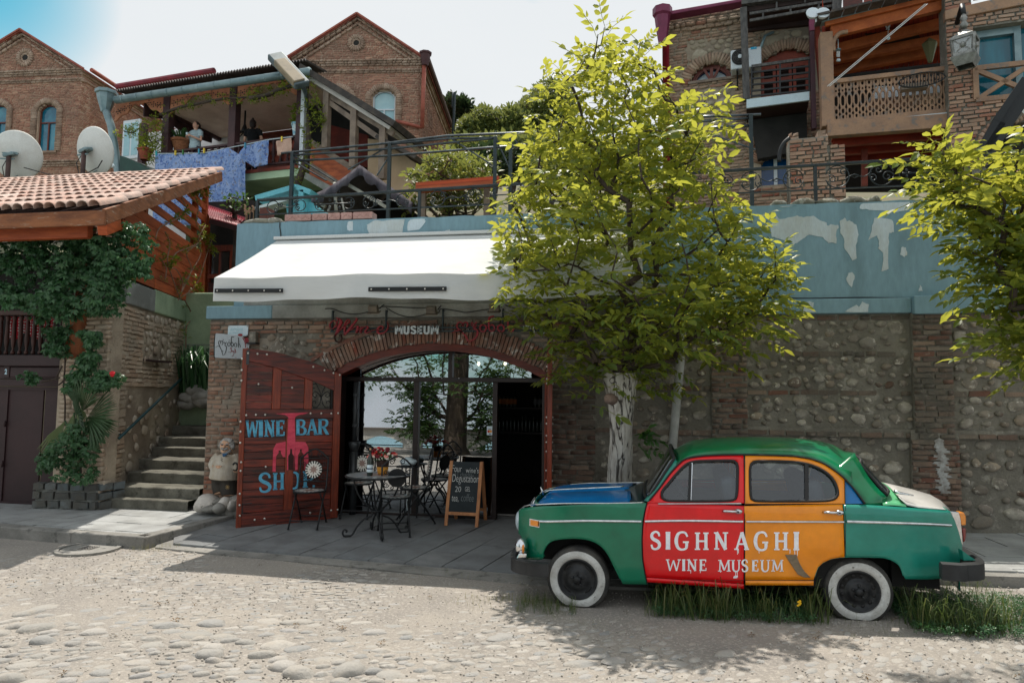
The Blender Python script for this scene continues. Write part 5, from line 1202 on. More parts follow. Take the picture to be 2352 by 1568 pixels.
def mw(k,cx,cy,sn,wo,wi,tilt=0,flat=.0):
 cu,cv=hc(k,cx,cy,.0);u1=hc(k,cx+wo,cy,0)[0]-cu;u2=hc(k,cx+wi,cy,0)[0]-cu;R0=sn
 o=ex=None
 R_=Matrix((CF.u,ad((0,0,1)),CF.n)).transposed()
 for sg,vu in((1,0.0),(-1,2*WC)):
  c=cf(cu,cv,vu);Rm=R_ if sg>0 else Matrix((CF.u,ad((0,0,1)),-CF.n)).transposed()
  ow=[(u2*.97,-.16),(R0*.93,-.17),(R0,-.14),(R0,-.04),(R0*.975,-.012),(u1*1.02,.004)]
  mt=MB().au(ow,c,44,Rm,cap=0)
  zf=(0.005 if k=='c5'else.072)
  for i,p in enumerate(mt.v):
   if p.z<zf:mt.v[i]=ad((p.x,p.y,zf))
  wh=mt.aa('wheel',ok,cm,ae=1)
  w2=MB().au([(u1*1.02,.004),(u1*.9,.012),(u2*1.08,.010),(u2*1.0,-.004)],c,44,Rm,cap=0)
  for i,p in enumerate(w2 .v):
   if p.z<zf+.003:w2 .v[i]=ad((p.x,p.y,zf+.003))
  w2 .aa('whitewall',x4,wh,ae=1)
  C4=[(u2*1.0,-.004),(u2*.97,.006),(u2*.92,.0),(u2*.86,-.03),(u2*.62,-.035),(u2*.5,-.012),(u2*.36,.0),(u2*.2,-.004),(u2*.18,.018),(u2*.13,.03),(.0,.034)]
  rm=MB().au(C4,c,44,Rm,cap=0).aa('rim',mr,wh,ae=1)
  if sg<0:continue
  mb=MB()
  for i in range(5):
   t=6.283*i/5+.3;p=c+Rm@ad((u2*.29*cos(t),u2*.29*sin(t),.006));mb.b5(p,.012,8,5)
  mb.aa('wheel_nuts',mr,wh,ae=1)['kind']='stuff'
  mb=MB();nh=4 if k=='c5'else 12
  for i in range(nh):
   t=6.283*i/nh+.8;p=c+Rm@ad((u2*.74*cos(t),u2*.74*sin(t),-.0305));e=Rm@ad((-sin(t),cos(t),0));f=Rm@ad((cos(t),sin(t),0));zz=Rm@ad((0,0,1))
   C5,vw=(.042,.012)if nh==4 else(.017,.014);mb.b5(p,(C5,vw,.006),10,5,Matrix((e,f,zz)).transposed())
  mb.aa('rim_holes',dq,wh,ae=1)['kind']='stuff'
px=lambda k,n:abs(hc(k,600+n,1200,0)[0]-hc(k,600,1200,0)[0])
mw('c5',607,1208,px('c5',250),214,158)
mw('c6',862,1305,px('c6',276),240,176)
for k,cx in(('c5',620),('c6',865)):
 cu,cv=hc(k,cx,1150,0);MB().fb(CF,cu-.34,cu+.34,.62,.70,-.45,-.08).aa('wheel_well',ht,cm)
f7=mat('spray_white',C_(246,247,250),C_(232,234,242),ns=20,af=.5)
fC=lambda x,y,w:bq(*ch('c5',x,y),w+.004)
def d4(sq,x0,x1,y0,y1,parent,bold,w1=.0035):
 mb=h9('c5',sq,x0,x1,y0,y0,y1,y1,f7,fC,bold,w1);o=mb.aa('letter',f7,parent);return o
X6=1952
for sq,x0,x1,y0,y1,pr in[('S',1180,1260,832,968,cp),('I',1294,1340,834,970,cp),('G',1370,1480,836,972,cp),('H',1522,1640,838,974,cp),('N',1674,1790,836,972,cp),('A',1836,1952,836,974,cp),('G',1990,2102,836,976,fe),('H',190+X6,312+X6,836,976,fe),('I',342+X6,398+X6,834,976,fe)]:
 d4(sq,x0,x1,y0,y1,pr,1.05)
for sq,x0,x1,pr in[('W',1300,1418,cp),('I',1424,1456,cp),('N',1462,1548,cp),('E',1560,1620,cp),('M',1708,1808,cp),('U',1812,1888,cp),('S',1893,1945,cp),('E',20+X6,74+X6,fe),('U',86+X6,166+X6,fe),('M',174+X6,270+X6,fe)]:
 d4(sq,x0,x1,1048 if x0<1700 else 1052,1138 if x0<1700 else 1143,pr,1.0)
mb=MB()
for x,y,l in[(1860,975,34),(1868,980,20),(2030,976,24),(2272,976,26),(2310,976,34),(2330,976,46),(1495,1140,18),(1570,1140,14),(1858,1143,52),(1846,1143,36),(1728,1143,8)]:
 ep(mb,[(x,y-6),(x+ak(-2,2),y+l*.6),(x+ak(-2,2),y+l)],[7,4,6],fC,0,.003)
mb.ah([(1828,1190),(1835,1178),(1862,1174),(1866,1186),(1850,1196),(1830,1197)],fC,0,.003);mb.aa('paint_drips',f7,cp)['kind']='stuff'
# left side: steps, brick side wall, wooden house
ox=mat('step_stone',C_(118,116,106),C_(88,86,78),ns=2.6,af=.9,aq=.5,bs=30,col3=C_(72,70,62),ns3=8,lo3=.55,hi3=.7)
my=mat('brick_beige',None,a4=[C_(204,184,162),C_(188,164,142),C_(214,198,178),C_(174,146,124),C_(198,174,150)],col2=C_(176,162,144),ns=1.5,lo=.45,hi=.65,af=.92,aq=.5,bs=40,col3=C_(98,88,78),ns3=3,lo3=.62,hi3=.76)
jx=mat('mortar_beige',C_(186,172,152),C_(146,132,116),ns=1.2,af=.95,aq=.7,bs=22,col3=C_(76,70,64),ns3=2.2,lo3=.6,hi3=.75)
jy=mat('stone_pale',None,a4=[C_(206,196,180),C_(186,172,154),C_(216,208,194),C_(172,148,128)],col2=C_(166,152,136),ns=7,af=.85,aq=.4,bs=30)
mz=mat('green_plaster',C_(164,184,152),C_(140,160,132),ns=1.4,af=.85,aq=.15,bs=20,col3=C_(112,118,100),ns3=3,lo3=.66,hi3=.8)
cq=mat('orange_planks',C_(186,92,48),C_(146,64,32),ns=2.5,lo=.35,hi=.7,af=.55,aq=.25,bs=12,a3=(1,1,8),var=.2)
m0=mat('fascia_wood',C_(150,94,58),C_(110,66,42),ns=2.4,lo=.35,hi=.65,af=.7,aq=.3,bs=12,a3=(1,1,5),col3=C_(168,150,132),ns3=5,lo3=.58,hi3=.7)
ic=mat('dark_turned_wood',C_(74,42,36),C_(54,30,26),ns=5,af=.5,aq=.15,a3=(3,3,1))
ck=mat('gate_brown',C_(58,38,40),C_(48,32,34),ns=1.5,af=.55,aq=.06,bs=20)
oy=mat('roof_tile',None,a4=[C_(196,160,144),C_(206,176,162),C_(180,138,122),C_(214,190,178),C_(188,150,136)],col2=C_(170,150,140),ns=4,af=.85,aq=.3,bs=30)
SD=Fr((-7.5,8.8,0),108.7);i5=lambda u,v,w=0:SD.at(u,v,w)
ll=ai('brick_side_wall','pale brick and river stone wall rising beside the stone steps','wall',i5(0,.1))
uF=SD.h('L',1930,900)[0];uN=.02
C6,C7=SD.h('L',1390,845)[1],SD.h('L',1925,850)[1];hu=min(C6,C7)
MB().fb(SD,uN+.14,uF+.3,0,hu,-.4,-.012).aa('mortar_face',jx,ll)
Ap,x9=hu+.002,SD.h('L',1700,700)[1]
Aq=SD.h('L',1610,760)[0]
MB().fb(SD,uN+.4,Aq,Ap,x9-.03,-.35,.03).aa('coping',er,ll,aj=.02);MB().fb(SD,Aq+.002,uF+.3,Ap,x9-.01,-.35,.03).aa('coping',mz,ll,aj=.02)
uS=SD.h('L',1500,1100)[0];Ar=SD.h('L',1800,1300)[0]
zA=SD.h('s1',1200,500)[1];uE=SD.h('s1',1055,600)[0]
B,S_=[],[]
zq=lambda y:SD.h('L',1700,y)[1]
def C8(v):
 if v>zA:return[(uN,uS),(Ar,uF)]if(zq(1500)<v<zq(1130)or v>zq(1060))else[(uN,uF)]
 return[(uN,uE)]
B+=en(SD,C8,.12,hu,ch=.068,bl=.25,b8=(.0,.022),jit=1.3)
for lo,hi in((zq(1480),zq(1130)),(zq(1050),hu-.02)):S_+=a5(SD,uS+.06,Ar if hi<hu-.1 else uF-.05,lo,hi,sz=(.10,.24),n=26,dep=.05)
S_+=a5(SD,uE+.05,uF+.1,.5,zA-.05,sz=(.1,.28),n=34,dep=.055)
bc('brick','bricks',my,a9,B,ll,limit=300);bc('stone','stones',jy,fz,S_,ll,ae=1)
FE=Fr((-7.49,8.72,0),0);it=en(FE,[(-.75,0)],.12,hu,ch=.068,bl=.25,b8=(0,.02));ao('bricks',my,a9,it,ll)
MB().fb(FE,-.8,-.012,.0,hu,-.3,-.012).aa('mortar_face',jx,ll)
As=i5(uF,0,0);GW=Fr((As.x,As.y,0),4)
gw=ai('plaster_wall','pale green plastered wall at the head of the stone steps','wall',GW.at(.3,0));ji=GW.h('L',2050,705)[1]
MB().fb(GW,-.1,1.9,0,ji,-.3,0).aa('wall',mz,gw,aj=.04)
MB().fb(GW,-.1,1.9,ji-1.02,ji-1.005,-.02,.006).aa('joint',er,gw)
fy=[8.87,9.05,9.5,9.92,10.45,10.72,11.4,12.3,12.9,13.5,14.1]
C9=ai('stone_steps','worn grey stone steps climbing between the brick wall and the left pier','steps',(-6.9,8.87,.12))
for k,y in enumerate(fy):
 z=.12+.15*(k+1);xl=-7.45-(y-8.8)*.345;xr=(-5.95 if k>1 else-6.2+.05*k);d=(fy[k+1]if k+1<len(fy)else y+.6)-y+.06
 al=[]
 n=14
 fh=[(0,-.15),(0,-.04),(.0,-.012),(.014,0),(d,0)]
 for dy,dz in fh:
  al.append([(xl+(xr-xl)*i/n,y+dy+(.014*mnoise.noise(ad((i*.6,k*3.1,dz*9)))if dy<.1 else 0),z+dz+(.010*mnoise.noise(ad((i*.5,k*2.3,1)))if dz>-.1 else 0))for i in range(n+1)])
 MB().grid(al).aa('step',ox,C9,auto=50)
mb=MB();mb.box((-6.9,12.6,.5),(2.6,6.8,.9));
At=ai('handrail','sloping dark teal pipe handrail fixed along the brick side wall of the steps','handrail',i5(*SD.h('s1',995,945,.12),.12))
jz=mat('teal_pipe',C_(20,70,76),C_(14,56,62),ns=8,af=.35,ea=.3)
a,b=SD.h('s1',995,945,.13),SD.h('s1',1740,235,.13);MB().ag([i5(*a,.13),i5(*b,.13)],.022,10).aa('pipe',jz,At,ae=1)
for t in(.07,.93):
 u,v=a[0]+(b[0]-a[0])*t,a[1]+(b[1]-a[1])*t;MB().ag([i5(u,v,.13),i5(u,v-.06,.1),i5(u,v-.07,-.01)],.012,6).aa('bracket',jz,At)
pt=ai('stone_planter','low rough grey stone planter at the foot of the steps by the brown gate','planter',(-8.0,8.7,.12));su=mat('planter_stone',None,a4=[C_(112,122,126),C_(90,96,98),C_(78,78,76),C_(128,134,134)],col2=C_(92,90,84),ns=4,af=.9,aq=.5,bs=30);yd=mat('planter_mortar',C_(150,152,148),C_(118,118,112),ns=3,af=.95,aq=.6,bs=30)
oz=Fr((-8.5,8.62,0),3);MB().fb(oz,.02,1.0,.1,.47,-.42,-.02).aa('core',yd,pt,aj=.02)
it=[]
for r in range(3):
 u=.0-(.1 if r==1 else 0)
 while u<1.0:
  l=ak(.17,.26);a_,b_=max(u,.0),min(u+l,1.02)
  if b_-a_>.06:it.append((random.randrange(8),h5(oz.at((a_+b_)/2,.19+r*.125,-.03),np.array(oz.u)*(b_-a_-.035),np.array(oz.n)*.1,n2*.095)))
  u+=l
PS=Fr(oz.at(1.0,0,0),75)
for r in range(3):
 for i in range(2):it.append((random.randrange(8),h5(PS.at(.12+.2*i,.19+r*.125,.0),np.array(PS.u)*.17,np.array(PS.n)*.08,n2*.095)))
bc('stone','stones',su,a9,it,pt)
o0=mat('soil',(.05,.04,.03),af=1,aq=.6,bs=40);MB().fb(oz,.08,.92,.44,.485,-.4,-.08).aa('soil',o0,pt)
for i in range(3):MB().fb(oz,.62+.15*i+.004,.62+.15*(i+1)-.004,.472,.53,-.2,-.05).aa('pale_stone',jy,pt,aj=.01)
FW=Fr((0,8.9,0),0);fw=lambda u,v,w=0:FW.at(u,v,w)
fj=ai('wooden_house','orange-brown timber house with a barrel tiled lean-to roof above a garage gate','house',fw(-9,.12))
qf,vy=FW.h('s1',200,1505)[1],FW.h('s1',200,525)[1]
gt=ai('metal_gate','dark brown sheet metal garage gate under the timber balcony','gate',fw(-9,.12))
xg=[FW.h('s1',x,900)[0]for x in(-700,-330,34,56,345,358,640)]
for a,b in((xg[0],xg[1]),(xg[1]+.01,xg[2]),(xg[3],xg[4]),(xg[5],xg[6])):MB().fb(FW,a,b,qf,vy,-.03,.0).aa('panel',ck,gt,aj=.006)
MB().fb(FW,xg[2],xg[3],qf,vy,-.05,.02).aa('post',ck,gt);MB().fb(FW,xg[0],xg[6],qf-.02,qf+.05,-.02,.02).aa('rail',ck,gt);MB().fb(FW,xg[0],xg[6],vy-.03,vy+.02,-.05,.025).aa('rail',ck,gt)
for z in(qf+.6,qf+1.2):MB().b5(fw(xg[2]+.03,z,.03),(.02,.02,.05),8,6).aa('hinge',ck,gt)
za,Au,zc,zd=[FW.h('s1',200,y)[1]for y in(515,455,345,252)]
uR=-7.82
for lo,hi,w in((za+.005,Au,.07),(Au+.003,zc,.02),(zc+.003,zd,.09)):MB().fb(FW,-12.5,uR,lo,hi,-.1,w).aa('beam',ck,fj,aj=.01)
a,b=FW.h('s1',102,435),FW.h('s1',560,348);MB().fb(FW,a[0],b[0],a[1],b[1]-.01,.02,.04).aa('inset_panel',ck,fj,aj=.01)
nb=ai('house_number','small brown plate with a white number 2 on the beam above the gate','number plate',fw(*FW.h('s1',68,388),.03));a,b=FW.h('s1',44,438),FW.h('s1',98,340);MB().fb(FW,a[0],b[0],a[1],b[1],.021,.035).aa('plate',ck,nb,aj=.006)
mb=MB();a,b=FW.h('s1',56,412),FW.h('s1',80,366);de(mb,'2',fw,a[0],b[0],a[1],h=b[1]-a[1],w1=.038,thick=.05);mb.aa('digit',mat('number_blue',C_(176,206,220),af=.6),nb)
Da=FW.h('L',200,918);s0,yg=FW.h('L',200,945)[1],FW.h('L',200,893)[1]
MB().fb(FW,-12.5,uR,s0,yg,-.06,.06).aa('rail',mat('rail_wood',C_(82,58,52),C_(64,44,40),ns=3,af=.6,a3=(1,1,5)),fj,aj=.01)
s1=zd+.01;hb=s0-s1
fh=[(.018,0),(.03,.02),(.03,.07),(.018,.1),(.014,.16),(.022,.2),(.034,.34),(.03,.6),(.026,.84),(.02,.87),(.032,.9),(.032,.97),(.02,1)]
Db=MB().au([(r,z*hb)for r,z in fh],n=10).mesh('baluster',ic,1)
u=FW.h('L',78,1100)[0];vz=FW.h('L',148,1100)[0]-u
for i in range(-14,16):
 x=u+vz*i
 if x>uR-.05:break
 o=link('baluster',Db,fj);o.matrix_basis=Matrix.Translation(fw(x,s1,0))
cu=FW.h('s1',668,150,.12)[0];j0=mat('log_wood',C_(152,92,56),C_(112,62,38),ns=3,lo=.35,hi=.7,af=.7,aq=.4,bs=14,a3=(4,4,.7))
MB().ag([fw(cu+.01*sin(z*3),z,.16)for z in np.linspace(zd-.05,4.25,9)],[.15+.012*sin(i*1.7)for i in range(9)],12).aa('log_column',j0,fj,ae=1)
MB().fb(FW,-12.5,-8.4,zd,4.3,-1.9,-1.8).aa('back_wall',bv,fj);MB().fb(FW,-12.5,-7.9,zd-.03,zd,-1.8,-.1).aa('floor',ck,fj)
def o1():
 m,t,b,o=b9('polka_cloth');v=N_(t,'ShaderNodeTexVoronoi',{'Vector':e6(t,(1,.2,1)),'Scale':22});v.inputs['Randomness'].default_value=.25
 c=d9(t,v.outputs['Distance'],[(.0,(.8,.8,.8)),(.30,(.8,.8,.8)),(.33,C_(190,20,40)),(1,C_(176,14,34))]);t.links.new(c,b.inputs['Base Color']);b.inputs['Roughness'].default_value=.85;return m
al=[]
a,b=FW.h('L',100,960,-.25),FW.h('L',590,1160,-.25)
for j in range(7):al.append([fw(a[0]+(b[0]-a[0])*i/40,a[1]+(b[1]-a[1]-(.05*sin(i*.32)))*j/6,-.25+.03*sin(i*.7))for i in range(41)])
d8(MB().grid(al).aa('polka_dot_cloth',o1(),ae=1,a6=.004),'red cloth with white polka dots hanging behind the dark balusters','cloth')
vv=[(-10,190),(60,150),(110,125),(150,105),(270,92),(400,105),(450,130),(520,140),(575,160),(640,170),(700,120),(780,90)]
lo=[FW.h('L',x,y,-.05)for x,y in vv];Av=FW.h('L',300,55,-.05)[1]
Dc=[(-12.5,Av)]+[(-12.5,lo[0][1]+.02)]+lo+[(lo[-1][0],Av)]
MB().ah(Dc,fw,-.06,-.03).aa('carved_board',mat('carved_pale',C_(128,96,84),C_(104,76,66),ns=4,af=.7),fj)
for x,y in((38,134),(8,158),(510,108),(562,125),(592,100)):MB().b5(fw(*FW.h('L',x,y,-.03),-.03),(.018,.006,.018),9,5).aa('carved_hole',bv,fj)
OV=.32
rn,yh=SD.h('5',868,372,OV),SD.h('5',1842,66,OV)
N0,N1=i5(*rn,OV),i5(*yh,OV);sv=N1-N0;SL=sv.length;sv.normalize();E0=ad((-1,0,0));nr=sv.cross(E0).normalized();nr=nr if nr.z>0 else-nr
MB().add([N0-nr*.03+E0*-.02,N1-nr*.03+E0*-.02,N1-nr*.03+E0*6.2,N0-nr*.03+E0*6.2,N0-nr*.07+E0*-.02,N1-nr*.07+E0*-.02,N1-nr*.07+E0*6.2,N0-nr*.07+E0*6.2],[(0,1,2,3),(7,6,5,4),(0,4,5,1),(1,5,6,2),(2,6,7,3),(3,7,4,0)]).aa('roof_deck',ck,fj)
def j1():
 m=MB();k=7;rr=[]
 for y,s in((-.5,1),(.5,.84)):rr.append([(.5*s*cos(pi*i/k),y,.62*s*sin(pi*i/k))for i in range(k+1)])
 rr.append([(.42*cos(pi*i/k),-.5,.5*sin(pi*i/k))for i in range(k+1)]);rr.append([(.40*cos(pi*i/k),-.2,.48*sin(pi*i/k))for i in range(k+1)])
 m.grid([rr[1],rr[0],rr[2],rr[3]]);return nw(m)
TV=[j1()];it=[];m3=10;tl=SL/m3;yi=.165
for r in range(m3):
 for c in range(36):
  p=N0+E0*(c*yi+.05)+sv*((r+.5)*tl)+nr*(.0+.012)
  tilt=(sv*1.0+nr*-.07).normalized();it.append((0,h5(p+ad((ak(-.006,.006),0,ak(-.004,.004))),np.array(E0)*yi*1.02,np.array(tilt)*tl*1.18,np.array(nr)*yi*.85)))
bc('roof_tile','roof_tiles',oy,TV,it,fj,ae=1)
dz=ad((0,0,1))
MB().bz(N0+E0*-.03-dz*.13-sv*.02,N1+E0*-.03-dz*.13,.045,.2,up=dz).aa('fascia',m0,fj,aj=.008)
MB().bz(N0+E0*-.05-dz*.14-sv*.03,N0+E0*6.2-dz*.14-sv*.03,.04,.2,up=dz).aa('fascia',m0,fj,aj=.008)
MB().bz(N0+E0*.3-dz*.36+sv*.25,N0+E0*6-dz*.36+sv*.25,.1,.18,up=dz).aa('beam',cq,fj,aj=.01)
o2=x9+.0;
def o3(u):return N0 .z+(N1 .z-N0 .z)*(u-rn[0])/(yh[0]-rn[0])-.26
yj,qg=uN+.1,SD.h('5',1690,800)[0]
Aw=lambda u:a7(u,[SD.h('5',700,545),SD.h('5',880,480),SD.h('5',1250,600),SD.h('5',1620,692)])
s2=SD.h('5',1620,692)[1];n=max(6,int((s2-o2)/.155))
Ax=(s2-o2)/n
for i in range(n):
 for(ua,yk)in((yj,SD.h('5',1300,800)[0]),(SD.h('5',1300,800)[0],qg)):
  MB().fb(SD,ua+.003,yk-.003,o2+i*Ax+.004,o2+(i+1)*Ax-.004,-.02,.012+ak(-.003,.003)).aa('plank',cq,fj,aj=.004)
MB().fb(SD,yj,qg,o2,s2-.01,-.06,-.021).aa('backing',bv,fj)
z=s2+.1
while z<o3(qg)-.05:
 v5=rn[0]+(z+.14+.26-N0 .z)/(N1 .z-N0 .z)*(yh[0]-rn[0]);v5=max(v5,yj)
 if v5<qg-.2:MB().fb(SD,v5,qg,z,z+.135,-.005,.03).aa('slat',cq,fj,aj=.005)
 z+=.255
for x in(1655,1240):
 u=SD.h('5',x,500)[0];MB().fb(SD,u-.05,u+.05,o2 if x>1500 else s2,o3(u)+.05,-.12,-.022).aa('post',cq,fj,aj=.008)
u=qg+.07;MB().fb(SD,u-.06,u+.06,o2-.2,o3(u)+.08,-.06,.045).aa('post',cq,fj,aj=.008)
MB().bz(N0-dz*.3+E0*.02+sv*.03,N0-dz*.3+E0*.02+sv*.5,.12,.16,up=dz).aa('bracket',cq,fj,aj=.01)
ie=Fr(P(q('5',1700,350),Y=13.6)*1.0,0);ie.o.z=0
ca=ai('corrugated_awning','dark red corrugated metal awning between the timber house and the blue wall','awning',ie.at(.3,ie.h('5',1850,450)[1]))
j2=mat('red_corrugated',C_(128,24,40),C_(100,18,32),ns=3,af=.45,b1=.1)
p0,p1,p2,p3=[ie.at(*ie.h('5',x,y,w),w)for x,y,w in((1705,352,0),(2050,470,0),(1985,530,1.1),(1755,470,1.1))]
al=[]
for j in range(5):
 t=j/4;al.append([(p0+(p3-p0)*t)+((p1+(p2-p1)*t)-(p0+(p3-p0)*t))*(i/54)+ad((0,0,.02*sin(i*pi/1.5)))for i in range(55)])
MB().grid(al).aa('sheet',j2,ca,ae=1,a6=.004);MB().bz(p0,p1,.05,.06).aa('ridge',mat('pink_metal',C_(196,120,132),af=.5),ca);MB().bz(p3-dz*.06,p2-dz*.06,.05,.08).aa('beam',ck,ca)
wb=ai('window_bay','red-brown timber window bay behind the awning left of the blue wall','window',ie.at(*ie.h('5',1850,900)))
for x0,x1,y0,y1,nm,m,w0,w1 in((1690,1740,420,1080,'post',cq,-.1,.06),(1740,1765,700,1100,'frame',ct,-.05,.03),(1825,1850,740,1100,'frame',ct,-.05,.03),(1915,1975,700,1100,'frame',ct,-.05,.03),(1740,1975,690,745,'frame',ct,-.05,.035),(1740,1975,930,970,'frame',ct,-.05,.032),(1740,1975,1000,1120,'panel',dh,-.05,.025)):
 a,b=ie.h('5',x0,y1),ie.h('5',x1,y0);MB().fb(ie,a[0],b[0],a[1],b[1],w0,w1).aa(nm,m,wb)
a,b=ie.h('5',1765,930),ie.h('5',1915,745);MB().fb(ie,a[0],b[0],a[1],b[1],-.05,-.01).aa('pane',dc('bay_glass',(.3,.32,.34),.22),wb);MB().fb(ie,a[0]-.3,b[0]+.4,a[1]-1.2,b[1]+1.2,-.3,-.2).aa('back_wall',bv,wb)
# boulders and statue
j3=mat('pale_boulder',C_(214,208,200),C_(190,184,176),ns=4,af=.85,aq=.5,bs=18,col3=C_(120,116,108),ns3=6,lo3=.62)
g0=mat('grey_boulder',C_(164,162,156),C_(132,130,124),ns=5,af=.9,aq=.5,bs=22)
SG=Fr((0,8.82,0),0)
for(x,y,rx,rz),m,l,sd in(((40,1330,215,150),j3,'large pale rounded boulder at the foot of the steps before the statue',1.3),((400,1330,95,105),j3,'pale boulder at the feet of the statue, right of the large boulder',4.1),((265,1300,70,60),g0,'small grey stone wedged between the two pale boulders',7.7),((280,1430,85,90),g0,'grey stone in front of the two pale boulders',9.2),((560,1360,60,100),j3,'pale stone half hidden by the edge of the open door leaf',2.2),((110,1440,150,60),g0,'low grey stone at the base of the large pale boulder',12.5)):
 w=.05+(.12 if sd in(9.2,12.5)else 0);c=SG.h('St',x,y,w);k=1/(4.9*1.7415*158);d8(k8(SG.at(c[0],c[1],w),(rx*k*1.05,.2 if rx>150 else.13,rz*k*1.1),sd,.22).aa('boulder',m,ae=1),l,'boulder','boulders under the statue')
d8(k8(SG.at(SG.h('St',480,1250)[0],.18,-.12),(.26,.2,.2),3.3,.2).aa('mound',g0,ae=1),'dark stone mound the statue stands on behind the boulders','stone')
f8=mat('painted_skin',C_(226,190,160),C_(204,158,128),ns=9,af=.6);lq=mat('shirt_paint',C_(196,190,178),C_(176,164,146),ns=6,af=.8,aq=.35,bs=60);lr=mat('trouser_paint',C_(70,66,60),C_(56,52,48),ns=7,af=.8,aq=.2);f9=mat('grey_hair',C_(176,174,172),C_(140,138,136),ns=12,af=.8,aq=.5,bs=40);lx=mat('blue_scarf',C_(40,84,122),af=.7)
ig=mat('dark_mouth',(.03,.02,.02),af=.8)
g9=ai('statue','painted statue of a smiling grey haired man with moustache, white shirt and outstretched hand','statue',SG.at(*SG.h('St',430,1190),-.1))
SW=-.08
def sp(x,y,w=0):return SG.at(*SG.h('St',x,y,SW+w),SW+w)
px_=1/(4.9*1.7415*158)
def ec(o,Dd,it=4):
 m=o.modifiers.new('r','REMESH');m.mode='VOXEL';m.voxel_size=Dd;m.use_smooth_shade=1
 s=o.modifiers.new('s','SMOOTH');s.iterations=it;s.factor=.5;return o
bd=MB()
bd.ag([sp(x,y,w)for x,y,w in((430,340,0),(425,470,.0),(400,650,.02),(380,830,.02))],[.06,.13,.165,.16],14)
bd.b5(sp(425,220,.0),(.09,.095,.105),16,12);bd.b5(sp(395,300,.03),(.068,.068,.05),12,8)
bd.ag([sp(270,860,0),sp(270,1000,0),sp(285,1150,.02)],[.085,.085,.07],12);bd.ag([sp(465,860,0),sp(465,1000,0),sp(470,1190,.02)],[.10,.10,.085],12)
bd.ag([sp(230,430,.0),sp(165,560,.04),sp(170,640,.1),sp(240,630,.17)],[.06,.055,.042,.03],10);bd.ag([sp(580,430,0),sp(620,580,.02),sp(600,720,.08)],[.06,.055,.04],10)
bd.b5(sp(270,628,.19),(.045,.03,.022),10,6)
ec(bd.aa('body',f8,g9,ae=1,fix=0),.011)
v6=MB();v6 .ag([sp(x,y,w)for x,y,w in((435,365,.0),(430,430,.0),(410,600,.02),(385,760,.02),(375,850,.02))],[.09,.165,.19,.195,.205],18)
v6 .ag([sp(290,400,0),sp(200,500,.02),sp(160,580,.05),sp(165,625,.09)],[.075,.075,.07,.06],12);v6 .ag([sp(560,400,0),sp(625,560,.02),sp(610,690,.06)],[.075,.075,.06],12)
ec(v6 .aa('shirt',lq,g9,ae=1,fix=0),.012,3)
v7=MB();v7 .ag([sp(270,830,0),sp(270,1000,0),sp(285,1130,.02)],[.098,.098,.085],12);v7 .ag([sp(465,830,0),sp(465,1000,0),sp(470,1180,.02)],[.115,.115,.10],12);v7 .b5(sp(370,850,0),(.19,.14,.06),14,8)
ec(v7 .aa('trousers',lr,g9,ae=1,fix=0),.012,2)
hh=MB()
for i in range(26):
 t=i/25;a=pi*(1.08-1.2*t);hh.b5(sp(430+118*cos(a)+ak(-6,6),205-118*sin(a),ak(-.05,.05)),ak(.024,.034),8,6);hh.b5(sp(430+85*cos(a)+ak(-6,6),170-85*sin(a),ak(-.04,.05)),ak(.022,.03),8,6)
for y in(150,190,230,265):hh.b5(sp(535,y,-.02),.03,8,6)
hh.aa('hair',f9,g9,ae=1)
mo=MB();mo.b5(sp(345,268,.095),(.034,.022,.017),10,7,Matrix.Rotation(.5,3,'Y'));mo.b5(sp(405,270,.095),(.04,.022,.018),10,7,Matrix.Rotation(-.35,3,'Y'));mo.aa('moustache',f9,g9,ae=1)['kind']='stuff'
be=MB()
for x,y in((330,300),(340,330),(370,345),(410,350),(450,335),(480,310)):be.b5(sp(x,y,.06),.026,9,7)
be.aa('beard',f9,g9,ae=1)['kind']='stuff'
MB().b5(sp(368,287,.1),(.02,.014,.011),10,6).aa('mouth',ig,g9,ae=1)
MB().ag([sp(385,190,.085),sp(374,225,.105),sp(370,243,.112)],[.01,.014,.017],8).aa('nose',f8,g9,ae=1)
for x in(340,432):
 MB().b5(sp(x,188,.087),(.022,.01,.006),8,5).aa('eye',ig,g9);MB().ag([sp(x-25,176,.085),sp(x,167,.09),sp(x+25,174,.085)],.007,6).aa('eyebrow',f9,g9)
MB().b5(sp(525,265,0),(.018,.03,.045),9,7).aa('ear',f8,g9,ae=1)
MB().ah([(335,360),(450,352),(420,395),(355,432)],lambda x,y,w:sp(x,y,.12+w),0,.03).aa('scarf',lx,g9,aj=.008)
fg=MB()
for i,(x,y)in enumerate(((225,605),(250,600),(280,602),(310,610))):fg.ag([sp(x-22,y+26,.17),sp(x-4,y+4,.2),sp(x+6,y-4,.215)],[.012,.011,.008],7)
fg.ag([sp(170,610,.16),sp(150,600,.2)],[.014,.009],7);fg.aa('hand',f8,g9,ae=1)['kind']='stuff'
lc=MB()
for i in range(7):lc.b5(sp(318+6*(i%2)*3,440+22*i,.172+.002*i),.006,6,4)
lc.aa('lacing',ig,g9)['kind']='stuff'
MB().ag([sp(590+48*cos(t),615+75*sin(t),.1)for t in np.linspace(0,6.283,21)[:-1]],.012,7,closed=1).aa('ring',av,g9,ae=1)
mb=MB()
for i in range(8):
 t=6.283*i/8+.3;mb.bz(sp(440,1015,.115),sp(440+42*cos(t),1015+46*sin(t),.115),.006,.004)
mb.aa('painted_star',mat('star_paint',C_(190,160,110),af=.7),g9)['kind']='stuff'
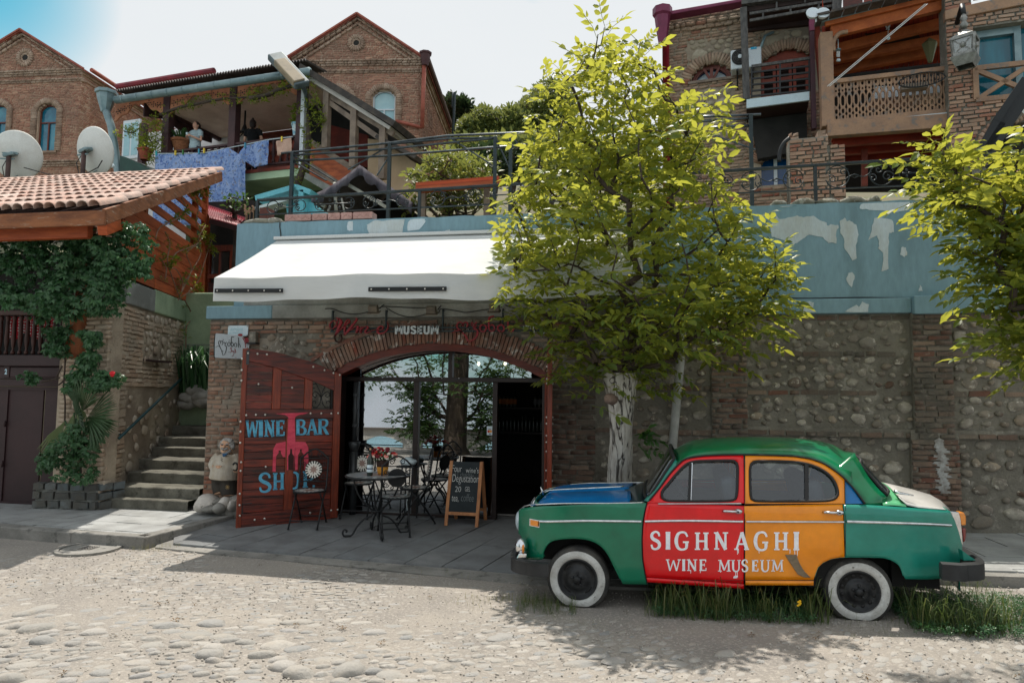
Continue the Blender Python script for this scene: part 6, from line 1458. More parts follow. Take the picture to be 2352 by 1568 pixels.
# terrace furniture
ZR['M']=(1300,1700,2.94)
def pz(k,x,y,z):return P(q(k,x,y),Z=z)
def hx(name,R,yl,gx,ringw=.80):
 """radial tile pattern as flat print: dark and pale wedges round a disc with a star"""
 m,t,b,o=b9(name);v8=N_(t,'ShaderNodeTexCoord');sx=N_(t,'ShaderNodeSeparateXYZ',{0:v8 .outputs['Object']})
 r=N_(t,'ShaderNodeVectorMath',{0:v8 .outputs['Object']},operation='LENGTH').outputs['Value']
 an=N_(t,'ShaderNodeMath',{0:sx.outputs[1],1:sx.outputs[0]},operation='ARCTAN2').outputs[0]
 def M_(op,a,b_=0,c=0):
  n=N_(t,'ShaderNodeMath',{0:a,1:b_},operation=op);return n.outputs[0]
 w1=M_('SINE',M_('MULTIPLY',an,18));s3=ds(t,M_('GREATER_THAN',w1,.15),gx[0],gx[1])
 st=M_('ABSOLUTE',M_('SINE',M_('MULTIPLY',an,4)));sr=M_('ADD',M_('MULTIPLY',st,-R*.30),R*.62)
 inner=ds(t,M_('LESS_THAN',r,sr),gx[2],gx[3])
 c=ds(t,M_('GREATER_THAN',r,R*ringw*.92),inner,s3)
 t.links.new(c,b.inputs['Base Color']);b.inputs['Roughness'].default_value=.45;return m
s5=hx('mosaic_seat',.19,0,(C_(60,66,72),C_(196,196,190),C_(206,204,198),C_(140,110,100)),.7)
s6=hx('mosaic_medallion',.105,0,(C_(24,24,24),C_(224,222,214),C_(214,210,202),C_(150,122,112)),.82)
s7=hx('mosaic_table',.38,0,(C_(110,116,120),C_(160,160,158),C_(140,146,150),C_(150,124,114)),.8)
def o4(c,r,a0,eh,n=16,flip=1):return[(c[0]+r*(1-.75*i/n)*cos(a0+flip*eh*6.283*i/n),c[1]+r*(1-.75*i/n)*sin(a0+flip*eh*6.283*i/n))for i in range(n+1)]
def hy():
 """folding iron chair; faces -y, seat at .46, back at +y"""
 t=ai('bistro_chair','x','chair',(0,0,0),group='iron mosaic chairs round the terrace table')
 o=MB().au([(.185,-.008),(.195,.0),(.185,.006)],(0,0,0),28);s=o.aa('seat',s5,t,ae=0);s.matrix_basis=Matrix.Translation((0,-.02,.46));PW[s]=s.matrix_basis.copy()
 MB().ag([(.195*cos(a),-.02+.195*sin(a),.458)for a in np.linspace(0,6.283,29)[:-1]],.012,6,closed=1).aa('seat_rim',av,t,ae=1)
 for x in(-.185,.185):
  MB().ag([(x,-.25,.01),(x,-.02,.34),(x,.13,.5),(x,.17,.72),(x*1.0,.19,.88)],.011,6).aa('leg',av,t,ae=1)
  MB().ag([(x*.9,.24,.01),(x*.9,.02,.32),(x*.9,-.12,.455)],.011,6).aa('leg',av,t,ae=1)
  MB().au([(.018,0),(.018,.012)],(x,-.25,0),8).aa('foot',av,t);MB().au([(.018,0),(.018,.012)],(x*.9,.24,0),8).aa('foot',av,t)
 MB().ag([(-.185,-.19,.1),(.185,-.19,.1)],.008,6).aa('stretcher',av,t);MB().ag([(-.167,.19,.1),(.167,.19,.1)],.008,6).aa('stretcher',av,t)
 by=lambda z:.14+.05*(z-.55)/.33
 B_=lambda az:[(x,by(z),z)for x,z in az]
 MB().ag(B_([(p.x,p.y)for p in eg([(-.185,.86),(-.14,.90),(-.09,.945),(0,.985),(.09,.945),(.14,.90),(.185,.86)],5)]),.012,6).aa('back_arch',av,t,ae=1)
 mb=MB();mb.ag(B_([(-.185,.56),(.185,.56)]),.008,6);mb.ag(B_([(-.185,.86),(.185,.86)]),.007,6)
 for s_ in(-1,1):
  for c,r,a0,tn in(((.07*s_,.915),.036,1.6,1.2),((.135*s_,.79),.035,3.1 if s_>0 else 0,1.25),((.13*s_,.63),.036,3.1 if s_>0 else 0,1.25),((.06*s_,.59),.026,1.5,1.1)):
   mb.ag(B_(o4(c,r,a0,tn,14,s_)),.0055,5)
 sc=mb.aa('scrollwork',av,t,ae=1);sc['kind']='stuff'
 R_=Matrix.Rotation(pi/2-.15,4,'X')
 m1=MB().au([(.112,-.006),(.112,.006)],(0,0,0),26).aa('medallion',s6,t);m1 .matrix_basis=Matrix.Translation((0,.155,.715))@R_;PW[m1]=m1 .matrix_basis.copy()
 m2=MB().au([(.116,-.004),(.116,.004)],(0,0,0),26).aa('medallion_back',av,t);m2 .matrix_basis=Matrix.Translation((0,.166,.716))@R_;PW[m2]=m2 .matrix_basis.copy()
 return t
def o5(x,y):return zb(x,y)+.002
v9=hy();ym=[]
m4=pz('T',1035,470,.81)+ad((0,.06,0));tz=o5(m4 .x,m4 .y)
ga=pz('T',1330,1425,.04);
s8=[((P(q('D',590,1530),Z=.05)),10,'iron mosaic chair standing in front of the open painted door leaf'),(ga+ad((.0,-.02,0)),205,'iron mosaic chair nearest the street with its plain black back turned to the camera'),(pz('T',720,1170,.07)+ad((-.02,.12,0)),8,'iron mosaic chair standing behind the left of the round table'),(pz('T',1640,1220,.08)+ad((.02,.0,0)),-68,'iron mosaic chair at the right of the round table beside the chalkboard')]
for i,(p,rz,l)in enumerate(s8):
 M_=Matrix.Translation((p.x,p.y,o5(p.x,p.y)))@Matrix.Rotation(radians(rz),4,'Z')
 if i<3:c=Bz(v9,M_,l)
 else:v9 .matrix_basis=M_;v9['label']=l;c=v9
ca_=[pz('T',1300,800,.62),pz('T',1500,790,.62)]
FT=Fr((ga.x,ga.y+.1,0),0);yn=MB().ag([FT.at(*FT.h('T',x,y))for x,y in((1330,800),(1420,805),(1510,775),(1525,850),(1520,930),(1525,1020))],.008,6)
d8(yn.aa('tied_cord',cj,ae=1),'white cord tied round the back of the nearest chair','cord')
tb=ai('mosaic_table','round mosaic topped table on scrolled black iron legs','table',(m4 .x,m4 .y,tz));T0=ad((m4 .x,m4 .y,tz))
o=MB().au([(.37,-.012),(.385,-.006),(.385,.006),(.37,.01)],(0,0,0),40).aa('tabletop',s7,tb);o.matrix_basis=Matrix.Translation(T0+ad((0,0,.735)));PW[o]=o.matrix_basis.copy()
MB().ag([T0+ad((.392*cos(a),.392*sin(a),.732))for a in np.linspace(0,6.283,41)[:-1]],.013,7,closed=1).aa('rim',av,tb,ae=1)
for k in range(4):
 a=.55+k*pi/2;d=ad((cos(a),sin(a),0));pr=[(.30,.72),(.27,.6),(.2,.45),(.09,.34),(.05,.3),(.07,.24),(.16,.2),(.24,.12),(.30,.02),(.37,.0),(.41,.04),(.40,.085),(.365,.08),(.37,.055)]
 MB().ag([T0+d*p.x+ad((0,0,max(.012,p.y)))for p in eg(pr,4)],.012,6).aa('leg',av,tb,ae=1)
MB().ag([T0+ad((.07*cos(a),.07*sin(a),.3))for a in np.linspace(0,6.283,17)[:-1]],.01,6,closed=1).aa('collar',av,tb,ae=1)
TT=Fr((m4 .x,m4 .y-.15,0),0);yo=tz+.747
Ay=TT.h('T',937,480)[0];wg=ai('wine_bottle','dark wine bottle with a white label and cork on the mosaic table','bottle',TT.at(Ay,yo))
wj=TT.at(Ay,yo);MB().au([(.034,0),(.037,.006),(.037,.19),(.03,.222),(.015,.25),(.0135,.3),(.0155,.302),(.0155,.315),(.013,.316)],wj,16).aa('body',mq,wg,ae=1)
MB().au([(.0376,.045),(.0376,.135)],wj,16,cap=0).aa('label',cj,wg,ae=1);MB().au([(.011,.31),(.012,.335)],wj,10).aa('cork',mat('cork',C_(206,160,120),af=.8),wg)
MB().au([(.0379,.08),(.0379,.095)],wj+ad((0,0,.0)),16,cap=0).aa('print',jm if 0 else hj,wg)
qh=TT.at(TT.h('T',1055,450)[0],yo,-.18);fl=ai('flower_pot','wicker and yellow pot of red, pink and white flowers on the mosaic table','flower pot',qh)
MB().au([(.055,0),(.062,.01),(.073,.095)],qh,18).aa('lower_band',mat('yellow_felt',C_(214,150,60),af=.85),fl,ae=1);MB().au([(.0735,.095),(.083,.17),(.078,.172),(.0,.165)],qh,18,cap=0).aa('wicker_band',mat('wicker',C_(70,48,40),C_(50,34,30),ns=30,af=.8,aq=.8,bs=60),fl,ae=1)
fc=[mat('petal_red',C_(196,24,34),af=.6),mat('petal_pink',C_(226,140,128),af=.6),mat('petal_white',C_(230,216,200),af=.6),mat('petal_dark',C_(110,16,30),af=.6)]
for k in range(46):
 a=ak(0,6.283);r=.19*sqrt(random.random());p=qh+ad((r*cos(a)*1.05,r*sin(a)*.6,.2+.12*(1-(r/.2)**2)*ak(.3,1)+ak(0,.03)))
 mb=MB();s_=ak(.014,.03)
 for j in range(5):
  b_=6.283*j/5+a;mb.b5(p+ad((cos(b_)*s_*.55,sin(b_)*s_*.4-s_*.2,s_*.2*sin(b_))),(s_*.6,s_*.4,s_*.55),6,4)
 mb.aa('flower',fc[random.choice((0,0,1,1,2,2,3,3))if r<.13 or p.x<qh.x else random.choice((0,0,1))],fl,ae=1)
s9=ba('pot_foliage',[(.03,.07,.025),(.05,.11,.04)],(.2,.3,.05),.2)
mb=MB()
for k in range(70):
 a=ak(0,6.283);r=ak(.02,.18);p=qh+ad((r*cos(a),r*sin(a)*.6,.17+ak(0,.12)));e=ad((ak(-1,1),ak(-1,0),ak(-.3,1))).normalized()*.03;s_=e.orthogonal().normalized()*.011;mb.add([p-e,p+s_,p+e,p-s_],[(0,1,2,3)])
mb.aa('leaves',s9,fl)['kind']='stuff'
ly,yp=pz('M',1402,1192,.075),pz('M',1803,1216,.072);wk=Fr((ly.x,ly.y,0),math.degrees(atan2(yp.y-ly.y,yp.x-ly.x)));bw=(yp-ly).length
qi=ai('chalkboard','folding wooden sandwich chalkboard with white chalk writing on the terrace','chalkboard',ly)
hz=mat('pine_frame',C_(190,132,88),C_(164,108,70),ns=4,af=.6,aq=.1,bs=14,a3=(4,4,1));ih=mat('slate_board',C_(34,42,46),C_(44,52,56),ns=3,af=.8)
z0=o5(ly.x,ly.y);je=P(q('M',1437,452),Y=ly.y+.2).z-z0+.04;lz=.22
def Az(u,v,w=0):t=(v-z0)/je;return wk.at(u,v,w-lz*t)
def De(u,v,w=0):t=(v-z0)/je;return wk.at(u,v,w-lz-.02-lz*1.1*(1-t))
for td,Df in((Az,1),(De,0)):
 for a,b_ in((0,.045),(bw-.045,bw)):MB().ah([(a,z0),(b_,z0),(b_,z0+je),(a,z0+je)],td,-.012,.014).aa('leg',hz,qi,aj=.003)
 if Df:
  ja=wk.h('M',1600,1045)[1]-.02
  MB().ah([(.045,ja),(bw-.045,ja),(bw-.045,ja+.04),(.045,ja+.04)],td,-.01,.012).aa('rail',hz,qi,aj=.003)
  MB().ah([(.045,ja+.04),(bw-.045,ja+.04),(bw-.045,z0+je-.008),(.045,z0+je-.008)],td,-.006,.004).aa('board',ih,qi)
 else:
  MB().ah([(.045,ja),(bw-.045,ja),(bw-.045,ja+.04),(.045,ja+.04)],td,-.01,.012).aa('rail',hz,qi)
  MB().ah([(.045,ja+.04),(bw-.045,ja+.04),(bw-.045,z0+je-.01),(.045,z0+je-.01)],td,-.006,.004).aa('board',ih,qi)
fk=mat('chalk',C_(206,208,206),af=.95);j4=mat('faint_chalk',C_(118,124,126),af=.95)
def cl(tx,x0,x1,y0,y1,m):
 def bh(x,y):
  w=0
  for _ in range(4):u,v=wk.h('M',x,y,w);w=-lz*(v-z0)/je
  return u,v
 a,b_=bh(x0+14,y1),bh(x1+2,y0);mb=MB();de(mb,tx,Az,a[0],b_[0],min(a[1],b_[1]),h=abs(b_[1]-a[1]),w1=.0062,thick=-.012);mb.aa('chalk_writing',m,qi)
cl('Four',1480,1612,470,545,fk);cl("wine's",1642,1810,498,556,fk);cl('+1 chacha',1508,1730,556,596,j4);cl('Degustation',1480,1812,586,690,fk);cl('20',1515,1602,718,780,fk);cl('GEL',1632,1710,722,774,fk);cl('tea,',1474,1572,832,902,fk);cl('coffee',1586,1752,810,890,j4)
dd=TT.at(TT.h('T',1540,320,-.35)[0],0,-.35);
fq=P(q('T',1540,325),Y=9.3)
A2=ai('side_table','small black side table holding a white bowl beside the window mullion','table',(fq.x,9.3,.1))
MB().au([(.17,-.012),(.17,0)],(fq.x,9.3,fq.z),20).aa('top',av,A2);
for k in range(3):
 a=2.1*k;MB().ag([(fq.x+.12*cos(a),9.3+.1*sin(a),fq.z-.01),(fq.x+.14*cos(a),9.3+.12*sin(a),.1)],.01,6).aa('leg',av,A2)
bo=MB().au([(.05,0),(.1,.02),(.125,.06),(.11,.085),(.06,.10),(.05,.12),(.0,.12)],(fq.x,9.3,fq.z+.001),22,cap=0).aa('lidded_bowl',cj,ae=1);d8(bo,'white lidded bowl on the small black table by the mullion','bowl')
# hillside behind the wall
o6=mat('hill_ground',C_(92,96,70),C_(110,100,82),ns=.5,af=1,aq=.6,bs=6)
def zh(x,y):
 if y<13:return 4.18
 if y<19:return 4.18+(y-13)*.28
 return 5.86+(y-19)*.34
al=[]
for y in[9.56,11,13,14,15,16,17,18,19,21,24,27,30,36,45,60,90]:al.append([(x,y,(zh(x,y)if x>-5.9 or y>15 else max(0,zh(x,y)*max(0,(y-11)/4))if y>11 else-.4)+(.15*mnoise.noise(ad((x*.3,y*.3,0)))if y>13 else 0))for x in list(range(-70,-12,6))+[-10,-8,-6.6,-5.92,-5.88,-4,-2,0,2,4,6,9,12,16,22,30,45,70]])
d8(MB().grid(al).aa('hillside',o6,ae=0,fix=0),kind='structure')
# helpers for far houses
def dv(a8,v):
 xs=[]
 for i in range(len(a8)):
  (x1,y1),(x2,y2)=a8[i],a8[(i+1)%len(a8)]
  if(y1>v)!=(y2>v):xs.append(x1+(x2-x1)*(v-y1)/(y2-y1))
 xs.sort();return list(zip(xs[::2],xs[1::2]))
def bn(a8,h0):
 def f(v):
  sp=dv(a8,v)
  for c in h0:
   for a,b in dv(c,v):sp=da(sp,a,b)
  return sp
 return f
m5=mat('brick_house',None,a4=[C_(176,130,108),C_(158,112,94),C_(190,148,124),C_(146,102,86),C_(182,138,116),C_(164,116,98)],col2=C_(144,112,96),ns=.7,lo=.45,hi=.65,af=.92,aq=.3,bs=20,col3=C_(186,160,142),ns3=3.5,lo3=.6,hi3=.74)
j5=mat('mortar_house',C_(200,174,150),C_(166,140,122),ns=.8,af=.95,aq=.3,bs=15)
c0=mat('pale_brick_trim',None,a4=[C_(176,150,130),C_(190,166,148),C_(160,132,112)],col2=C_(140,116,100),ns=1.5,af=.92,aq=.3,bs=20)
l0=mat('red_roof_edge',C_(150,80,64),C_(120,60,50),ns=3,af=.7);d5=mat('red_pipe',C_(168,92,74),C_(146,76,62),ns=3,af=.55);g1=mat('maroon_metal',C_(74,40,42),af=.5)
dt=dt
te=mat('teal_window',C_(16,96,122),C_(60,140,160),ns=.9,af=.08,gq=.6,ea=.3);ii=mat('window_brown',C_(104,52,42),af=.5);c8=mat('window_white',C_(206,214,220),af=.5);m6=mat('pale_window',C_(150,190,200),C_(170,204,210),ns=1.2,af=.1,ea=.3)
def bb(a,b,v0,v1,dm,n=10):
 """outline of an opening with an arched head"""
 r=((b-a)**2/4+dm*dm)/(2*dm);c=(a+b)/2
 return[(a,v0),(b,v0)]+[(b+(a-b)*i/n,v1-dm+(sqrt(max(0,r*r-(b+(a-b)*i/n-c)**2))-(r-dm)))for i in range(n+1)]
def e7(fr,parent,a,b,v0,v1,dm,mf,mg,sill=1,mid=.62,surround=.3,w=-.12):
 f=lambda u,v,w_:fr.at(u,v,w_)
 op=bb(a,b,v0,v1,dm);MB().ah(op,f,-.4,-.38).aa('reveal',bv,parent)
 wm=.07;yq=bb(a+wm,b-wm,v0+wm,v1-wm,dm*.9)
 wp=ex('window',MB().add([f(u,v,w)for u,v in op]+[f(u,v,w)for u,v in yq]+[f(u,v,w-.05)for u,v in op]+[f(u,v,w-.05)for u,v in yq],[(i,(i+1)%len(op),len(op)+(i+1)%len(op),len(op)+i)for i in range(len(op))]),mf,parent)
 MB().ah(yq,f,w-.06,w-.045).aa('pane',mg,wp);vm=v0+(v1-v0)*mid
 MB().fb(fr,(a+b)/2-.03,(a+b)/2+.03,v0+.05,vm if mid<.9 else v1-.06,w-.04,w+.012).aa('mullion',mf,wp);MB().fb(fr,a+.05,b-.05,vm-.03,vm+.03,w-.04,w+.014).aa('transom',mf,wp)
 if sill:MB().fb(fr,a-.12,b+.12,v0-.1,v0,-.05,.08).aa('sill',c0,wp)
 it=[];N=np.array(fr.n);U=np.array(fr.u);r=((b-a)**2/4+dm*dm)/(2*dm);c=((a+b)/2,v1-r)
 for s in(a-surround*.55,b+surround*.55):
  v=v0
  while v<v1-dm:it.append((random.randrange(8),h5(fr.at(s,v+.035,.03),U*surround*.85,N*.12,n2*.058)));v+=.075
 am=asin((b-a)/2/r)*1.28;na=22
 for i in range(na):
  t=-am+2*am*(i+.5)/na;rr=r+surround*.45;up=U*sin(t)+np.array([0,0,cos(t)]);rt=U*cos(t)-np.array([0,0,sin(t)])
  it.append((random.randrange(8),h5(fr.at(c[0]+rr*sin(t),c[1]+rr*cos(t),.02),rt*(2*am*rr/na*.86),N*.12,up*surround*.8)))
 ao('window_surround',c0,a9,it,parent)
 return op
def ex(name,mb,m,parent):return mb.aa(name,m,parent)
def ej(nm,label,fr,k,yr,eL,eR,o7,yt,tg,mf,mg,d6,j6):
 f=lambda u,v,w=0:fr.at(u,v,w)
 A,L_,R_=fr.h(k,*yr),fr.h(k,*eL),fr.h(k,*eR);ez=(L_[1]+R_[1])/2;base=fr.h(k,(eL[0]+eR[0])/2,o7)[1]
 t=ai(nm,label,'house',f(R_[0],base))
 ins=.12
 a8=[(L_[0]+ins,base),(R_[0]-ins,base),(R_[0]-ins,ez),(A[0],A[1]-.12),(L_[0]+ins,ez)]
 h0=[]
 ops=[]
 for(x0,x1,y0,y1)in yt:
  a,b=fr.h(k,x0,y1),fr.h(k,x1,y0);ops.append((a[0],b[0],a[1],b[1]))
 for a,b,v0,v1 in ops:h0 .append(bb(a-.2,b+.2,v0-.02,v1+.2,.28))
 vc=fr.h(k,*tg[:2]);vr=tg[2]/2.0909/1.7415/(1568/(fr.o-kz).length)
 h0 .append([(vc[0]+vr*1.0*cos(a),vc[1]+vr*1.0*sin(a))for a in np.linspace(0,6.283,17)[:-1]])
 Dg=MB();
 Dg.ah([(u,v)for u,v in a8],f,-.6,-.42).aa('core',j5,t)
 sk=MB();vs=sorted({base,ez,A[1]-.12}|{v for o in ops for v in(o[2],o[3])});v=base;fs=bn(a8,[bb(a,b,v0,v1,.28)for a,b,v0,v1 in ops])
 while v<A[1]-.13:
  for a,b in fs(v+.05):sk.fb(fr,a,b,v,v+.1,-.43,-.012)
  v+=.1
 sk.aa('mortar',j5,t)['kind']='stuff'
 it=en(fr,bn(a8,h0),base,A[1]-.14,ch=.078,bl=.26,j=.02,b8=(.0,.02),jit=1.2);bc('brick','bricks',m5,a9,it,t)
 for fq,w in((0,.14),(-.09,.1),(-.18,.06),(-.42,.07),(-.5,.04)):
  it=en(fr,[(L_[0]+.02,R_[0]-.02)],ez+fq-.04,ez+fq+.045,ch=.085,bl=.26,w=w,dep=.2);ao('cornice',c0,a9,it,t)
 for P0 in(L_,R_):
  d=ad((A[0]-P0[0],A[1]-P0[1]));n=int(d.length/.27);it=[]
  for off,w in((.0,.16),(-.1,.11),(-.30,.08)):
   for i in range(n):
    p=(P0[0]+d.x*(i+.5)/n,P0[1]+.1+d.y*(i+.5)/n-.05+off*1.15)
    if p[1]<ez:continue
    ux=np.array(fr.u)*d.normalized().x+n2*d.normalized().y;vx=-np.array(fr.u)*d.normalized().y+n2*d.normalized().x
    it.append((random.randrange(8),h5(fr.at(p[0],p[1],w-.08),ux*.26,np.array(fr.n)*.18,vx*.075)))
  ao('raking_course',c0,a9,it,t)
 it=[]
 for r_,n,wl,w in((vr*.78,20,vr*.42,.05),(vr*.45,14,vr*.25,.02)):
  for i in range(n):
   a=6.283*i/n;up=np.array(fr.u)*cos(a)+np.array([0,0,sin(a)]);rt=-np.array(fr.u)*sin(a)+np.array([0,0,cos(a)]);it.append((random.randrange(8),h5(fr.at(vc[0]+r_*cos(a),vc[1]+r_*sin(a),w-.05),rt*6.283*r_/n*.85,np.array(fr.n)*.12,up*wl)))
 ao('vent_ring',c0,a9,it,t);MB().ah([(vc[0]+vr*.34*cos(a),vc[1]+vr*.34*sin(a))for a in np.linspace(0,6.283,17)[:-1]],f,-.01,.012).aa('vent_hole',bv,t)
 for(a,b,v0,v1)in ops:e7(fr,t,a,b,v0,v1,.26,mf,mg)
 back=-d6
 for P0,sg in((L_,-1),(R_,1)):
  e=(P0[0]+sg*.12,P0[1]-.02);MB().ah([(A[0],A[1]+.0),(A[0],A[1]+.09),(e[0],e[1]+.09),(e[0],e[1])],f,back,.22).aa('roof',l0,t)
  MB().bz(f(A[0],A[1]+.1,.22),f(e[0],e[1]+.1,.22),.1,.07).aa('roof_edge',d5,t)
 cr=f(R_[0]-ins,0,0);ij=Fr((cr.x,cr.y,0),j6);ij.u=-fr.n;ij.n=fr.u
 MB().fb(ij,.02,d6,base,ez,-.4,-.012).aa('core',j5,t);it=en(ij,[(0,d6)],base,ez-.3,ch=.078,bl=.26,j=.02,b8=(0,.02));ao('bricks',m5,a9,it,t)
 for fq,w in((-.06,.16),(-.16,.1),(-.42,.06)):MB().fb(ij,-.02,d6,ez+fq-.05,ez+fq+.04,-.1,w).aa('cornice',c0,t)
 return t,R_,ez,base,f,ij
A3=Fr(P((830,300),Y=27),7);A3 .o.z=0
gC=ej('gable_house','tall brick gabled house with a white arched window behind the balcony house',A3,'2',(905,152),(352,512),(1448,520),1330,[(1015,1218,750,1170),(640,830,750,1170)],(890,362,74),c8,m6,9.5,97)
t,R_,ez,base,f,ij=gC
u=R_[0]+.12;MB().au([(.13,-.35),(.2,-.1),(.24,.12),(.28,.14),(.28,.22)],f(u,ez+.05,.15),8).aa('hopper',g1,t);MB().ag([f(u-.05,ez-.2,.12),f(u-.08,base+1.3,.12)],.09,10).aa('downpipe',d5,t,ae=1);MB().ag([f(u-.08,base+1.3,.12),f(u-1.2,base+1.6,.15)],.07,8).aa('downpipe',d5,t,ae=1)
MB().ag([ij.at(0,ez+.1,.3),ij.at(9.5,ez+.1,.3)],.12,8).aa('gutter',g1,t)
ti=Fr(P((70,300),Y=26),4);ti.o.z=0
Di=ej('gable_house','brick gabled house at the far left with brown arched windows',ti,'1',(200,282),(-320,606),(706,606),1900,[(300,482,868,1268),(-130,66,868,1268)],(212,484,66),ii,te,9,94)
t,R_,ez,base,f,ij=Di
MB().ag([ij.at(.2,ez+.08,.3),ij.at(7,ez+.08,.3)],.1,8).aa('gutter',d5,t);MB().ag([ij.at(5.2,ez,.25),ij.at(5.2,base,.25)],.09,8).aa('downpipe',d5,t)
A4=ti.h('1',300,1355)[1]
for fq,w in((0,.12),(-.1,.08),(-.2,.05)):ao('band_course',c0,a9,en(ti,[(ti.h('1',-320,606)[0],R_[0])],A4+fq-.05,A4+fq+.04,ch=.085,w=w,dep=.2),t)
# balcony house
BF=Fr(P(q('Bk',720,480),Y=18.5),-8);BF.o.z=0;c9=lambda u,v,w=0:BF.at(u,v,w);Bh=lambda x,y,w=0:BF.h('Bk',x,y,w)
di=mat('plum_post',C_(74,48,50),C_(58,38,40),ns=4,af=.6,aq=.1);j7=mat('fretwork',C_(190,126,92),C_(166,104,74),ns=3,af=.65);o8=mat('ceiling_boards',C_(226,206,194),C_(206,184,172),ns=1.2,af=.8);cs=mat('zinc_gutter',C_(132,152,156),C_(108,130,136),ns=3,af=.4,b1=.3);o9=mat('pale_green_slab',C_(176,200,168),C_(158,184,152),ns=2,af=.85);l1=mat('olive_wall',C_(84,96,66),C_(66,78,54),ns=1.5,af=.9);l2=mat('white_wall',C_(216,212,214),C_(200,196,198),ns=1.2,af=.85);gv=mat('corrugated_sheet',C_(96,88,84),C_(70,62,60),ns=2,af=.6);c1=mat('red_brown_beam',C_(140,62,44),C_(112,48,36),ns=3,af=.6)
bh=ai('balcony_house','house with a long open timber balcony, carved trim and zinc gutter hung with laundry','house',c9(0,7))
zR,ik,yu,zS=Bh(1000,437)[1],Bh(1000,626)[1],Bh(1000,646)[1],Bh(1000,692)[1]
uL,uR=Bh(262,500)[0],Bh(1170,430)[0];zT,fv=Bh(720,80)[1],Bh(720,114)[1];D_=3.4
MB().fb(BF,uL-.2,uR+.05,yu,ik,-.1,.06).aa('floor_beam',c1,bh);MB().fb(BF,uL-.2,uR,zS,yu-.003,-D_,.03).aa('floor_slab',o9,bh);MB().fb(BF,uL-.2,uR+2,zS-2.6,zS,-1.6,-1.4).aa('lower_wall',l1,bh)
MB().fb(BF,uL-.2,uR+.05,yu,ik-.1,-D_,-.11).aa('floor',c1,bh)
MB().fb(BF,uL-.1,uR+.05,zR-.07,zR,-.06,.06).aa('rail',di,bh,aj=.01);MB().fb(BF,uL-.1,uR+.05,ik+.10,ik+.16,-.03,.03).aa('rail',di,bh)
hB=zR-.07-ik-.16;Dj=MB().au([(r,z*hB)for r,z in((.03,0),(.05,.05),(.05,.12),(.025,.18),(.055,.4),(.05,.65),(.025,.85),(.05,.9),(.05,.97),(.03,1))],n=8).mesh('baluster',di,1)
n=int((uR-uL)/.24)
for i in range(n+1):o=link('baluster',Dj,bh);o.matrix_basis=Matrix.Translation(c9(uL+(uR-uL)*i/n,ik+.16,0))
for j in range(2):MB().fb(BF,uL,uR,ik+.2+.36*j,ik+.46+.36*j,-.12,-.09).aa('board',c1,bh)
for x in(308,731,1162):
 u=Bh(x,300)[0];MB().fb(BF,u-.13,u+.13,ik,fv+.05,-.14,.10).aa('post',di,bh,aj=.015)
u=Bh(1186,300)[0];MB().fb(BF,u-.07,u+.05,ik-.2,fv+.2,.0,.14).aa('drain_board',c8,bh)
qj,wq=Bh(-25,200,.5)[0],Bh(1216,15,.5)[0]
MB().fb(BF,qj+.1,wq-.3,fv,zT,-.1,.12).aa('eaves_beam',j7,bh)
MB().ag([c9(qj,Bh(0,188,.5)[1],.5),c9(wq,Bh(1205,12,.5)[1],.5)],.12,10).aa('gutter',cs,bh,ae=1)
for i in range(12):
 u=qj+(wq-qj)*(i+.5)/12;z=Bh(0,188,.5)[1]+(Bh(1205,12,.5)[1]-Bh(0,188,.5)[1])*(i+.5)/12;MB().au([(.128,-.02),(.128,.02)],c9(u,z,.5),10,(Matrix((BF.n,ad((0,0,1)),BF.u)).transposed())).aa('gutter_bracket',cs,bh)
zG=zT+.03
al=[]
for w,Dk in((.55,0),(0,.07),(-.5,.14)):al.append([c9(qj+(wq-.1-qj)*i/280,zG+Dk+.045*sin(i*pi/2),w)for i in range(281)])
MB().grid(al).aa('corrugated_roof',gv,bh,a6=.01)
rg=Bh(0,105,-4);MB().ag([c9(Bh(-20,108,-4)[0],rg[1],-4),c9(Bh(600,72,-4)[0],rg[1]+.0,-4)],.12,8).aa('ridge',j2,bh)
nb_=34
for i in range(12):
 w0,w1=-.1-(D_-.1)*i/12,-.1-(D_-.1)*(i+1)/12;MB().fb(BF,uL-.9,uR+.3,fv+.02,fv+.05,w1+.012,w0-.0).aa('ceiling_board',o8,bh)
MB().fb(BF,uL-.9,uR+.3,fv+.06,fv+.1,-D_,-.1).aa('ceiling_back',ic,bh)
MB().fb(BF,uL+.5,uR+.3,ik,fv+.02,-D_-.1,-D_).aa('back_wall',dh,bh);MB().fb(BF,uL-5,uL+.5,ik-3,fv+.6,-D_-.1,-D_).aa('white_wall',l2,bh)
wa,tj=BF.h('1',1030,1340,-D_),BF.h('1',1185,1000,-D_);Dl=MB().fb(BF,wa[0],tj[0],wa[1],tj[1],-D_+.0,-D_+.08).aa('window',c8,bh)
for x0,x1 in((.1,.45),(.56,.92)):MB().fb(BF,wa[0]+(tj[0]-wa[0])*x0,wa[0]+(tj[0]-wa[0])*x1,wa[1]+.12,tj[1]-.12,-D_+.075,-D_+.09).aa('pane',m6,Dl)
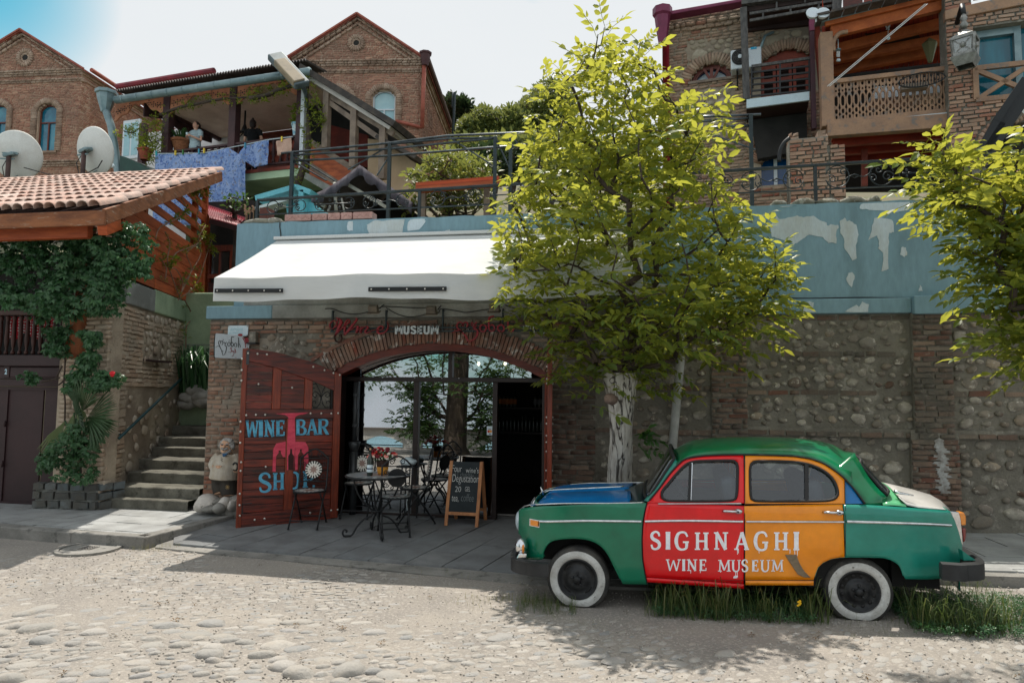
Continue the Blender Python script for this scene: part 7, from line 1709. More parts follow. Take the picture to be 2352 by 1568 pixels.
def yw(u0,u1,z,fr=BF,w=.03,par=bh,m=j7):
 pr=[];n=30
 for i in range(n+1):
  t=i/n;d=.30+.22*cos(2*pi*t)+.05*cos(8*pi*t)if u1-u0>1.6 else.3+.16*t
  pr.append((u0+(u1-u0)*t,z-d))
 MB().ah([(u0,z)]+pr+[(u1,z)],lambda u,v,w_:fr.at(u,v,w_),w,w+.04).aa('fret_board',m,par)
 mb=MB()
 for t in(.06,.12,.2,.3,.7,.8,.88,.94):
  d=.30+.22*cos(2*pi*t);c=(u0+(u1-u0)*t,z-d*.5)
  for a,b_ in((0,0),(.07,0),(-.07,0),(0,.07),(0,-.07)):
   if abs(b_)<d*.4:mb.b5(fr.at(c[0]+a,c[1]+b_,w+.04),(.024,.012,.024),7,4)
 mb.aa('fret_holes',bv,par)['kind']='stuff'
ps=[Bh(x,300)[0]for x in(-20,170,308,520,731,930,1162)]
for a,b_ in((ps[0],ps[2]-.14),(ps[2]+.14,ps[4]-.14),(ps[4]+.14,ps[6]-.14)):yw(a,b_,fv)
yz=Fr(c9(uL-.75,0,0),0);yz.u=-BF.n;yz.n=-BF.u
MB().ah([(0,fv),(0,fv-.5),(.8,fv-.28),(1.8,fv-.45),(3,fv-.3),(3,fv)],lambda u,v,w:yz.at(u,v,w),0,.05).aa('fret_board',di,bh)
MB().bz(c9(uL-.75,fv+.0,-.1),c9(uL-.75,fv,-D_),.12,.2).aa('beam',di,bh);MB().bz(c9(uL-.1,zR-.05,0),c9(uL-.75,zR-.05,-D_+.3),.08,.08).aa('rail',di,bh)
u=BF.h('1',1195,1200,-1.5)[0];MB().fb(BF,u-.1,u+.1,ik-1.5,fv,-1.6,-1.4).aa('post',di,bh)
A5=BF.h('1',890,800,.5);A6=ai('downspout','zinc rainwater hopper and bent downspout at the left end of the balcony','pipe',c9(*A5,.5))
MB().au([(.13,-.55),(.26,-.12),(.28,.02),(.33,.04),(.33,.14),(.28,.16)],c9(*A5,.5),8).aa('hopper',cs,A6)
MB().ag([c9(*BF.h('1',x,y,.5),.5)for x,y in[(p.x,p.y)for p in eg([(880,900),(905,985),(928,1050),(945,1150),(975,1330),(990,1480),(992,1560)],4)]],.115,10).aa('pipe',cs,A6,ae=1)
gb=ai('green_shed','dark green sheet metal box standing below the balcony left end','shed',c9(*BF.h('1',1010,1480,.6),.6))
MB().ah([BF.h('1',x,y,.6)for x,y in((1000,1500),(1004,1300),(1060,1318),(1265,1420),(1262,1460),(1250,1500))],lambda u,v,w:c9(u,v,w),-.6,.6).aa('body',mat('dark_green_metal',C_(22,66,56),C_(16,54,46),ns=3,af=.5),gb)
Z2=lambda x,y,w=0:BF.h('2',x,y,w);f2=lambda x,y,w=0:c9(*Z2(x,y,w),w)
wr=ai('stair_roof','sloping sheet roof on grey timber posts over the stair right of the balcony','roof',f2(870,900))
c4=mat('grey_timber',C_(140,124,110),C_(112,98,88),ns=3,af=.75,aq=.15);pa=mat('soffit_panel',C_(206,200,194),C_(188,182,176),ns=1.5,af=.8);ey=mat('slate_edge',C_(60,56,54),C_(84,76,70),ns=4,af=.8,aq=.4,bs=12)
MB().ah([Z2(x,y)for x,y in((500,590),(1290,1070),(1260,1110),(490,640))],lambda u,v,w:c9(u,v,w),-1.6,.5).aa('roof_sheet',ey,wr)
MB().ah([Z2(x,y)for x,y in((520,650),(1230,1100),(1215,1125),(510,690))],lambda u,v,w:c9(u,v,w),-1.7,.38).aa('soffit',pa,wr)
for az,r_ in(([(640,790),(1200,1125)],.1),([(650,850),(1100,1170)],.12)):MB().bz(f2(*az[0],.2),f2(*az[1],.2),r_,.14).aa('beam',c4,wr)
for x,y0,y1 in((632,750,1240),(862,900,1400),(1105,1070,1500)):
 a,b_=Z2(x,y1,.25),Z2(x,y0,.25);MB().fb(BF,a[0]-.09,a[0]+.09,a[1],b_[1],.15,.33).aa('post',c4,wr)
wt=ai('timber_stair','orange boarded timber stair descending right of the balcony','stairs',f2(650,1350));pb=mat('orange_board',C_(176,92,52),C_(140,68,38),ns=2,af=.6,a3=(1,1,4),var=.15)
for i,(ya,yb,m)in enumerate(((1160,1240,c4),(1215,1290,pb),(1290,1360,pb),(1360,1440,c4),(1420,1500,pb))):
 MB().ah([Z2(510,ya),Z2(900,ya+250),Z2(900,yb+250),Z2(510,yb)],lambda u,v,w:c9(u,v,w),-.1+.01*i,.02+.015*i).aa('board',m,wt)
MB().ah([Z2(x,y,-.9)for x,y in((650,1040),(980,1130),(980,1400),(650,1300))],lambda u,v,w:c9(u,v,w),-1.0,-.9).aa('inner_wall',mat('red_inner_wall',C_(126,44,30),C_(96,34,24),ns=2,af=.7),wt)
MB().ah([Z2(x,y,-1.8)for x,y in((480,620),(1240,1160),(980,1400),(480,1500))],lambda u,v,w:c9(u,v,w),-1.95,-1.85).aa('dark_wall',bv,wt)
MB().ah([Z2(480,1450),Z2(700,1568),Z2(640,1600),Z2(470,1500)],lambda u,v,w:c9(u,v,w),-.4,.1).aa('stringer',er,wt)
tw=ai('tan_wall','plain tan rendered wall below the stair roof','wall',f2(1200,1500));to=mat('tan_render',C_(196,170,140),C_(180,154,126),ns=1,af=.9)
MB().ah([Z2(x,y,-.3)for x,y in((985,1160),(1130,1180),(1430,1400),(1500,1700),(985,1700))],lambda u,v,w:c9(u,v,w),-.7,-.3).aa('wall',to,tw)
MB().ah([Z2(x,y,-.2)for x,y in((1130,1175),(1460,1350),(1440,1375),(1115,1200))],lambda u,v,w:c9(u,v,w),-.8,.3).aa('roof_strip',ey,tw)
sl=ai('street_lamp','big grey street lamp head tilted up at the right corner of the balcony roof','street lamp',f2(460,700,.8))
il=mat('lamp_housing',C_(98,112,116),C_(78,92,98),ns=4,af=.45,b1=.2);pd=mat('lamp_diffuser',C_(150,134,108),C_(128,116,96),ns=4,af=.3)
LD=1.0
a,b_=f2(280,545,LD),f2(415,690,LD);d=(b_-a).normalized();MB().bz(a-d*.45,b_+d*.15,.46,.2,up=(BF.n*.8+ad((.5,0,.6)))).aa('housing',il,sl,aj=.04)
MB().bz(a-d*.2+BF.n*.08+ad((.05,0,-.06)),b_+BF.n*.08+ad((.05,0,-.06)),.36,.2,up=(BF.n*.8+ad((.5,0,.6)))).aa('diffuser',pd,sl,aj=.03)
MB().ag([b_,f2(450,740,.8),f2(470,800,.4),f2(478,900,.2)],.06,8).aa('arm',il,sl,ae=1)
def pe():
 m,t,b,o=b9('floral_sheet');p=e6(t,(1,.3,1));base=C_(140,170,222)
 v=N_(t,'ShaderNodeTexVoronoi',{'Vector':p,'Scale':7.0});n1=ci(t,p,5,3)
 c=ds(t,d9(t,n1,[(.46,(0,0,0)),(.54,(1,1,1))]),base,C_(168,192,234));c=ds(t,d9(t,ci(t,p,14,4),[(.54,(0,0,0)),(.60,(1,1,1))]),c,C_(92,122,190));c=ds(t,d9(t,ci(t,e6(t,(1.3,.2,1)),9,4),[(.60,(0,0,0)),(.64,(1,1,1))]),c,C_(150,146,160))
 t.links.new(c,b.inputs['Base Color']);b.inputs['Roughness'].default_value=.9
 tr=N_(t,'ShaderNodeBsdfTranslucent',{0:c});mx=N_(t,'ShaderNodeMixShader',{0:.3});t.links.new(b.outputs[0],mx.inputs[1]);t.links.new(tr.outputs[0],mx.inputs[2]);t.links.new(mx.outputs[0],o.inputs[0]);return m
j8=pe();LW=.35
def im(name,label,jg,n8,m,cat='sheet',amp=.05,fr_=.9,seed=0,group=None,nx=40,ny=18):
 al=[]
 for j in range(ny+1):
  t=j/ny;row=[]
  for i in range(nx+1):
   s=i/nx;a=a7(s,jg);b_=a7(s,n8);u=a[0]+(b_[0]-a[0])*t;v=a[1]+(b_[1]-a[1])*t
   row.append(c9(u,v,LW+amp*(.3+t)*sin(s*nx*fr_+seed)+.04*mnoise.noise(ad((s*4,t*3,seed)))))
  al.append(row)
 return d8(MB().grid(al).aa(name,m,ae=1,a6=.006),label,cat,group)
def tq(s,az):return a7(s,az)
def g2(az,k='Bk'):
 L_=[BF.h(k,x,y,LW)for x,y in az];a,b_=L_[0][0],L_[-1][0];return[(i/(len(L_)-1),ad(p))for i,p in enumerate(L_)]
Dm=a7
def a7(x,az):
 if isinstance(az[0][1],ad):
  for(a,b_),(c,d)in zip(az,az[1:]):
   if x<=c:return b_+(d-b_)*((x-a)/(c-a))
  return az[-1][1]
 return Dm(x,az)
im('bed_sheet','left of the two large blue floral bed sheets hung along the balcony',g2([(230,537),(380,540),(528,534)]),g2([(222,990),(380,995),(528,990)]),j8,seed=1,amp=.06,fr_=.55)
im('bed_sheet','right of the two large blue floral bed sheets, longest and rising to the line',g2([(529,534),(600,522),(700,500),(760,540),(798,478)]),g2([(529,990),(600,985),(700,978),(760,972),(790,965)]),j8,seed=4,amp=.07,fr_=.5)
im('pillow_case','small blue floral cloth hanging right of the big sheets on the balcony line',g2([(803,486),(870,466),(952,446)]),g2([(812,590),(868,632),(935,600)]),j8,seed=2,amp=.06,fr_=.4,nx=24,ny=12)
im('pink_garment','small pale pink garment hanging at the right end of the clothes line',g2([(1000,456),(1045,446),(1096,434)]),g2([(1008,548),(1040,540),(1094,520)]),mat('pink_cloth',C_(206,172,154),C_(190,154,138),ns=5,af=.9),'garment',seed=3,amp=.03,fr_=.5,nx=16,ny=8)
ln=MB();ln.ag([c9(*Bh(x,y,LW),LW)for x,y in((225,536),(528,533),(700,498),(800,478),(952,446),(1104,428))],.012,5);d8(ln.aa('clothes_line',cj),'white clothes line strung along the balcony railing','line')
for i,(x,y,c)in enumerate(((238,532,(60,170,180)),(360,530,(220,190,60)),(408,526,(60,120,60)),(510,520,(60,150,180)),(543,516,(230,200,70)),(1040,442,(240,210,80)),(806,482,(60,140,170)))):
 d8(MB().fb(BF,Bh(x,y,LW)[0]-.02,Bh(x,y,LW)[0]+.02,Bh(x,y,LW)[1]-.09,Bh(x,y,LW)[1]+.06,LW+.01,LW+.05).aa('clothes_peg',mat('peg',C_(*c),af=.5)),['teal peg at the far left end of the clothes line','yellow peg second from the left on the clothes line','dark green peg third from the left on the clothes line','blue-green peg at the join of the two big sheets','pale yellow peg just right of the join of the two big sheets','bright yellow peg holding the pink garment','teal peg at the top corner of the small floral cloth'][i],'peg','pegs on the clothes line')
def ts(c,r,h,n,m,name,parent,droop=.5,wd=.012):
 mb=MB()
 for i in range(n):
  a=ak(0,6.283);rr=r*sqrt(random.random());d=ad((cos(a),sin(a),0));p0=c+d*rr*.3;hh=h*ak(.6,1);s=ad((-d.y,d.x,0))*wd
  p1=p0+d*rr*.5+ad((0,0,hh*.8));p2=p0+d*rr*1.1+ad((0,0,hh*(1-droop*.5)));mb.add([p0-s,p0+s,p1+s*.8,p1-s*.8,p2],[(0,1,2,3),(3,2,4)])
 return mb.aa(name,m,parent)
tt=ba('shrub_leaf',[(.02,.055,.02),(.035,.09,.03),(.05,.12,.035),(.03,.075,.03)],(.16,.30,.05),.25);ek=ba('spring_leaf',[(.10,.17,.02),(.15,.22,.03),(.2,.25,.04),(.07,.13,.02)],(.5,.55,.06),.45)
tu=mat('terracotta',C_(170,92,66),C_(146,76,54),ns=5,af=.85)
def e2(n,l,w,droop=.2):
 m=MB()
 for k in range(n):
  a=6.283*k/n+ak(-.4,.4);e=ak(-.3,.9);d=ad((cos(a)*cos(e),sin(a)*cos(e),sin(e)));s=d.cross(ad((0,0,1)));
  if s.length<.1:s=ad((1,0,0))
  s.normalize();up=s.cross(d);c=d*ak(.1,.3)*l;gk=c+d*l-ad((0,0,droop*l));md=c+d*l*.5
  m.add([c,md+s*w/2+up*.12*w,gk,md-s*w/2+up*.12*w,md-up*.05*w],[(0,1,4),(1,2,4),(2,3,4),(3,0,4)])
 return nw(m)
A7=[e2(ak(4,6).__int__(),1,.5)for _ in range(8)]
def io():
 q_=Matrix.Rotation(ak(0,6.283),3,'Z')@Matrix.Rotation(ak(-.7,.7),3,'X')@Matrix.Rotation(ak(-.7,.7),3,'Y');return np.array(q_)
def fx(c,s):R_=io()*s;M=np.eye(4);M[:3,:3]=R_;M[:3,3]=c;return(random.randrange(8),M)
def Dn(name,label,cat,items,m,stems=None,base=None,limit=0,group=None,nm='leaf_spray',variants=None,M_st=None):
 t=ai(name,label,cat,base if base is not None else items[0][1][:3,3],group=group)
 bc(nm,'foliage',m,variants or A7,items,t,limit=limit)
 if stems:
  mb=MB()
  for az,r in stems:mb.ag(az,r,6)
  mb.aa('stem',M_st or j0,t,ae=1)
 return t
def y3(nm,label,c,r,h,m,tv,n,t4,grass=0):
 t=ai(nm,label,'flower pot',c);c=ad(c)
 MB().au([(r*.62,0),(r*.95,h*.8),(r*1.08,h*.82),(r*1.08,h),(r*.9,h),(r*.88,h*.9),(0,h*.88)],c,14,cap=0).aa('pot',m,t,auto=40)
 if grass:ts(c+ad((0,0,h*.9)),r*1.7,t4,n,tv,'leaves',t,1.2,.02)['kind']='stuff'
 else:ao('foliage',tv,A7,[fx(c+ad((ak(-1,1)*r*1.2,ak(-1,1)*r*1.2,h+ak(0,t4))),ak(.10,.16))for _ in range(n)],t)
 return t
a=Bh(368,497,-.1);y3('basket_planter','brown wicker planter of grassy leaves on the balcony rail beside the woman',c9(a[0],zR+.01,-.25),.30,.42,mat('wicker_brown',C_(150,98,66),C_(120,74,48),ns=24,af=.85,aq=.7,bs=30),tt,90,.45,1)
a=Bh(1122,412);y3('patterned_pot','small blue and white pot with a leafy plant at the balcony right corner',c9(a[0],zR+.01,-.05),.15,.38,mat('blue_white_pot',C_(120,170,190),C_(200,214,216),ns=9,lo=.48,hi=.52,af=.3),ek,40,.6)
a=BF.h('1',1212,1340,.1);y3('hanging_pot','small terracotta pot hanging by the post at the balcony left end',c9(a[0],a[1],.1),.22,.36,tu,ek,26,.4)
t5,wu=Bh(797,395,-1.6);ww=ai('chandelier','dark chandelier with candle arms hanging from the balcony ceiling','chandelier',c9(t5,wu,-1.6))
MB().ag([c9(t5,fv+.02,-1.6),c9(t5,wu,-1.6)],.03,6).aa('stem',av,ww);MB().au([(.02,-.1),(.12,0),(.05,.2),(.02,.3)],c9(t5,wu,-1.6),10).aa('hub',av,ww,ae=1)
for k in range(6):
 a=6.283*k/6+.3;d=BF.u*cos(a)+BF.n*sin(a);c=c9(t5,wu,-1.6);MB().ag([c,c+d*.25-ad((0,0,.12)),c+d*.45+ad((0,0,.02)),c+d*.45+ad((0,0,.1))],.02,6).aa('arm',av,ww,ae=1);MB().au([(.03,.1),(.03,.28)],c+d*.45,8).aa('candle',mat('candle',C_(180,150,110),af=.6),ww)
def j9(label,fr,u,zf,w,h,t6,t7,m7,back=0,cup=0,face=0.0,stripes=0):
 """standing figure, h tall; built in its own plane: x right, y up, z toward the street"""
 t=ai('person',label,'person',fr.at(u,zf,w));k=h/1.65;sg=-1 if back else 1
 ca,sa=cos(face),sin(face)
 def p(x,y,z):z*=sg;x,z=x*ca+z*sa,-x*sa+z*ca;return fr.at(u+x*k,zf+y*k,w+z*k)
 sk=mat('skin',C_(224,176,152),C_(206,154,130),ns=8,af=.55)
 def t8(mb,r,full=1):
  for s in(-1,1):
   if back:P_=[(.19*s,1.36,0),(.25*s,1.1,.02),(.22*s,.9,.16)]
   else:P_=[(.18*s,1.36,0),(.235*s,1.09,.03),(.05*s,1.17,.25)]
   rr=[.052,.042,.028]if full else[.062,.056]
   mb.ag([p(*x)for x in(P_ if full else[P_[0],tuple((P_[0][i]*.4+P_[1][i]*.6)for i in range(3))])],[x*k*r for x in rr],10)
 bd=MB();bd.ag([p(*x)for x in((0,.88,0),(0,1.05,0),(0,1.25,.01),(0,1.38,0))],[.145*k,.12*k,.14*k,.09*k],14);bd.ag([p(0,1.36,0),p(0,1.47,.01)],.05*k,10)
 bd.b5(p(0,1.545,.02),(.075*k,.09*k,.108*k),14,10);t8(bd,1)
 for s in(-1,1):bd.ag([p(.08*s,.9,0),p(.09*s,.5,.01),p(.09*s,.06,0)],[.09*k,.06*k,.04*k],10);bd.b5(p(.09*s,.04,.06),(.045*k,.11*k,.04*k),10,6)
 ec(bd.aa('body',sk,t,ae=1,fix=0),.014*k,3)
 sh=MB();sh.ag([p(*x)for x in((0,.85,0),(0,.92,0),(0,1.05,0),(0,1.25,.01),(0,1.37,0),(0,1.41,0))],[.16*k,.165*k,.145*k,.17*k,.13*k,.06*k],16)
 for s in(-1,1):sh.ag([p(.1*s,1.37,0),p(.19*s,1.345,0)],[.07*k,.065*k],10)
 t8(sh,1.08,0);ec(sh.aa('shirt',t6,t,ae=1,fix=0),.014*k,2)
 tr=MB()
 for s in(-1,1):tr.ag([p(.07*s,.93,0),p(.085*s,.5,.01),p(.09*s,.12,0)],[.115*k,.08*k,.06*k],12)
 ec(tr.aa('trousers',t7,t,ae=1,fix=0),.016*k,2)
 hb=MB();hb.b5(p(0,1.575,-.012),(.083*k,.095*k,.1*k),14,10);hb.b5(p(0,1.56,-.07),(.075*k,.06*k,.1*k),12,8);
 if back:hb.b5(p(0,1.53,-.03),(.088*k,.09*k,.12*k),12,9);hb.ag([p(0,1.64,-.04),p(.02,1.70,-.07)],[.05*k,.02*k],8)
 hb.aa('hair',m7,t,ae=1)
 for s in(-1,1):
  MB().b5(p(.03*s,1.555,.092),(.011*k,.006*k,.007*k),7,5).aa('eye',ig,t);MB().b5(p(.078*s,1.54,.0),(.01*k,.02*k,.03*k),7,5).aa('ear',sk,t,ae=1)
  MB().ag([p(.015*s,1.58,.097),p(.045*s,1.583,.09)],.005*k,5).aa('eyebrow',m7,t)
 MB().ag([p(0,1.56,.095),p(0,1.525,.118),p(0,1.517,.105)],[.008*k,.014*k,.008*k],6).aa('nose',sk,t,ae=1);MB().b5(p(0,1.488,.095),(.022*k,.008*k,.006*k),8,5).aa('mouth',mat('lips',C_(176,90,84),af=.5),t)
 for s in(-1,1):
  c=(.05*s,1.17,.27)if not back else(.21*s,.87,.19);hm=MB();hm.b5(p(*c),(.03*k,.022*k,.036*k),9,6)
  for j in range(4):hm.ag([p(c[0]-.0*s,c[1]+.02-.014*j,c[2]+.012),p(c[0]-.03*s,c[1]+.026-.014*j,c[2]+.03),p(c[0]-.05*s,c[1]+.022-.013*j,c[2]+.015)],[.008*k,.008*k,.006*k],6)
  hm.ag([p(c[0],c[1]+.03,c[2]),p(c[0]-.025*s,c[1]+.05,c[2]+.015)],[.01*k,.007*k],6);hm.aa('hand',sk,t,ae=1)['kind']='stuff'
 return t,p,k
def l3():
 m,t,b,o=b9('striped_shirt');s=N_(t,'ShaderNodeSeparateXYZ',{0:e6(t)});v=N_(t,'ShaderNodeMath',{0:s.outputs[2],1:130},operation='MULTIPLY');w_=N_(t,'ShaderNodeMath',{0:v.outputs[0]},operation='SINE')
 c=ds(t,d9(t,w_.outputs[0],[(.3,(0,0,0)),(.6,(1,1,1))]),C_(150,176,186),C_(206,216,218));t.links.new(c,b.inputs['Base Color']);b.inputs['Roughness'].default_value=.9;return m
ip=mat('dark_hair',C_(46,32,30),C_(34,24,22),ns=14,af=.6)
a=Bh(489,335,-.35);wx=ik+.05;hW=a[1]-wx
_,p,k=j9('woman in a striped pale blue shirt holding a white cup at the balcony rail',BF,a[0],wx,-.35,min(1.9,max(1.5,hW)),l3(),mat('trousers',C_(60,64,80),af=.9),ip,face=-.05)
v8=MB().au([(.03,0),(.042,.05),(.042,.075),(.036,.07),(.0,.02)],p(0,1.17,.30),12,cap=0).aa('white_cup',cj,ae=1);d8(v8,'small white cup held by the woman on the balcony','cup')
a=Bh(855,325,-.8);_,p,k=j9('man in a black shirt seen from behind on the balcony near the chandelier',BF,a[0],wx,-.8,min(2.05,max(1.5,a[1]-wx)),mat('black_shirt',C_(22,22,26),af=.9),mat('dark_trousers',C_(40,42,50),af=.9),ip,back=1,face=.2)
pf=mat('dish_white',C_(214,216,212),C_(200,200,194),ns=2,af=.6);ph=mat('rusty_pole',C_(82,60,56),C_(66,50,46),ns=9,af=.7)
def t9(cx,cy,y4,Y,label,bq):
 c=P((cx,cy),Y=Y);d=(c-kz).length;r=y4/1568*d;t=ai('satellite_dish',label,'satellite dish',c-ad((0,0,1.2)),group='satellite dishes behind the tiled roof')
 ax=ad((.25*bq,1,.28)).normalized();yx=ax.cross(ad((0,0,1))).normalized();R_=Matrix((yx,ax.cross(yx)*-1,ax)).transposed()
 MB().au([(r*x,-r*.28*(1-x*x))for x in(0,.2,.4,.6,.8,.93)]+[(r,0),(r*1.01,.02),(r*.98,.02)]+[(r*x,-r*.28*(1-x*x)+.025)for x in(.9,.6,.3,0)],c,36,R_,cap=0).aa('reflector',pf,t,ae=1)
 b=c-ax*(r*.30);MB().box(b-ax*.04,(.24,.08,.3),R_@Matrix.Rotation(.3,3,'Z')).aa('bracket',cs,t,aj=.02);MB().box(b-ax*.1+ad((.02,0,.03)),(.34,.03,.05),R_).aa('bracket',cs,t);MB().box(b-ax*.1-ad((.05,0,.1)),(.3,.03,.05),R_).aa('bracket',cs,t)
 MB().ag([b-ax*.12,b-ax*.12-ad((0,0,r*2.1))],.05,8).aa('pole',ph,t,ae=1)
 lb=c+ax*r*.9-ad((0,0,r*.6));MB().ag([c-ad((0,0,r*.9)),lb],.015,6).aa('feed_arm',cs,t);MB().b5(lb,.05,8,6).aa('feed_horn',cj,t,ae=1)
 MB().ag([b-ax*.1,b-ax*.2-ad((.1,0,.3)),b-ax*.14-ad((0,0,.8))],.01,5).aa('wire',e9,t)
t9(38,357,44,13.5,'left white satellite dish on a rusty pole above the tiled roof',-1.2);t9(218,347,45,13.8,'right white satellite dish on a rusty pole near the zinc downspout',.6)
A8=MB();A8 .ag([P(p_,Y=13.4)for p_ in((55,385),(120,403),(160,405),(200,398),(225,385),(235,368))],.012,5);d8(A8 .aa('dish_cable',e9),'thin cable sagging between the two satellite dishes','cable')
# brick house on the right with its balconies
do=Fr(P((1620,300),Y=17.5),-9);do.o.z=0;rb=lambda u,v,w=0:do.at(u,v,w)
Z3=lambda x,y,w=0:do.h('3',x,y,w);Z4=lambda x,y,w=0:do.h('4',x,y,w)
iq=mat('brick_right',None,a4=[C_(164,138,116),C_(150,120,100),C_(178,154,132),C_(140,106,88),C_(168,144,122),C_(146,92,74)],col2=C_(150,132,114),ns=.9,lo=.45,hi=.65,af=.92,aq=.35,bs=22,col3=C_(190,172,152),ns3=4,lo3=.62,hi3=.76)
m8=mat('mortar_right',C_(158,144,126),C_(130,118,104),ns=.9,af=.95,aq=.4,bs=15);uf=mat('stone_right',None,a4=[C_(168,156,136),C_(150,138,118),C_(178,168,150),C_(136,124,108)],col2=C_(150,138,120),ns=5,af=.9,aq=.3,bs=20)
gc=mat('purple_gutter',C_(120,48,78),C_(104,40,66),ns=3,af=.45,b1=.15);ka=mat('crimson_pipe',C_(140,26,44),C_(120,20,38),ns=3,af=.45);c5=mat('dark_grey_timber',C_(62,60,60),C_(90,88,86),ns=5,af=.7,aq=.25,bs=16,a3=(3,3,1));e3=mat('dark_brown_timber',C_(56,38,34),C_(44,30,28),ns=3,af=.7)
kd=mat('orange_timber',C_(184,98,48),C_(150,72,34),ns=2,lo=.35,hi=.7,af=.6,aq=.15,bs=12,a3=(2,2,2));eo=mat('red_ceiling_boards',C_(150,50,26),C_(116,36,18),ns=2,af=.6,var=.15);cd=mat('weathered_wood',C_(164,130,104),C_(138,110,92),ns=3,lo=.35,hi=.7,af=.75,aq=.2,bs=14,col3=C_(120,112,106),ns3=6)
rh=ai('brick_house','old brick and stone house on the right with iron and timber balconies and purple gutter','house',rb(-2,5))
uL=Z3(1392,400)[0];g3=max(Z3(1392,135)[1],Z3(2020,20)[1]);i6=4.0;ug=Z3(2060,400)[0];uR=Z4(2330,400)[0]
uB1=Z4(1652,500)[0]
wy=[Z3(1590,690),Z3(1950,505)];wa,m9,nc,pj=wy[0][0],wy[1][0],wy[0][1],wy[1][1];uh=bb(wa,m9,nc,pj,.42)
dr=[Z4(100,815),Z4(505,385)];A9=bb(dr[0][0],dr[1][0]+.1,dr[0][1],dr[1][1],.3)
g4=[Z4(105,1570),Z4(345,1270)];Ba=bb(g4[0][0],g4[1][0],g4[0][1],g4[1][1],.2)
Do=[Z3(1800,1420),Z3(1975,1300)]
a8=[(uL,i6),(Z4(700,500)[0],i6),(Z4(700,500)[0],g3-.02),(uL,g3-.02)]
sk=MB();fs=bn(a8,[uh,A9,Ba]);v=i6
while v<g3-.05:
 for a,b in fs(v+.05):sk.fb(do,a,b,v,min(v+.1,g3),-.4,-.012)
 v+=.1
sk.aa('mortar',m8,rh)['kind']='stuff'
Bb=[[Z3(1565,500),Z3(1950,500),Z3(1950,335),Z3(1565,335)],[Z3(1660,1150),Z3(1965,1150),Z3(1965,735),Z3(1660,735)],[Z4(100,400),Z4(510,380),Z4(510,225),Z4(100,275)],[Z4(105,1260),Z4(340,1250),Z4(340,1160),Z4(105,1180)]]
h0=Bb+[bb(wa-.28,m9+.28,nc-.02,pj+.28,.45),bb(dr[0][0]-.22,dr[1][0]+.3,dr[0][1]-.02,dr[1][1]+.26,.34),bb(g4[0][0]-.2,g4[1][0]+.2,g4[0][1]-.02,g4[1][1]+.22,.24)]
it=en(do,bn(a8,h0),i6,g3-.03,ch=.082,bl=.27,j=.02,b8=(0,.025),jit=1.3);bc('brick','bricks',iq,a9,it,rh,limit=200)
it=[]
for pl in Bb:it+=a5(do,min(p[0]for p in pl)+.03,max(p[0]for p in pl)-.03,min(p[1]for p in pl)+.02,max(p[1]for p in pl)-.02,sz=(.14,.42),n=46,dep=.07)
bc('stone','stones',uf,fz,it,rh,ae=1)
for fq,w in((-.32,.06),(-.40,.1),(-.48,.05)):ao('cornice',iq,a9,en(do,[(uL-.02,ug)],g3+fq-.05,g3+fq+.04,ch=.082,bl=.27,w=w,dep=.2),rh)
ao('frieze',iq,a9,en(do,[(Z3(1560,300)[0],Z3(1950,300)[0])],Z3(1700,250)[1],Z3(1700,225)[1],ch=.08,w=.06),rh)
def dj(fr,par,a,b,v1,dm,h=.26,m=None,w=.02,k=1.1,n=26):
 r=((b-a)**2/4+dm*dm)/(2*dm);c=((a+b)/2,v1-r);am=asin(min(.999,(b-a)/2/r))*k;N=np.array(fr.n);U=np.array(fr.u);it=[]
 for i in range(n):
  t=-am+2*am*(i+.5)/n;rr=r+h*.5;up=U*sin(t)+np.array([0,0,cos(t)]);rt=U*cos(t)-np.array([0,0,sin(t)]);it.append((random.randrange(8),h5(fr.at(c[0]+rr*sin(t),c[1]+rr*cos(t),w-.04),rt*(2*am*rr/n*.84),N*.12,up*h)))
 ao('arch_bricks',m or iq,a9,it,par)
dj(do,rh,wa,m9,pj,.42);dj(do,rh,dr[0][0],dr[1][0]+.1,dr[1][1],.3);dj(do,rh,g4[0][0],g4[1][0],g4[1][1],.2)
y5=Fr(rb(uL,0,0),0);y5 .u=do.n*-1;y5 .n=do.u*-1;MB().fb(y5,.0,6,i6,g3,-.4,-.02).aa('side_wall',m8,rh)
MB().ah([Z3(1385,150,.3),Z3(2030,35,.3),Z3(2030,8,.3),Z3(1385,118,.3)],lambda u,v,w:rb(u,v,w),.1,.42).aa('gutter',gc,rh,aj=.02)
MB().ah([Z3(1290,140,.3),Z3(1400,125,.3),Z3(1400,150,.3),Z3(1370,275,.3),Z3(1330,210,.3)],lambda u,v,w:rb(u,v,w),-.3,.25).aa('eave_end',gc,rh)
h_=Z3(1358,130,.4);MB().au([(.1,-.75),(.16,-.4),(.2,-.05),(.25,0),(.25,.18),(.2,.2)],rb(h_[0],h_[1],.4),8).aa('hopper',gc,rh)
a,b=Z3(1382,270,.3),Z3(1395,1050,.3);MB().ag([rb(h_[0],h_[1]-.6,.38),rb(a[0],a[1]-.2,.2),rb(a[0],i6,.2)],.09,10).aa('downpipe',ka,rh,ae=1)
f=lambda u,v,w=0:rb(u,v,w)
ne=mat('blue_window',C_(0,88,150),C_(0,70,124),ns=1,af=.1,ea=.3)
ui=MB().ah(uh,f,-.3,-.26).aa('window',ne,rh);MB().ah(bb(wa+.1,m9-.1,pj-.75,pj-.12,.3),f,-.255,-.24).aa('white_blind',c8,ui)
uj=bb(wa+.1,m9-.1,nc+.06,pj-.1,.4);n=len(uh)
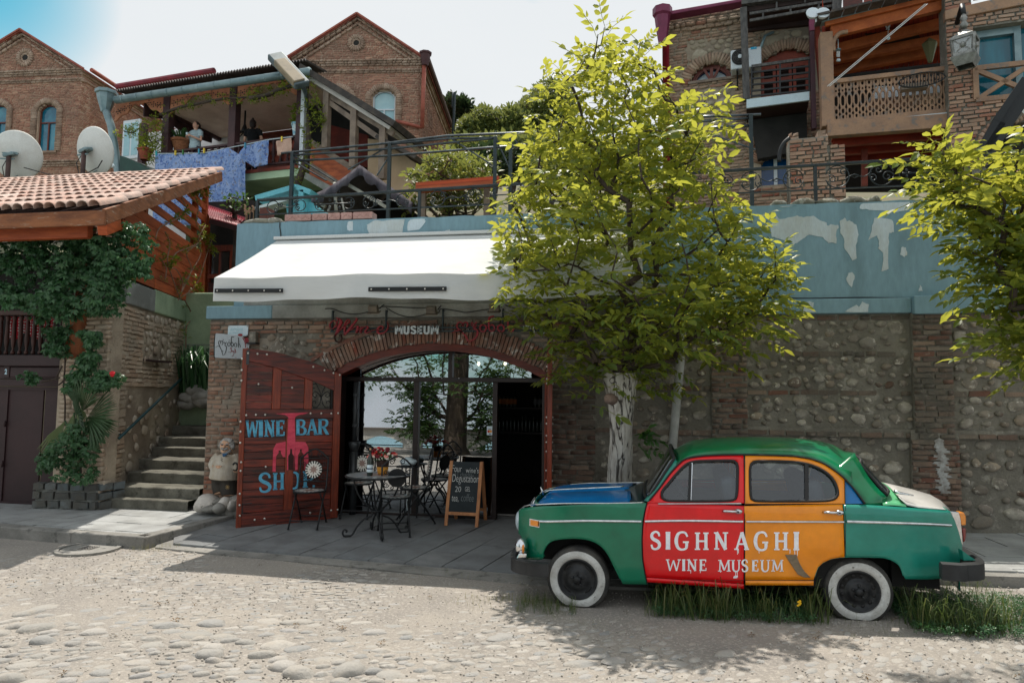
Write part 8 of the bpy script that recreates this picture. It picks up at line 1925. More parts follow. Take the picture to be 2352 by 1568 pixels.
MB().add([f(u,v,-.1)for u,v in uh]+[f(u,v,-.1)for u,v in uj]+[f(u,v,-.2)for u,v in uh]+[f(u,v,-.2)for u,v in uj],[(i,(i+1)%n,n+(i+1)%n,n+i)for i in range(n)]+[(2*n+i,2*n+(i+1)%n,3*n+(i+1)%n,3*n+i)for i in range(n)]+[(n+i,n+(i+1)%n,3*n+(i+1)%n,3*n+i)for i in range(n)]).aa('frame',ii,ui)
um=(wa+m9)/2;MB().fb(do,um-.04,um+.04,nc,pj-.1,-.12,-.04).aa('bar',ii,ui)
for a,b in((wa+.06,um-.04),(um+.04,m9-.06)):
 for s in(0,1):MB().bz(f(a if s else b,nc+.05,-.075-.02*s),f(b if s else a,nc+.85,-.075-.02*s),.06,.04,up=do.n).aa('bar',ii,ui)
MB().fb(do,wa-.05,m9+.05,nc-.06,nc,-.2,.05).aa('sill',c4,ui)
MB().ah(Ba,f,-.3,-.27).aa('window',ne,rh);MB().fb(do,(g4[0][0]+g4[1][0])/2-.04,(g4[0][0]+g4[1][0])/2+.04,g4[0][1],g4[1][1],-.26,-.18).aa('window_bar',c8,rh)
db=MB().ah(A9,f,-.3,-.26).aa('balcony_door',bv,rh);xs=[Z4(x,600)[0]for x in(100,225,235,360,370,500)];uk=dr[1][1]-.35
MB().ah(bb(dr[0][0],dr[1][0]+.1,uk,dr[1][1],.28),f,-.2,-.1).aa('fanlight_board',c1,db)
for i in range(3):
 a,b=xs[2*i],xs[2*i+1];sh=MB()
 for s in(a,b-.07):sh.fb(do,s,s+.07,dr[0][1],uk,-.16,-.08)
 for z in(dr[0][1],(dr[0][1]+uk)/2,uk-.08):sh.fb(do,a+.07,b-.07,z,z+.08,-.16,-.08)
 Dp=sh.aa('shutter',c1,db);lv=MB();z=dr[0][1]+.1
 while z<uk-.1:lv.box(rb((a+b)/2,z,-.13),(b-a-.14,.07,.012),do.mat()@Matrix.Rotation(.6,3,'X'));z+=.075
 lv.aa('louvres',e3,Dp)['kind']='stuff'
ac=ai('air_conditioner','white air conditioner unit with round fan grille beside the small balcony','air conditioner',rb(*Z3(1985,580,.35),.3))
a,b=Z3(1930,585,.45),Z3(2185,385,.45);MB().fb(do,a[0],b[0],a[1],b[1],.08,.45).aa('case',c8,ac,aj=.03)
c=Z3(2000,480,.45);MB().au([(.2,0),(.2,.02),(.185,.025),(0,.02)],rb(c[0]+.02,c[1],.45),28,Matrix((do.u,ad((0,0,1)),do.n)).transposed()).aa('fan_recess',jm,ac)
mb=MB()
for r in(.04,.08,.12,.16):mb.ag([rb(c[0]+.02+r*cos(t),c[1]+r*sin(t),.485)for t in np.linspace(0,6.283,25)[:-1]],.008,5,closed=1)
for k in range(6):mb.bz(rb(c[0]+.02,c[1],.483),rb(c[0]+.02+.18*cos(k*1.047),c[1]+.18*sin(k*1.047),.483),.012,.008)
mb.aa('fan_grille',c5,ac)['kind']='stuff';MB().au([(.05,0),(.05,.02),(0,.025)],rb(c[0]+.02,c[1],.485),14,Matrix((do.u,ad((0,0,1)),do.n)).transposed()).aa('hub',c8,ac)
l=Z4(60,405,.45);a2,b2=Z4(14,415,.46),Z4(64,390,.46);MB().fb(do,a2[0],b2[0],a2[1],b2[1],.452,.46).aa('label',mat('cyan_label',C_(40,160,200),af=.5),ac);mb=MB();de(mb,'Midea',lambda u,v,w:rb(u,v,.46+w),a2[0]+.08,b2[0]-.02,a2[1]+.03,h=(b2[1]-a2[1])*.5,w1=.003);mb.aa('print',cj,ac)
for x in(a[0]+.15,b[0]-.2):MB().bz(rb(x,a[1]-.03,.0),rb(x,a[1]-.03,.46),.04,.05).aa('bracket',av,ac);MB().bz(rb(x,a[1]-.35,.02),rb(x,a[1]-.05,.4),.03,.03).aa('bracket',av,ac)
MB().ag([rb(b[0]-.02,a[1]+.5,.3),rb(b[0]+.1,a[1]+.9,.12),rb(b[0]+.3,a[1]+1.0,.05)],.035,7).aa('pipe',cs,ac,ae=1)
ib=ai('iron_balcony','small balcony with dark timber posts, iron bars and white front slab on the brick house','balcony',rb(*Z4(250,900,1.0),1.0));WB=1.0
u0,u1=Z3(2066,840,WB)[0],Z4(508,800,WB)[0];z0,z1=Z4(250,880,WB)[1],Z4(250,805,WB)[1]
g5=[Z3(2062,905,WB),Z4(505,838,WB),Z4(505,766,WB),Z3(2062,832,WB)]
MB().ah(g5,f,WB-.06,WB).aa('front_board',mat('pale_blue_metal',C_(190,208,216),C_(176,196,206),ns=2,af=.5),ib);MB().ah([(g5[0][0],g5[0][1]+.02),(g5[1][0],g5[1][1]+.02),(g5[1][0],g5[1][1]+.16),(g5[0][0],g5[0][1]+.16)],f,0,WB-.06).aa('slab',e3,ib)
MB().ah([(g5[0][0]+.1,g5[0][1]),(g5[1][0],g5[1][1]),(g5[1][0],g5[1][1]-.9),(g5[0][0]+.25,g5[0][1]-1.0)],f,.0,.25).aa('corbel',bv,ib)
for az in([Z3(2036,60,WB),Z3(2062,830,WB)],):
 MB().bz(rb(*az[0],WB-.08),rb(*az[1],WB-.08),.19,.16).aa('post',c5,ib,aj=.015)
xl,xr=Z4(22,650,WB),Z4(506,620,WB)
for ya,yb,t_ in((552,482,.05),(602,548,.03),(655,600,.03),(705,652,.03),(757,705,.03),(800,752,.03)):
 MB().bz(rb(*Z4(20,ya,WB),WB-.04),rb(*Z4(508,yb,WB),WB-.04),t_,t_*1.3).aa('rail',c5 if t_>.04 else av,ib)
for x in(22,260,505):MB().bz(rb(*Z4(x,560-65*x/500,WB),WB-.04),rb(*Z4(x,812-50*x/500,WB),WB-.04),.035,.035).aa('bar',av,ib)
pk=ai('upper_balcony','dark upper balcony with thin metal rails at the top edge of the brick house','balcony',rb(*Z4(250,100,WB),WB))
for ya,yb in((110,0),(168,42)):MB().bz(rb(*Z4(5,ya,WB),WB-.04),rb(*Z4(712,yb,WB),WB-.04),.05,.06).aa('rail',c5,pk)
for x,ya,yb in((118,90,150),(348,52,106),(585,8,60),(232,10,66),(470,-40,20)):MB().bz(rb(*Z4(x,ya,WB),WB-.04),rb(*Z4(x,yb,WB),WB-.04),.04,.04).aa('bar',c5,pk)
MB().ah([Z3(2020,45,WB),Z4(720,-60,WB),Z4(720,-140,WB),Z3(2020,-20,WB)],f,0,WB+.05).aa('beam',c5,pk);MB().ah([Z3(2075,260,.1),Z4(515,205,.1),Z4(720,80,.1),Z4(720,-60,.1),Z3(2075,40,.1)],f,.0,.1).aa('back_boards',e3,pk)
MB().ah([(Z3(2070,240,.1)[0],Z3(2070,240,.1)[1]),(Z4(720,130,.1)[0],Z4(720,130,.1)[1]),(Z4(720,100,.1)[0],Z4(720,100,.1)[1]),(Z3(2070,200,.1)[0],Z3(2070,200,.1)[1])],f,.1,WB-.1).aa('soffit',e3,pk)
MB().bz(rb(*Z4(730,110,WB),WB-.05),rb(*Z4(740,-60,WB),WB-.05),.2,.2).aa('post',c5,pk)
for x0,x1 in((790,950),(965,1160)):
 a,b=Z4(x0,100,.3),Z4(x1,-40,.3);MB().fb(do,a[0],b[0],a[1],b[1],.2,.3).aa('shutter',dh,pk)
a,b=Z4(533,190,1.1),Z4(500,1080,1.1);Bc=ai('purple_downpipe','dark purple square downpipe between the iron balcony and the timber balcony','pipe',rb(a[0],b[1],1.1));MB().fb(do,Z4(514,600,1.1)[0],Z4(554,600,1.1)[0],b[1],a[1],.95,1.12).aa('pipe',mat('dark_purple',C_(62,20,34),C_(50,16,28),ns=3,af=.5),Bc);MB().fb(do,Z4(512,600,1.1)[0],Z4(556,600,1.1)[0],a[1]-.2,a[1]+.1,.94,1.14).aa('cap',gc,Bc)
WT=1.6;TF=Fr(rb(0,0,WT),-6);T4=lambda x,y,w=0:TF.h('4',x,y,w);bu=lambda u,v,w=0:TF.at(u,v,w)
cz=ai('timber_balcony','large orange timber balcony with cut-out plank balusters and rafter roof','balcony',bu(*T4(1100,1050)))
a,b=T4(625,1065),T4(690,270);MB().bz(bu((T4(650,600))[0]-.0,a[1],-.1),bu(T4(652,600)[0],b[1],-.1),.32,.26).aa('post',cd,cz,aj=.015)
e0,e1=T4(620,205),T4(1680,-30);e0b,e1b=T4(690,270),T4(1640,40)
MB().ah([T4(600,215),T4(1690,-55),T4(1690,-95),T4(600,175)],lambda u,v,w:bu(u,v,w),-.05,.15).aa('roof_edge',cs,cz);it=[]
for i in range(10):
 t0,t1=i/10,(i+1)/10-.01;A_,B_=T4(560+1120*t0,186-262*t0,.2),T4(560+1120*t1,186-262*t1,.2);MB().bz(bu(A_[0],A_[1]+.04,.2),bu(B_[0],B_[1]+.04,.2),.5,.05).aa('roof_tile',ey,cz)
MB().bz(bu(*T4(625,195),.08),bu(*T4(1660,-55),.08),.08,.26).aa('fascia',kd,cz,aj=.01);MB().bz(bu(*T4(690,265),-.05),bu(*T4(1650,25),-.05),.14,.26).aa('beam',kd,cz,aj=.01)
for i,(xa,ya,xb,yb)in enumerate(((700,420,1640,190),(700,500,1640,330),(700,600,1500,440))):MB().bz(bu(*T4(xa,ya,-.8-.5*i),-.8-.5*i),bu(*T4(xb,yb,-.8-.5*i),-.8-.5*i),.16,.2).aa('rafter',kd,cz)
NB=26
l4,ul,l5,un=bu(*T4(640,230,-.12),-.12),bu(*T4(1660,0,-.12),-.12),bu(*T4(640,640,-2.6),-2.6),bu(*T4(1660,520,-2.6),-2.6)
for i in range(NB):
 t0,t1=i/NB,(i+1)/NB-.004;MB().add([l4+(ul-l4)*t0,l4+(ul-l4)*t1,l5+(un-l5)*t1,l5+(un-l5)*t0]+[p+ad((0,0,.03))for p in(l4+(ul-l4)*t0,l4+(ul-l4)*t1,l5+(un-l5)*t1,l5+(un-l5)*t0)],[(0,1,2,3),(7,6,5,4),(0,4,5,1),(1,5,6,2),(2,6,7,3),(3,7,4,0)]).aa('ceiling_board',eo,cz)
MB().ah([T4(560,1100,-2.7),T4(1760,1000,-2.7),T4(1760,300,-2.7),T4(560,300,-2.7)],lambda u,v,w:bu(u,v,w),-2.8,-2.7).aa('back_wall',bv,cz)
wz,y6=T4(690,692),T4(1668,578);y7,Bd=T4(705,1035),T4(1682,938)
MB().bz(bu(*wz,0),bu(*y6,0),.14,.10).aa('top_rail',cd,cz,aj=.01);MB().bz(bu(*y7,0),bu(*Bd,0),.12,.14).aa('bottom_rail',cd,cz,aj=.01)
MB().bz(bu(*T4(650,1100),.02),bu(*T4(1690,1020),.02),.2,.3).aa('floor_beam',cd,cz,aj=.01);MB().bz(bu(*T4(705,1062),.1),bu(*T4(1680,962),.1),.03,.04).aa('pale_strip',c8,cz)
w3=ad((0,0,.07));MB().add([l4+w3,ul+w3+do.u*.4,un+w3+do.u*.4,l5+w3],[(0,1,2,3)]).aa('roof_deck',e3,cz,a6=.02)
NP=17
for i in range(NP):
 t=(i+.5)/NP;T_=ad(wz)+(ad(y6)-ad(wz))*t;B_=ad(y7)+(ad(Bd)-ad(y7))*t;wd=(y6[0]-wz[0])/NP*.97;H=T_.y-.05-(B_.y+.07);x0=B_.x;y0=B_.y+.07
 def ql(s):return wd/2*a7(s,[(0,.95),(.07,.95),(.10,.95),(.13,.62),(.15,.6),(.2,.95),(.27,.95),(.32,.6),(.36,.72),(.45,.98),(.6,.98),(.68,.6),(.72,.5),(.76,.9),(.82,.62),(.86,.95),(1,.95)])
 nf=[(.015,.12,.34),(.16,.30,.42),(.37,.66,.5),(.765,.83,.3),(.89,1.0,.4)]
 mb=MB();ss=sorted(set([k/40 for k in range(41)]+[h for hh in nf for h in hh[:2]]))
 def Dq(s):
  for a,b,w in nf:
   if a<s<b:z=(s-a)/(b-a);return wd/2*w*sqrt(max(0,1-(2*z-1)**4))if b<1 else wd/2*w*min(1,(z*4)**.5)
  return 0
 for sg in(-1,1):
  al=[[bu(x0+sg*max(Dq(s),.0),y0+s*H,d)for s in ss]for d in(-.02,.02)];ng=[[bu(x0+sg*ql(s),y0+s*H,d)for s in ss]for d in(-.02,.02)]
  mb.grid([al[0],ng[0],ng[1],al[1],al[0]])
 mb.aa('cut_baluster',cd,cz)
MB().ag([bu(*T4(x,y,.0),.0)for x,y in[(p.x,p.y)for p in eg([(708,430),(704,370),(720,320),(760,280),(825,268)],5)]],.05,7).aa('bracket',cd,cz,ae=1)
bt=ai('butterfly_ornament','white butterfly ornament hanging under the timber balcony roof','ornament',bu(*T4(1160,230,-.5),-.5));mb=MB()
for s in(-1,1):mb.ah([(1160+s*x,y)for x,y in((2,230),(22,202),(20,225),(10,236),(16,250),(2,246))],lambda x,y,w:bu(*T4(x,y,-.5),-.5+w),-.01,.01)
mb.aa('wings',cj,bt);MB().ag([bu(*T4(1163,y,-.5),-.5)for y in(200,330)],.006,5).aa('string',cj,bt);MB().b5(bu(*T4(1166,322,-.5),-.5),.04,8,6).aa('drop',cj,bt)
wc=ai('wind_chime','small metal wind chime hanging by the timber balcony post','wind chime',bu(*T4(745,400,-.2),-.2));MB().ag([bu(*T4(745,y,-.2),-.2)for y in(330,420)],.008,5).aa('string',cj,wc);MB().au([(.06,0),(.06,.03)],bu(*T4(745,425,-.2),-.2),10).aa('disc',cs,wc)
for dx in(-10,-3,4,11):MB().ag([bu(*T4(745+dx,y,-.2),-.2)for y in(428,478)],.012,6).aa('tube',et,wc)
for x in(742,752):MB().b5(bu(*T4(x,505,-.2),-.2),.035,8,6).aa('shell',cj,wc)
Be=ai('green_lantern','small dull green lantern hanging deep inside the timber balcony','lantern',bu(*T4(1510,410,-1),-1));MB().au([(.02,-.3),(.05,-.28),(.16,.12),(.17,.14),(.0,.3)],bu(*T4(1512,420,-1),-1),6).aa('shade',mat('dull_green',C_(110,108,76),af=.6),Be);MB().ag([bu(*T4(1512,370,-1),-1),bu(*T4(1512,330,-1),-1)],.012,5).aa('hook',av,Be)
Bf=ai('wire_planter','black wire flower basket hooked on the right end of the timber balcony rail','planter',bu(*T4(1450,700,.3),.3));mb=MB()
for Bg,Bi,yy in((640,600,0),(755,700,1)):mb.ag([bu(*T4(1245+400*s,(700-60*s)+(60 if yy else-60)*sin(pi*s)**.5*(.9 if yy else 1),.3),.3)for s in np.linspace(0,1,20)],.014,5)
for s in np.linspace(.08,.92,16):mb.ag([bu(*T4(1245+400*s,700-60*s-50*sin(pi*s)**.5,.3),.3),bu(*T4(1245+400*s,700-60*s+50*sin(pi*s)**.5,.3),.3)],.008,4)
mb.aa('wire_frame',av,Bf)['kind']='stuff';MB().fb(TF,T4(1280,700,.3)[0],T4(1500,700,.3)[0],T4(1400,735,.3)[1],T4(1400,690,.3)[1],.1,.28).aa('trough',c4,Bf)
pbk=rb(*Z4(1020,760,.6),.6);Dr=[T4(1020,830,-.7),T4(1640,770,-.7),T4(1640,700,-.7),T4(1060,725,-.7)];d8(MB().ah(Dr,lambda u,v,w:bu(u,v,w),-1.4,-.7).aa('white_tablecloth',c8),'white cloth covered table seen through the timber balcony balusters','tablecloth')
for i in range(5):MB().bz(bu(*T4(700,1160+45*i,-.35-.45*i),-.35-.45*i),bu(*T4(1690,1085+45*i,-.35-.45*i),-.35-.45*i),.42,.04).aa('under_board',eo,cz)
for i in range(3):MB().bz(bu(*T4(700,1195+75*i,-.5-.7*i),-.5-.7*i),bu(*T4(1690,1120+75*i,-.5-.7*i),-.5-.7*i),.14,.2).aa('under_beam',eo,cz)
MB().ah([T4(660,1600,-2.6),T4(1750,1600,-2.6),T4(1750,1050,-2.6),T4(660,1150,-2.6)],lambda u,v,w:bu(u,v,w),-2.7,-2.6).aa('dark_back',bv,cz)
MB().bz(bu(*T4(965,1560,-1),-1),bu(*T4(965,1250,-1),-1),.12,.12).aa('inner_post',c1,cz)
MB().bz(bu(*T4(640,1065,-.2),-.2),bu(*T4(560,200,-1.5),-1.5),.1,.3).aa('side_post',c1,cz);MB().ah([T4(560,1060,-1.2),T4(640,1060,-.2),T4(640,260,-.2),T4(560,180,-1.2)],lambda u,v,w:bu(u,v,w),-.3,-.2).aa('side_boards',eo,cz)
RW=Fr(rb(0,0,WT),-9);R4=lambda x,y,w=0:RW.h('4',x,y,w);g6=lambda u,v,w=0:RW.at(u,v,w)
ni=ai('brick_wing','brick wing at the far right with a tall teal window behind crossed timber bars','house',g6(*R4(1900,1300)))
uA,uE=R4(1655,500)[0],R4(2420,500)[0];h1,i7=R4(1750,-60)[1],4.0
W0,W1,pm,pn=R4(1885,500)[0],R4(2305,500)[0],R4(2090,825)[1],R4(2090,205)[1]
uo,po=R4(1655,180)[1],R4(1655,100)[1]
y8,y9=R4(1985,1330)[0],R4(2420,1300)[0];kf=bb(y8,y9+1,i7,R4(2080,1010)[1],.8)
pl=[(uA,i7),(uE,i7),(uE,h1),(uA,h1)];vu=[[(W0,pm),(uE+1,pm),(uE+1,pn),(W0,pn)]]
Bj=[[(R4(1860,50)[0],R4(2080,70)[1]),(uE+1,R4(2080,70)[1]),(uE+1,h1+1),(R4(1860,50)[0],h1+1)]]
sk=MB();fs=bn(pl,vu+[kf]+Bj);v=i7
while v<h1-.05:
 for a,b in fs(v+.05):sk.fb(RW,a,b,v,v+.1,-.5,-.012)
 v+=.1
sk.aa('mortar',d0,ni)['kind']='stuff'
kg=mat('brick_wing',None,a4=[C_(172,140,118),C_(150,116,98),C_(186,156,134),C_(150,98,80),C_(166,136,114)],col2=C_(150,130,114),ns=1.2,lo=.48,hi=.65,af=.92,aq=.35,bs=22)
it=en(RW,bn(pl,vu+[bb(y8-.3,y9+1,i7,R4(2080,1010)[1]+.3,.9)]+Bj),i7,h1,ch=.085,bl=.27,j=.024,b8=(.01,.04),jit=1.4);bc('brick','bricks',kg,a9,it,ni,limit=240);dj(RW,ni,y8,y9+1,R4(2080,1010)[1],.8,.3,kg,n=40)
MB().ah(kf,lambda u,v,w:g6(u,v,w),-.5,-.45).aa('arch_dark',bv,ni)
MB().ah([(uA-.02,uo),(uE,uo+.1),(uE,po+.16),(uA-.02,po)],lambda u,v,w:g6(u,v,w),-.1,.08).aa('lintel',cd,ni,aj=.015)
for i in range(9):
 a=R4(1890+48*i,60)[0];MB().fb(RW,a,R4(1890+48*(i+1)-3,60)[0],po+.2,h1+.2,-.1,-.04).aa('board',cd,ni)
pq=MB().fb(RW,W0+.02,W1+.4,pm+.02,pn-.02,-.4,-.3).aa('window',mat('teal_curtain_glass',C_(24,92,110),C_(30,112,130),ns=1.6,af=.08,ea=.4,a3=(3,3,.4)),ni)
for a,b,c,d in((W0,W0+.12,pm,pn),(W1-.1,W1+.02,pm,pn)):MB().fb(RW,a,b,c,d,-.32,-.18).aa('frame',cs,pq)
MB().fb(RW,W0+.12,W1-.1,pn-.14,pn,-.32,-.185).aa('frame',cs,pq);MB().fb(RW,W0+.12,W1-.1,pm,pm+.06,-.32,-.185).aa('frame',cs,pq)
for(xa,ya,xb,yb,t_)in((1885,577,2300,530,.1),(1905,590,2290,745,.09),(1915,830,2300,575,.09),(1895,840,2300,800,.1),(1890,577,1900,838,.1)):MB().bz(g6(*R4(xa,ya,.02),.02),g6(*R4(xb,yb,.02),.02),t_*.8,t_).aa('timber_bar',cd,ni)
kh=ai('wall_lantern','large silver grey wall lantern with starred glass on the right brick wing','lantern',g6(*R4(1805,470,.6),.6));lu,ze=R4(1808,470,.55);w4=R4(1808,335,.55)[1];d7=mat('silver_metal',C_(150,150,146),C_(112,112,108),ns=8,af=.45,b1=.5)
Ds=do.mat()@Matrix.Rotation(.45,3,'Z')
def g7(z,r):return[g6(lu,z,.55)+Ds@ad((r*sx,r*sy,0))for sx,sy in((-1,-1),(1,-1),(1,1),(-1,1))]
ki,kj=g7(w4,.19),g7(ze,.165)
for i in range(4):
 j=(i+1)%4;MB().bz(ki[i],kj[i],.05,.05).aa('edge',d7,kh);MB().bz(ki[i],ki[j],.06,.06).aa('edge',d7,kh);MB().bz(kj[i],kj[j],.06,.06).aa('edge',d7,kh);MB().bz(ki[i],kj[j],.025,.025).aa('star_bar',d7,kh);MB().bz(ki[j],kj[i],.025,.025).aa('star_bar',d7,kh)
 c=(ki[i]+ki[j]+kj[i]+kj[j])/4;MB().b5(c,.06,8,6).aa('rosette',d7,kh);MB().add([ki[i]*.98+c*.02,ki[j]*.98+c*.02,kj[j]*.98+c*.02,kj[i]*.98+c*.02],[(0,1,2,3)]).aa('pane',dc('lantern_glass',(.8,.85,.85),.1,.1,.5,C_(160,165,160)),kh,a6=.01)
b3,b4=g7(ze-.05,.215),g7(ze-.22,.14);MB().grid([kj+kj[:1],b3+b3[:1],b4+b4[:1]]).aa('base',d7,kh,a6=.02);t3=g7(w4+.06,.165);zi=g6(lu,w4+.24,.55)
MB().grid([ki+ki[:1],t3+t3[:1],[zi]*5]).aa('hood',d7,kh,fix=1,a6=.01);MB().au([(.05,0),(.08,.07),(.04,.14),(.07,.21),(.02,.32)],zi,10).aa('finial',d7,kh,ae=1)
MB().ag([zi+ad((0,0,.3)),g6(lu,w4+.75,.5),g6(lu,R4(1808,170,.2)[1],.1)],.05,7).aa('arm',av,kh,ae=1)
zj=ai('twin_spotlight','pair of small white spotlights on the corner of the timber balcony roof','spotlight',bu(*T4(560,150,.3),.3));MB().ag([bu(*T4(560,y,.3),.3)for y in(85,185)],.02,6).aa('stem',c8,zj)
for x in(525,612):MB().au([(.1,0),(.14,.08),(.14,.1),(.0,.1)],bu(*T4(x,135,.3),.3),12,Matrix.Rotation(1.3,3,'X')).aa('lamp',c8,zj);MB().ag([bu(*T4(x,135,.3),.3),bu(*T4(560,150,.3),.3)],.02,5).aa('arm',c8,zj)
Bk=MB()
for dx in(0,18):Bk.ag([bu(*T4(668+dx,690,.5),.3),bu(*T4(1500+dx,-10,.5),.3)],.009,5)
d8(Bk.aa('steel_cables',et),'pair of pale steel cables running diagonally across the timber balcony','cable')
nj=Fr(P(q('4',500,1400),Y=14.2),-6);nj.o.z=0;P4=lambda x,y,w=0:nj.h('4',x,y,w);Bl=lambda u,v,w=0:nj.at(u,v,w)
zk=ai('brick_pillar','broken topped brick pillar standing on the terrace behind the right railing','pillar',Bl(*P4(500,1550)))
a,b,c=P4(345,1550),P4(662,1100),P4(802,1205);Dt,pv=4.1,P4(500,1150)[1]
MB().fb(nj,a[0],b[0],4,pv,-.6,-.015).aa('core',d0,zk);MB().fb(nj,b[0],c[0],4,c[1],-.6,-.03).aa('core',d0,zk)
it=en(nj,[(a[0],b[0])],4.05,pv,ch=.082,bl=.26,j=.022,b8=(.01,.04),jit=1.6)+en(nj,[(b[0]+.02,c[0])],4.05,c[1],ch=.082,bl=.26,j=.022,w=-.015,b8=(.01,.04),jit=1.5)+en(nj,[(a[0],P4(420,1100)[0]),(P4(575,1100)[0],b[0])],pv,P4(400,1075)[1],ch=.082,w=-.1,dep=.5)
bc('brick','bricks',kg,a9,it,zk)
pw=MB().ag([Bl(*P4(x,y,.3),.3)for x,y in[(p.x,p.y)for p in eg([(252,1350),(258,1270),(290,1200),(340,1155)],5)]],.04,7);d8(pw.aa('black_hoop',av,ae=1),'black bent pipe hoop leaning by the brick pillar','pipe')
p4=ai('steel_stair','black steel stair string with pale treads rising at the far right edge','stairs',g6(*R4(1960,1260,1.2),1.2));k=1.2
for(xa,ya,xb,yb)in((1940,1290,2090,1020),(2085,1025,2330,670),(2000,1270,2330,760),(1950,1265,1990,1300)):MB().bz(g6(*R4(xa,ya,k),k),g6(*R4(xb,yb,k),k),.08,.22).aa('string',av,p4)
for x,Bg,Bi in((2085,1010,1130),(2225,800,960)):MB().bz(g6(*R4(x,Bg,k),k),g6(*R4(x+3,Bi,k),k),.04,.05).aa('bar',et,p4)
for xa,ya,xb,yb in((2095,1085,2160,1130),(2235,885,2310,940)):MB().bz(g6(*R4(xa,ya,k),k-.2),g6(*R4(xb,yb,k),k-.2),.4,.06).aa('tread',et,p4)
srt=[P4(1990,1560,.4),P4(2020,1480,.4),P4(2150,1430,.4),P4(2330,1400,.4),P4(2330,1600,.4)]
SB=Fr(P(q('4',2150,1500),Y=12.5),0);SB.o.z=0;Bm=lambda u,v,w=0:SB.at(u,v,w)
Du=ai('striped_awning','low brown and pink striped corrugated roof behind the right tree','awning',Bm(*SB.h('4',2150,1560)))
A_,B_,Dv,Bn=[Bm(*SB.h('4',x,y))for x,y in((2010,1480),(2380,1395),(2380,1640),(1975,1640))];al=[[A_+(B_-A_)*(i/60)+((D_3-A_)*0 if 0 else ad())+((Bn+(Dv-Bn)*(i/60))-(A_+(B_-A_)*(i/60)))*(j/3)+ad((0,-.03*sin(i*pi/2)-.15*j,0))for i in range(61)]for j in range(4)]
MB().grid(al).aa('sheet',mat('striped_roof',C_(176,136,124),C_(120,84,74),ns=1,lo=.48,hi=.52,af=.8,a3=(6,.01,.01)),Du,ae=1,a6=.01)
# railing on the parapet
Bo=-.13;ra=lambda k,x,y:WL.h(k,x,y,Bo)
p5,zm=ra('R',172,104),ra('8',1450,-38);uq=(zm[1]-p5[1])/(zm[0]-p5[0]);Bp,Dw=ra('R',172,262)[1],ra('8',1450,188)[1]
g8=lambda u:p5[1]+uq*(u-p5[0]);iu=lambda u:Bp+.05+(Dw-Bp-.05)*(u-p5[0])/(zm[0]-p5[0])
hq=mat('railing_iron',C_(52,60,64),C_(40,47,50),ns=7,af=.4,b1=.3,aq=.1,bs=60)
uP=[p5[0],ra('R',1557,100)[0],None,ra('8',553,100)[0],None];d1=uP[1]-uP[0];uP[2]=(uP[1]+uP[3])/2;uP[4]=uP[3]+(uP[3]-uP[2]);uP=uP+[uP[4]+d1]
l6=lambda u,v,w=0:wf(u,v,Bo+w)
zn=['left section of the scrolled iron railing, ending beside the terracotta blocks','second section of the scrolled iron railing, mostly hidden by the tree crown','third section of the scrolled iron railing, just right of the tree','fourth section of the scrolled iron railing, before the brick pillar and dark room','last section of the scrolled iron railing behind the right tree']
def bk(c,r,a0,eh,flip,n=26,inner=.18):return[(c[0]+r*(1-(1-inner)*(i/n)**.8)*cos(a0+flip*eh*6.283*i/n),c[1]+r*(1-(1-inner)*(i/n)**.8)*sin(a0+flip*eh*6.283*i/n))for i in range(n+1)]
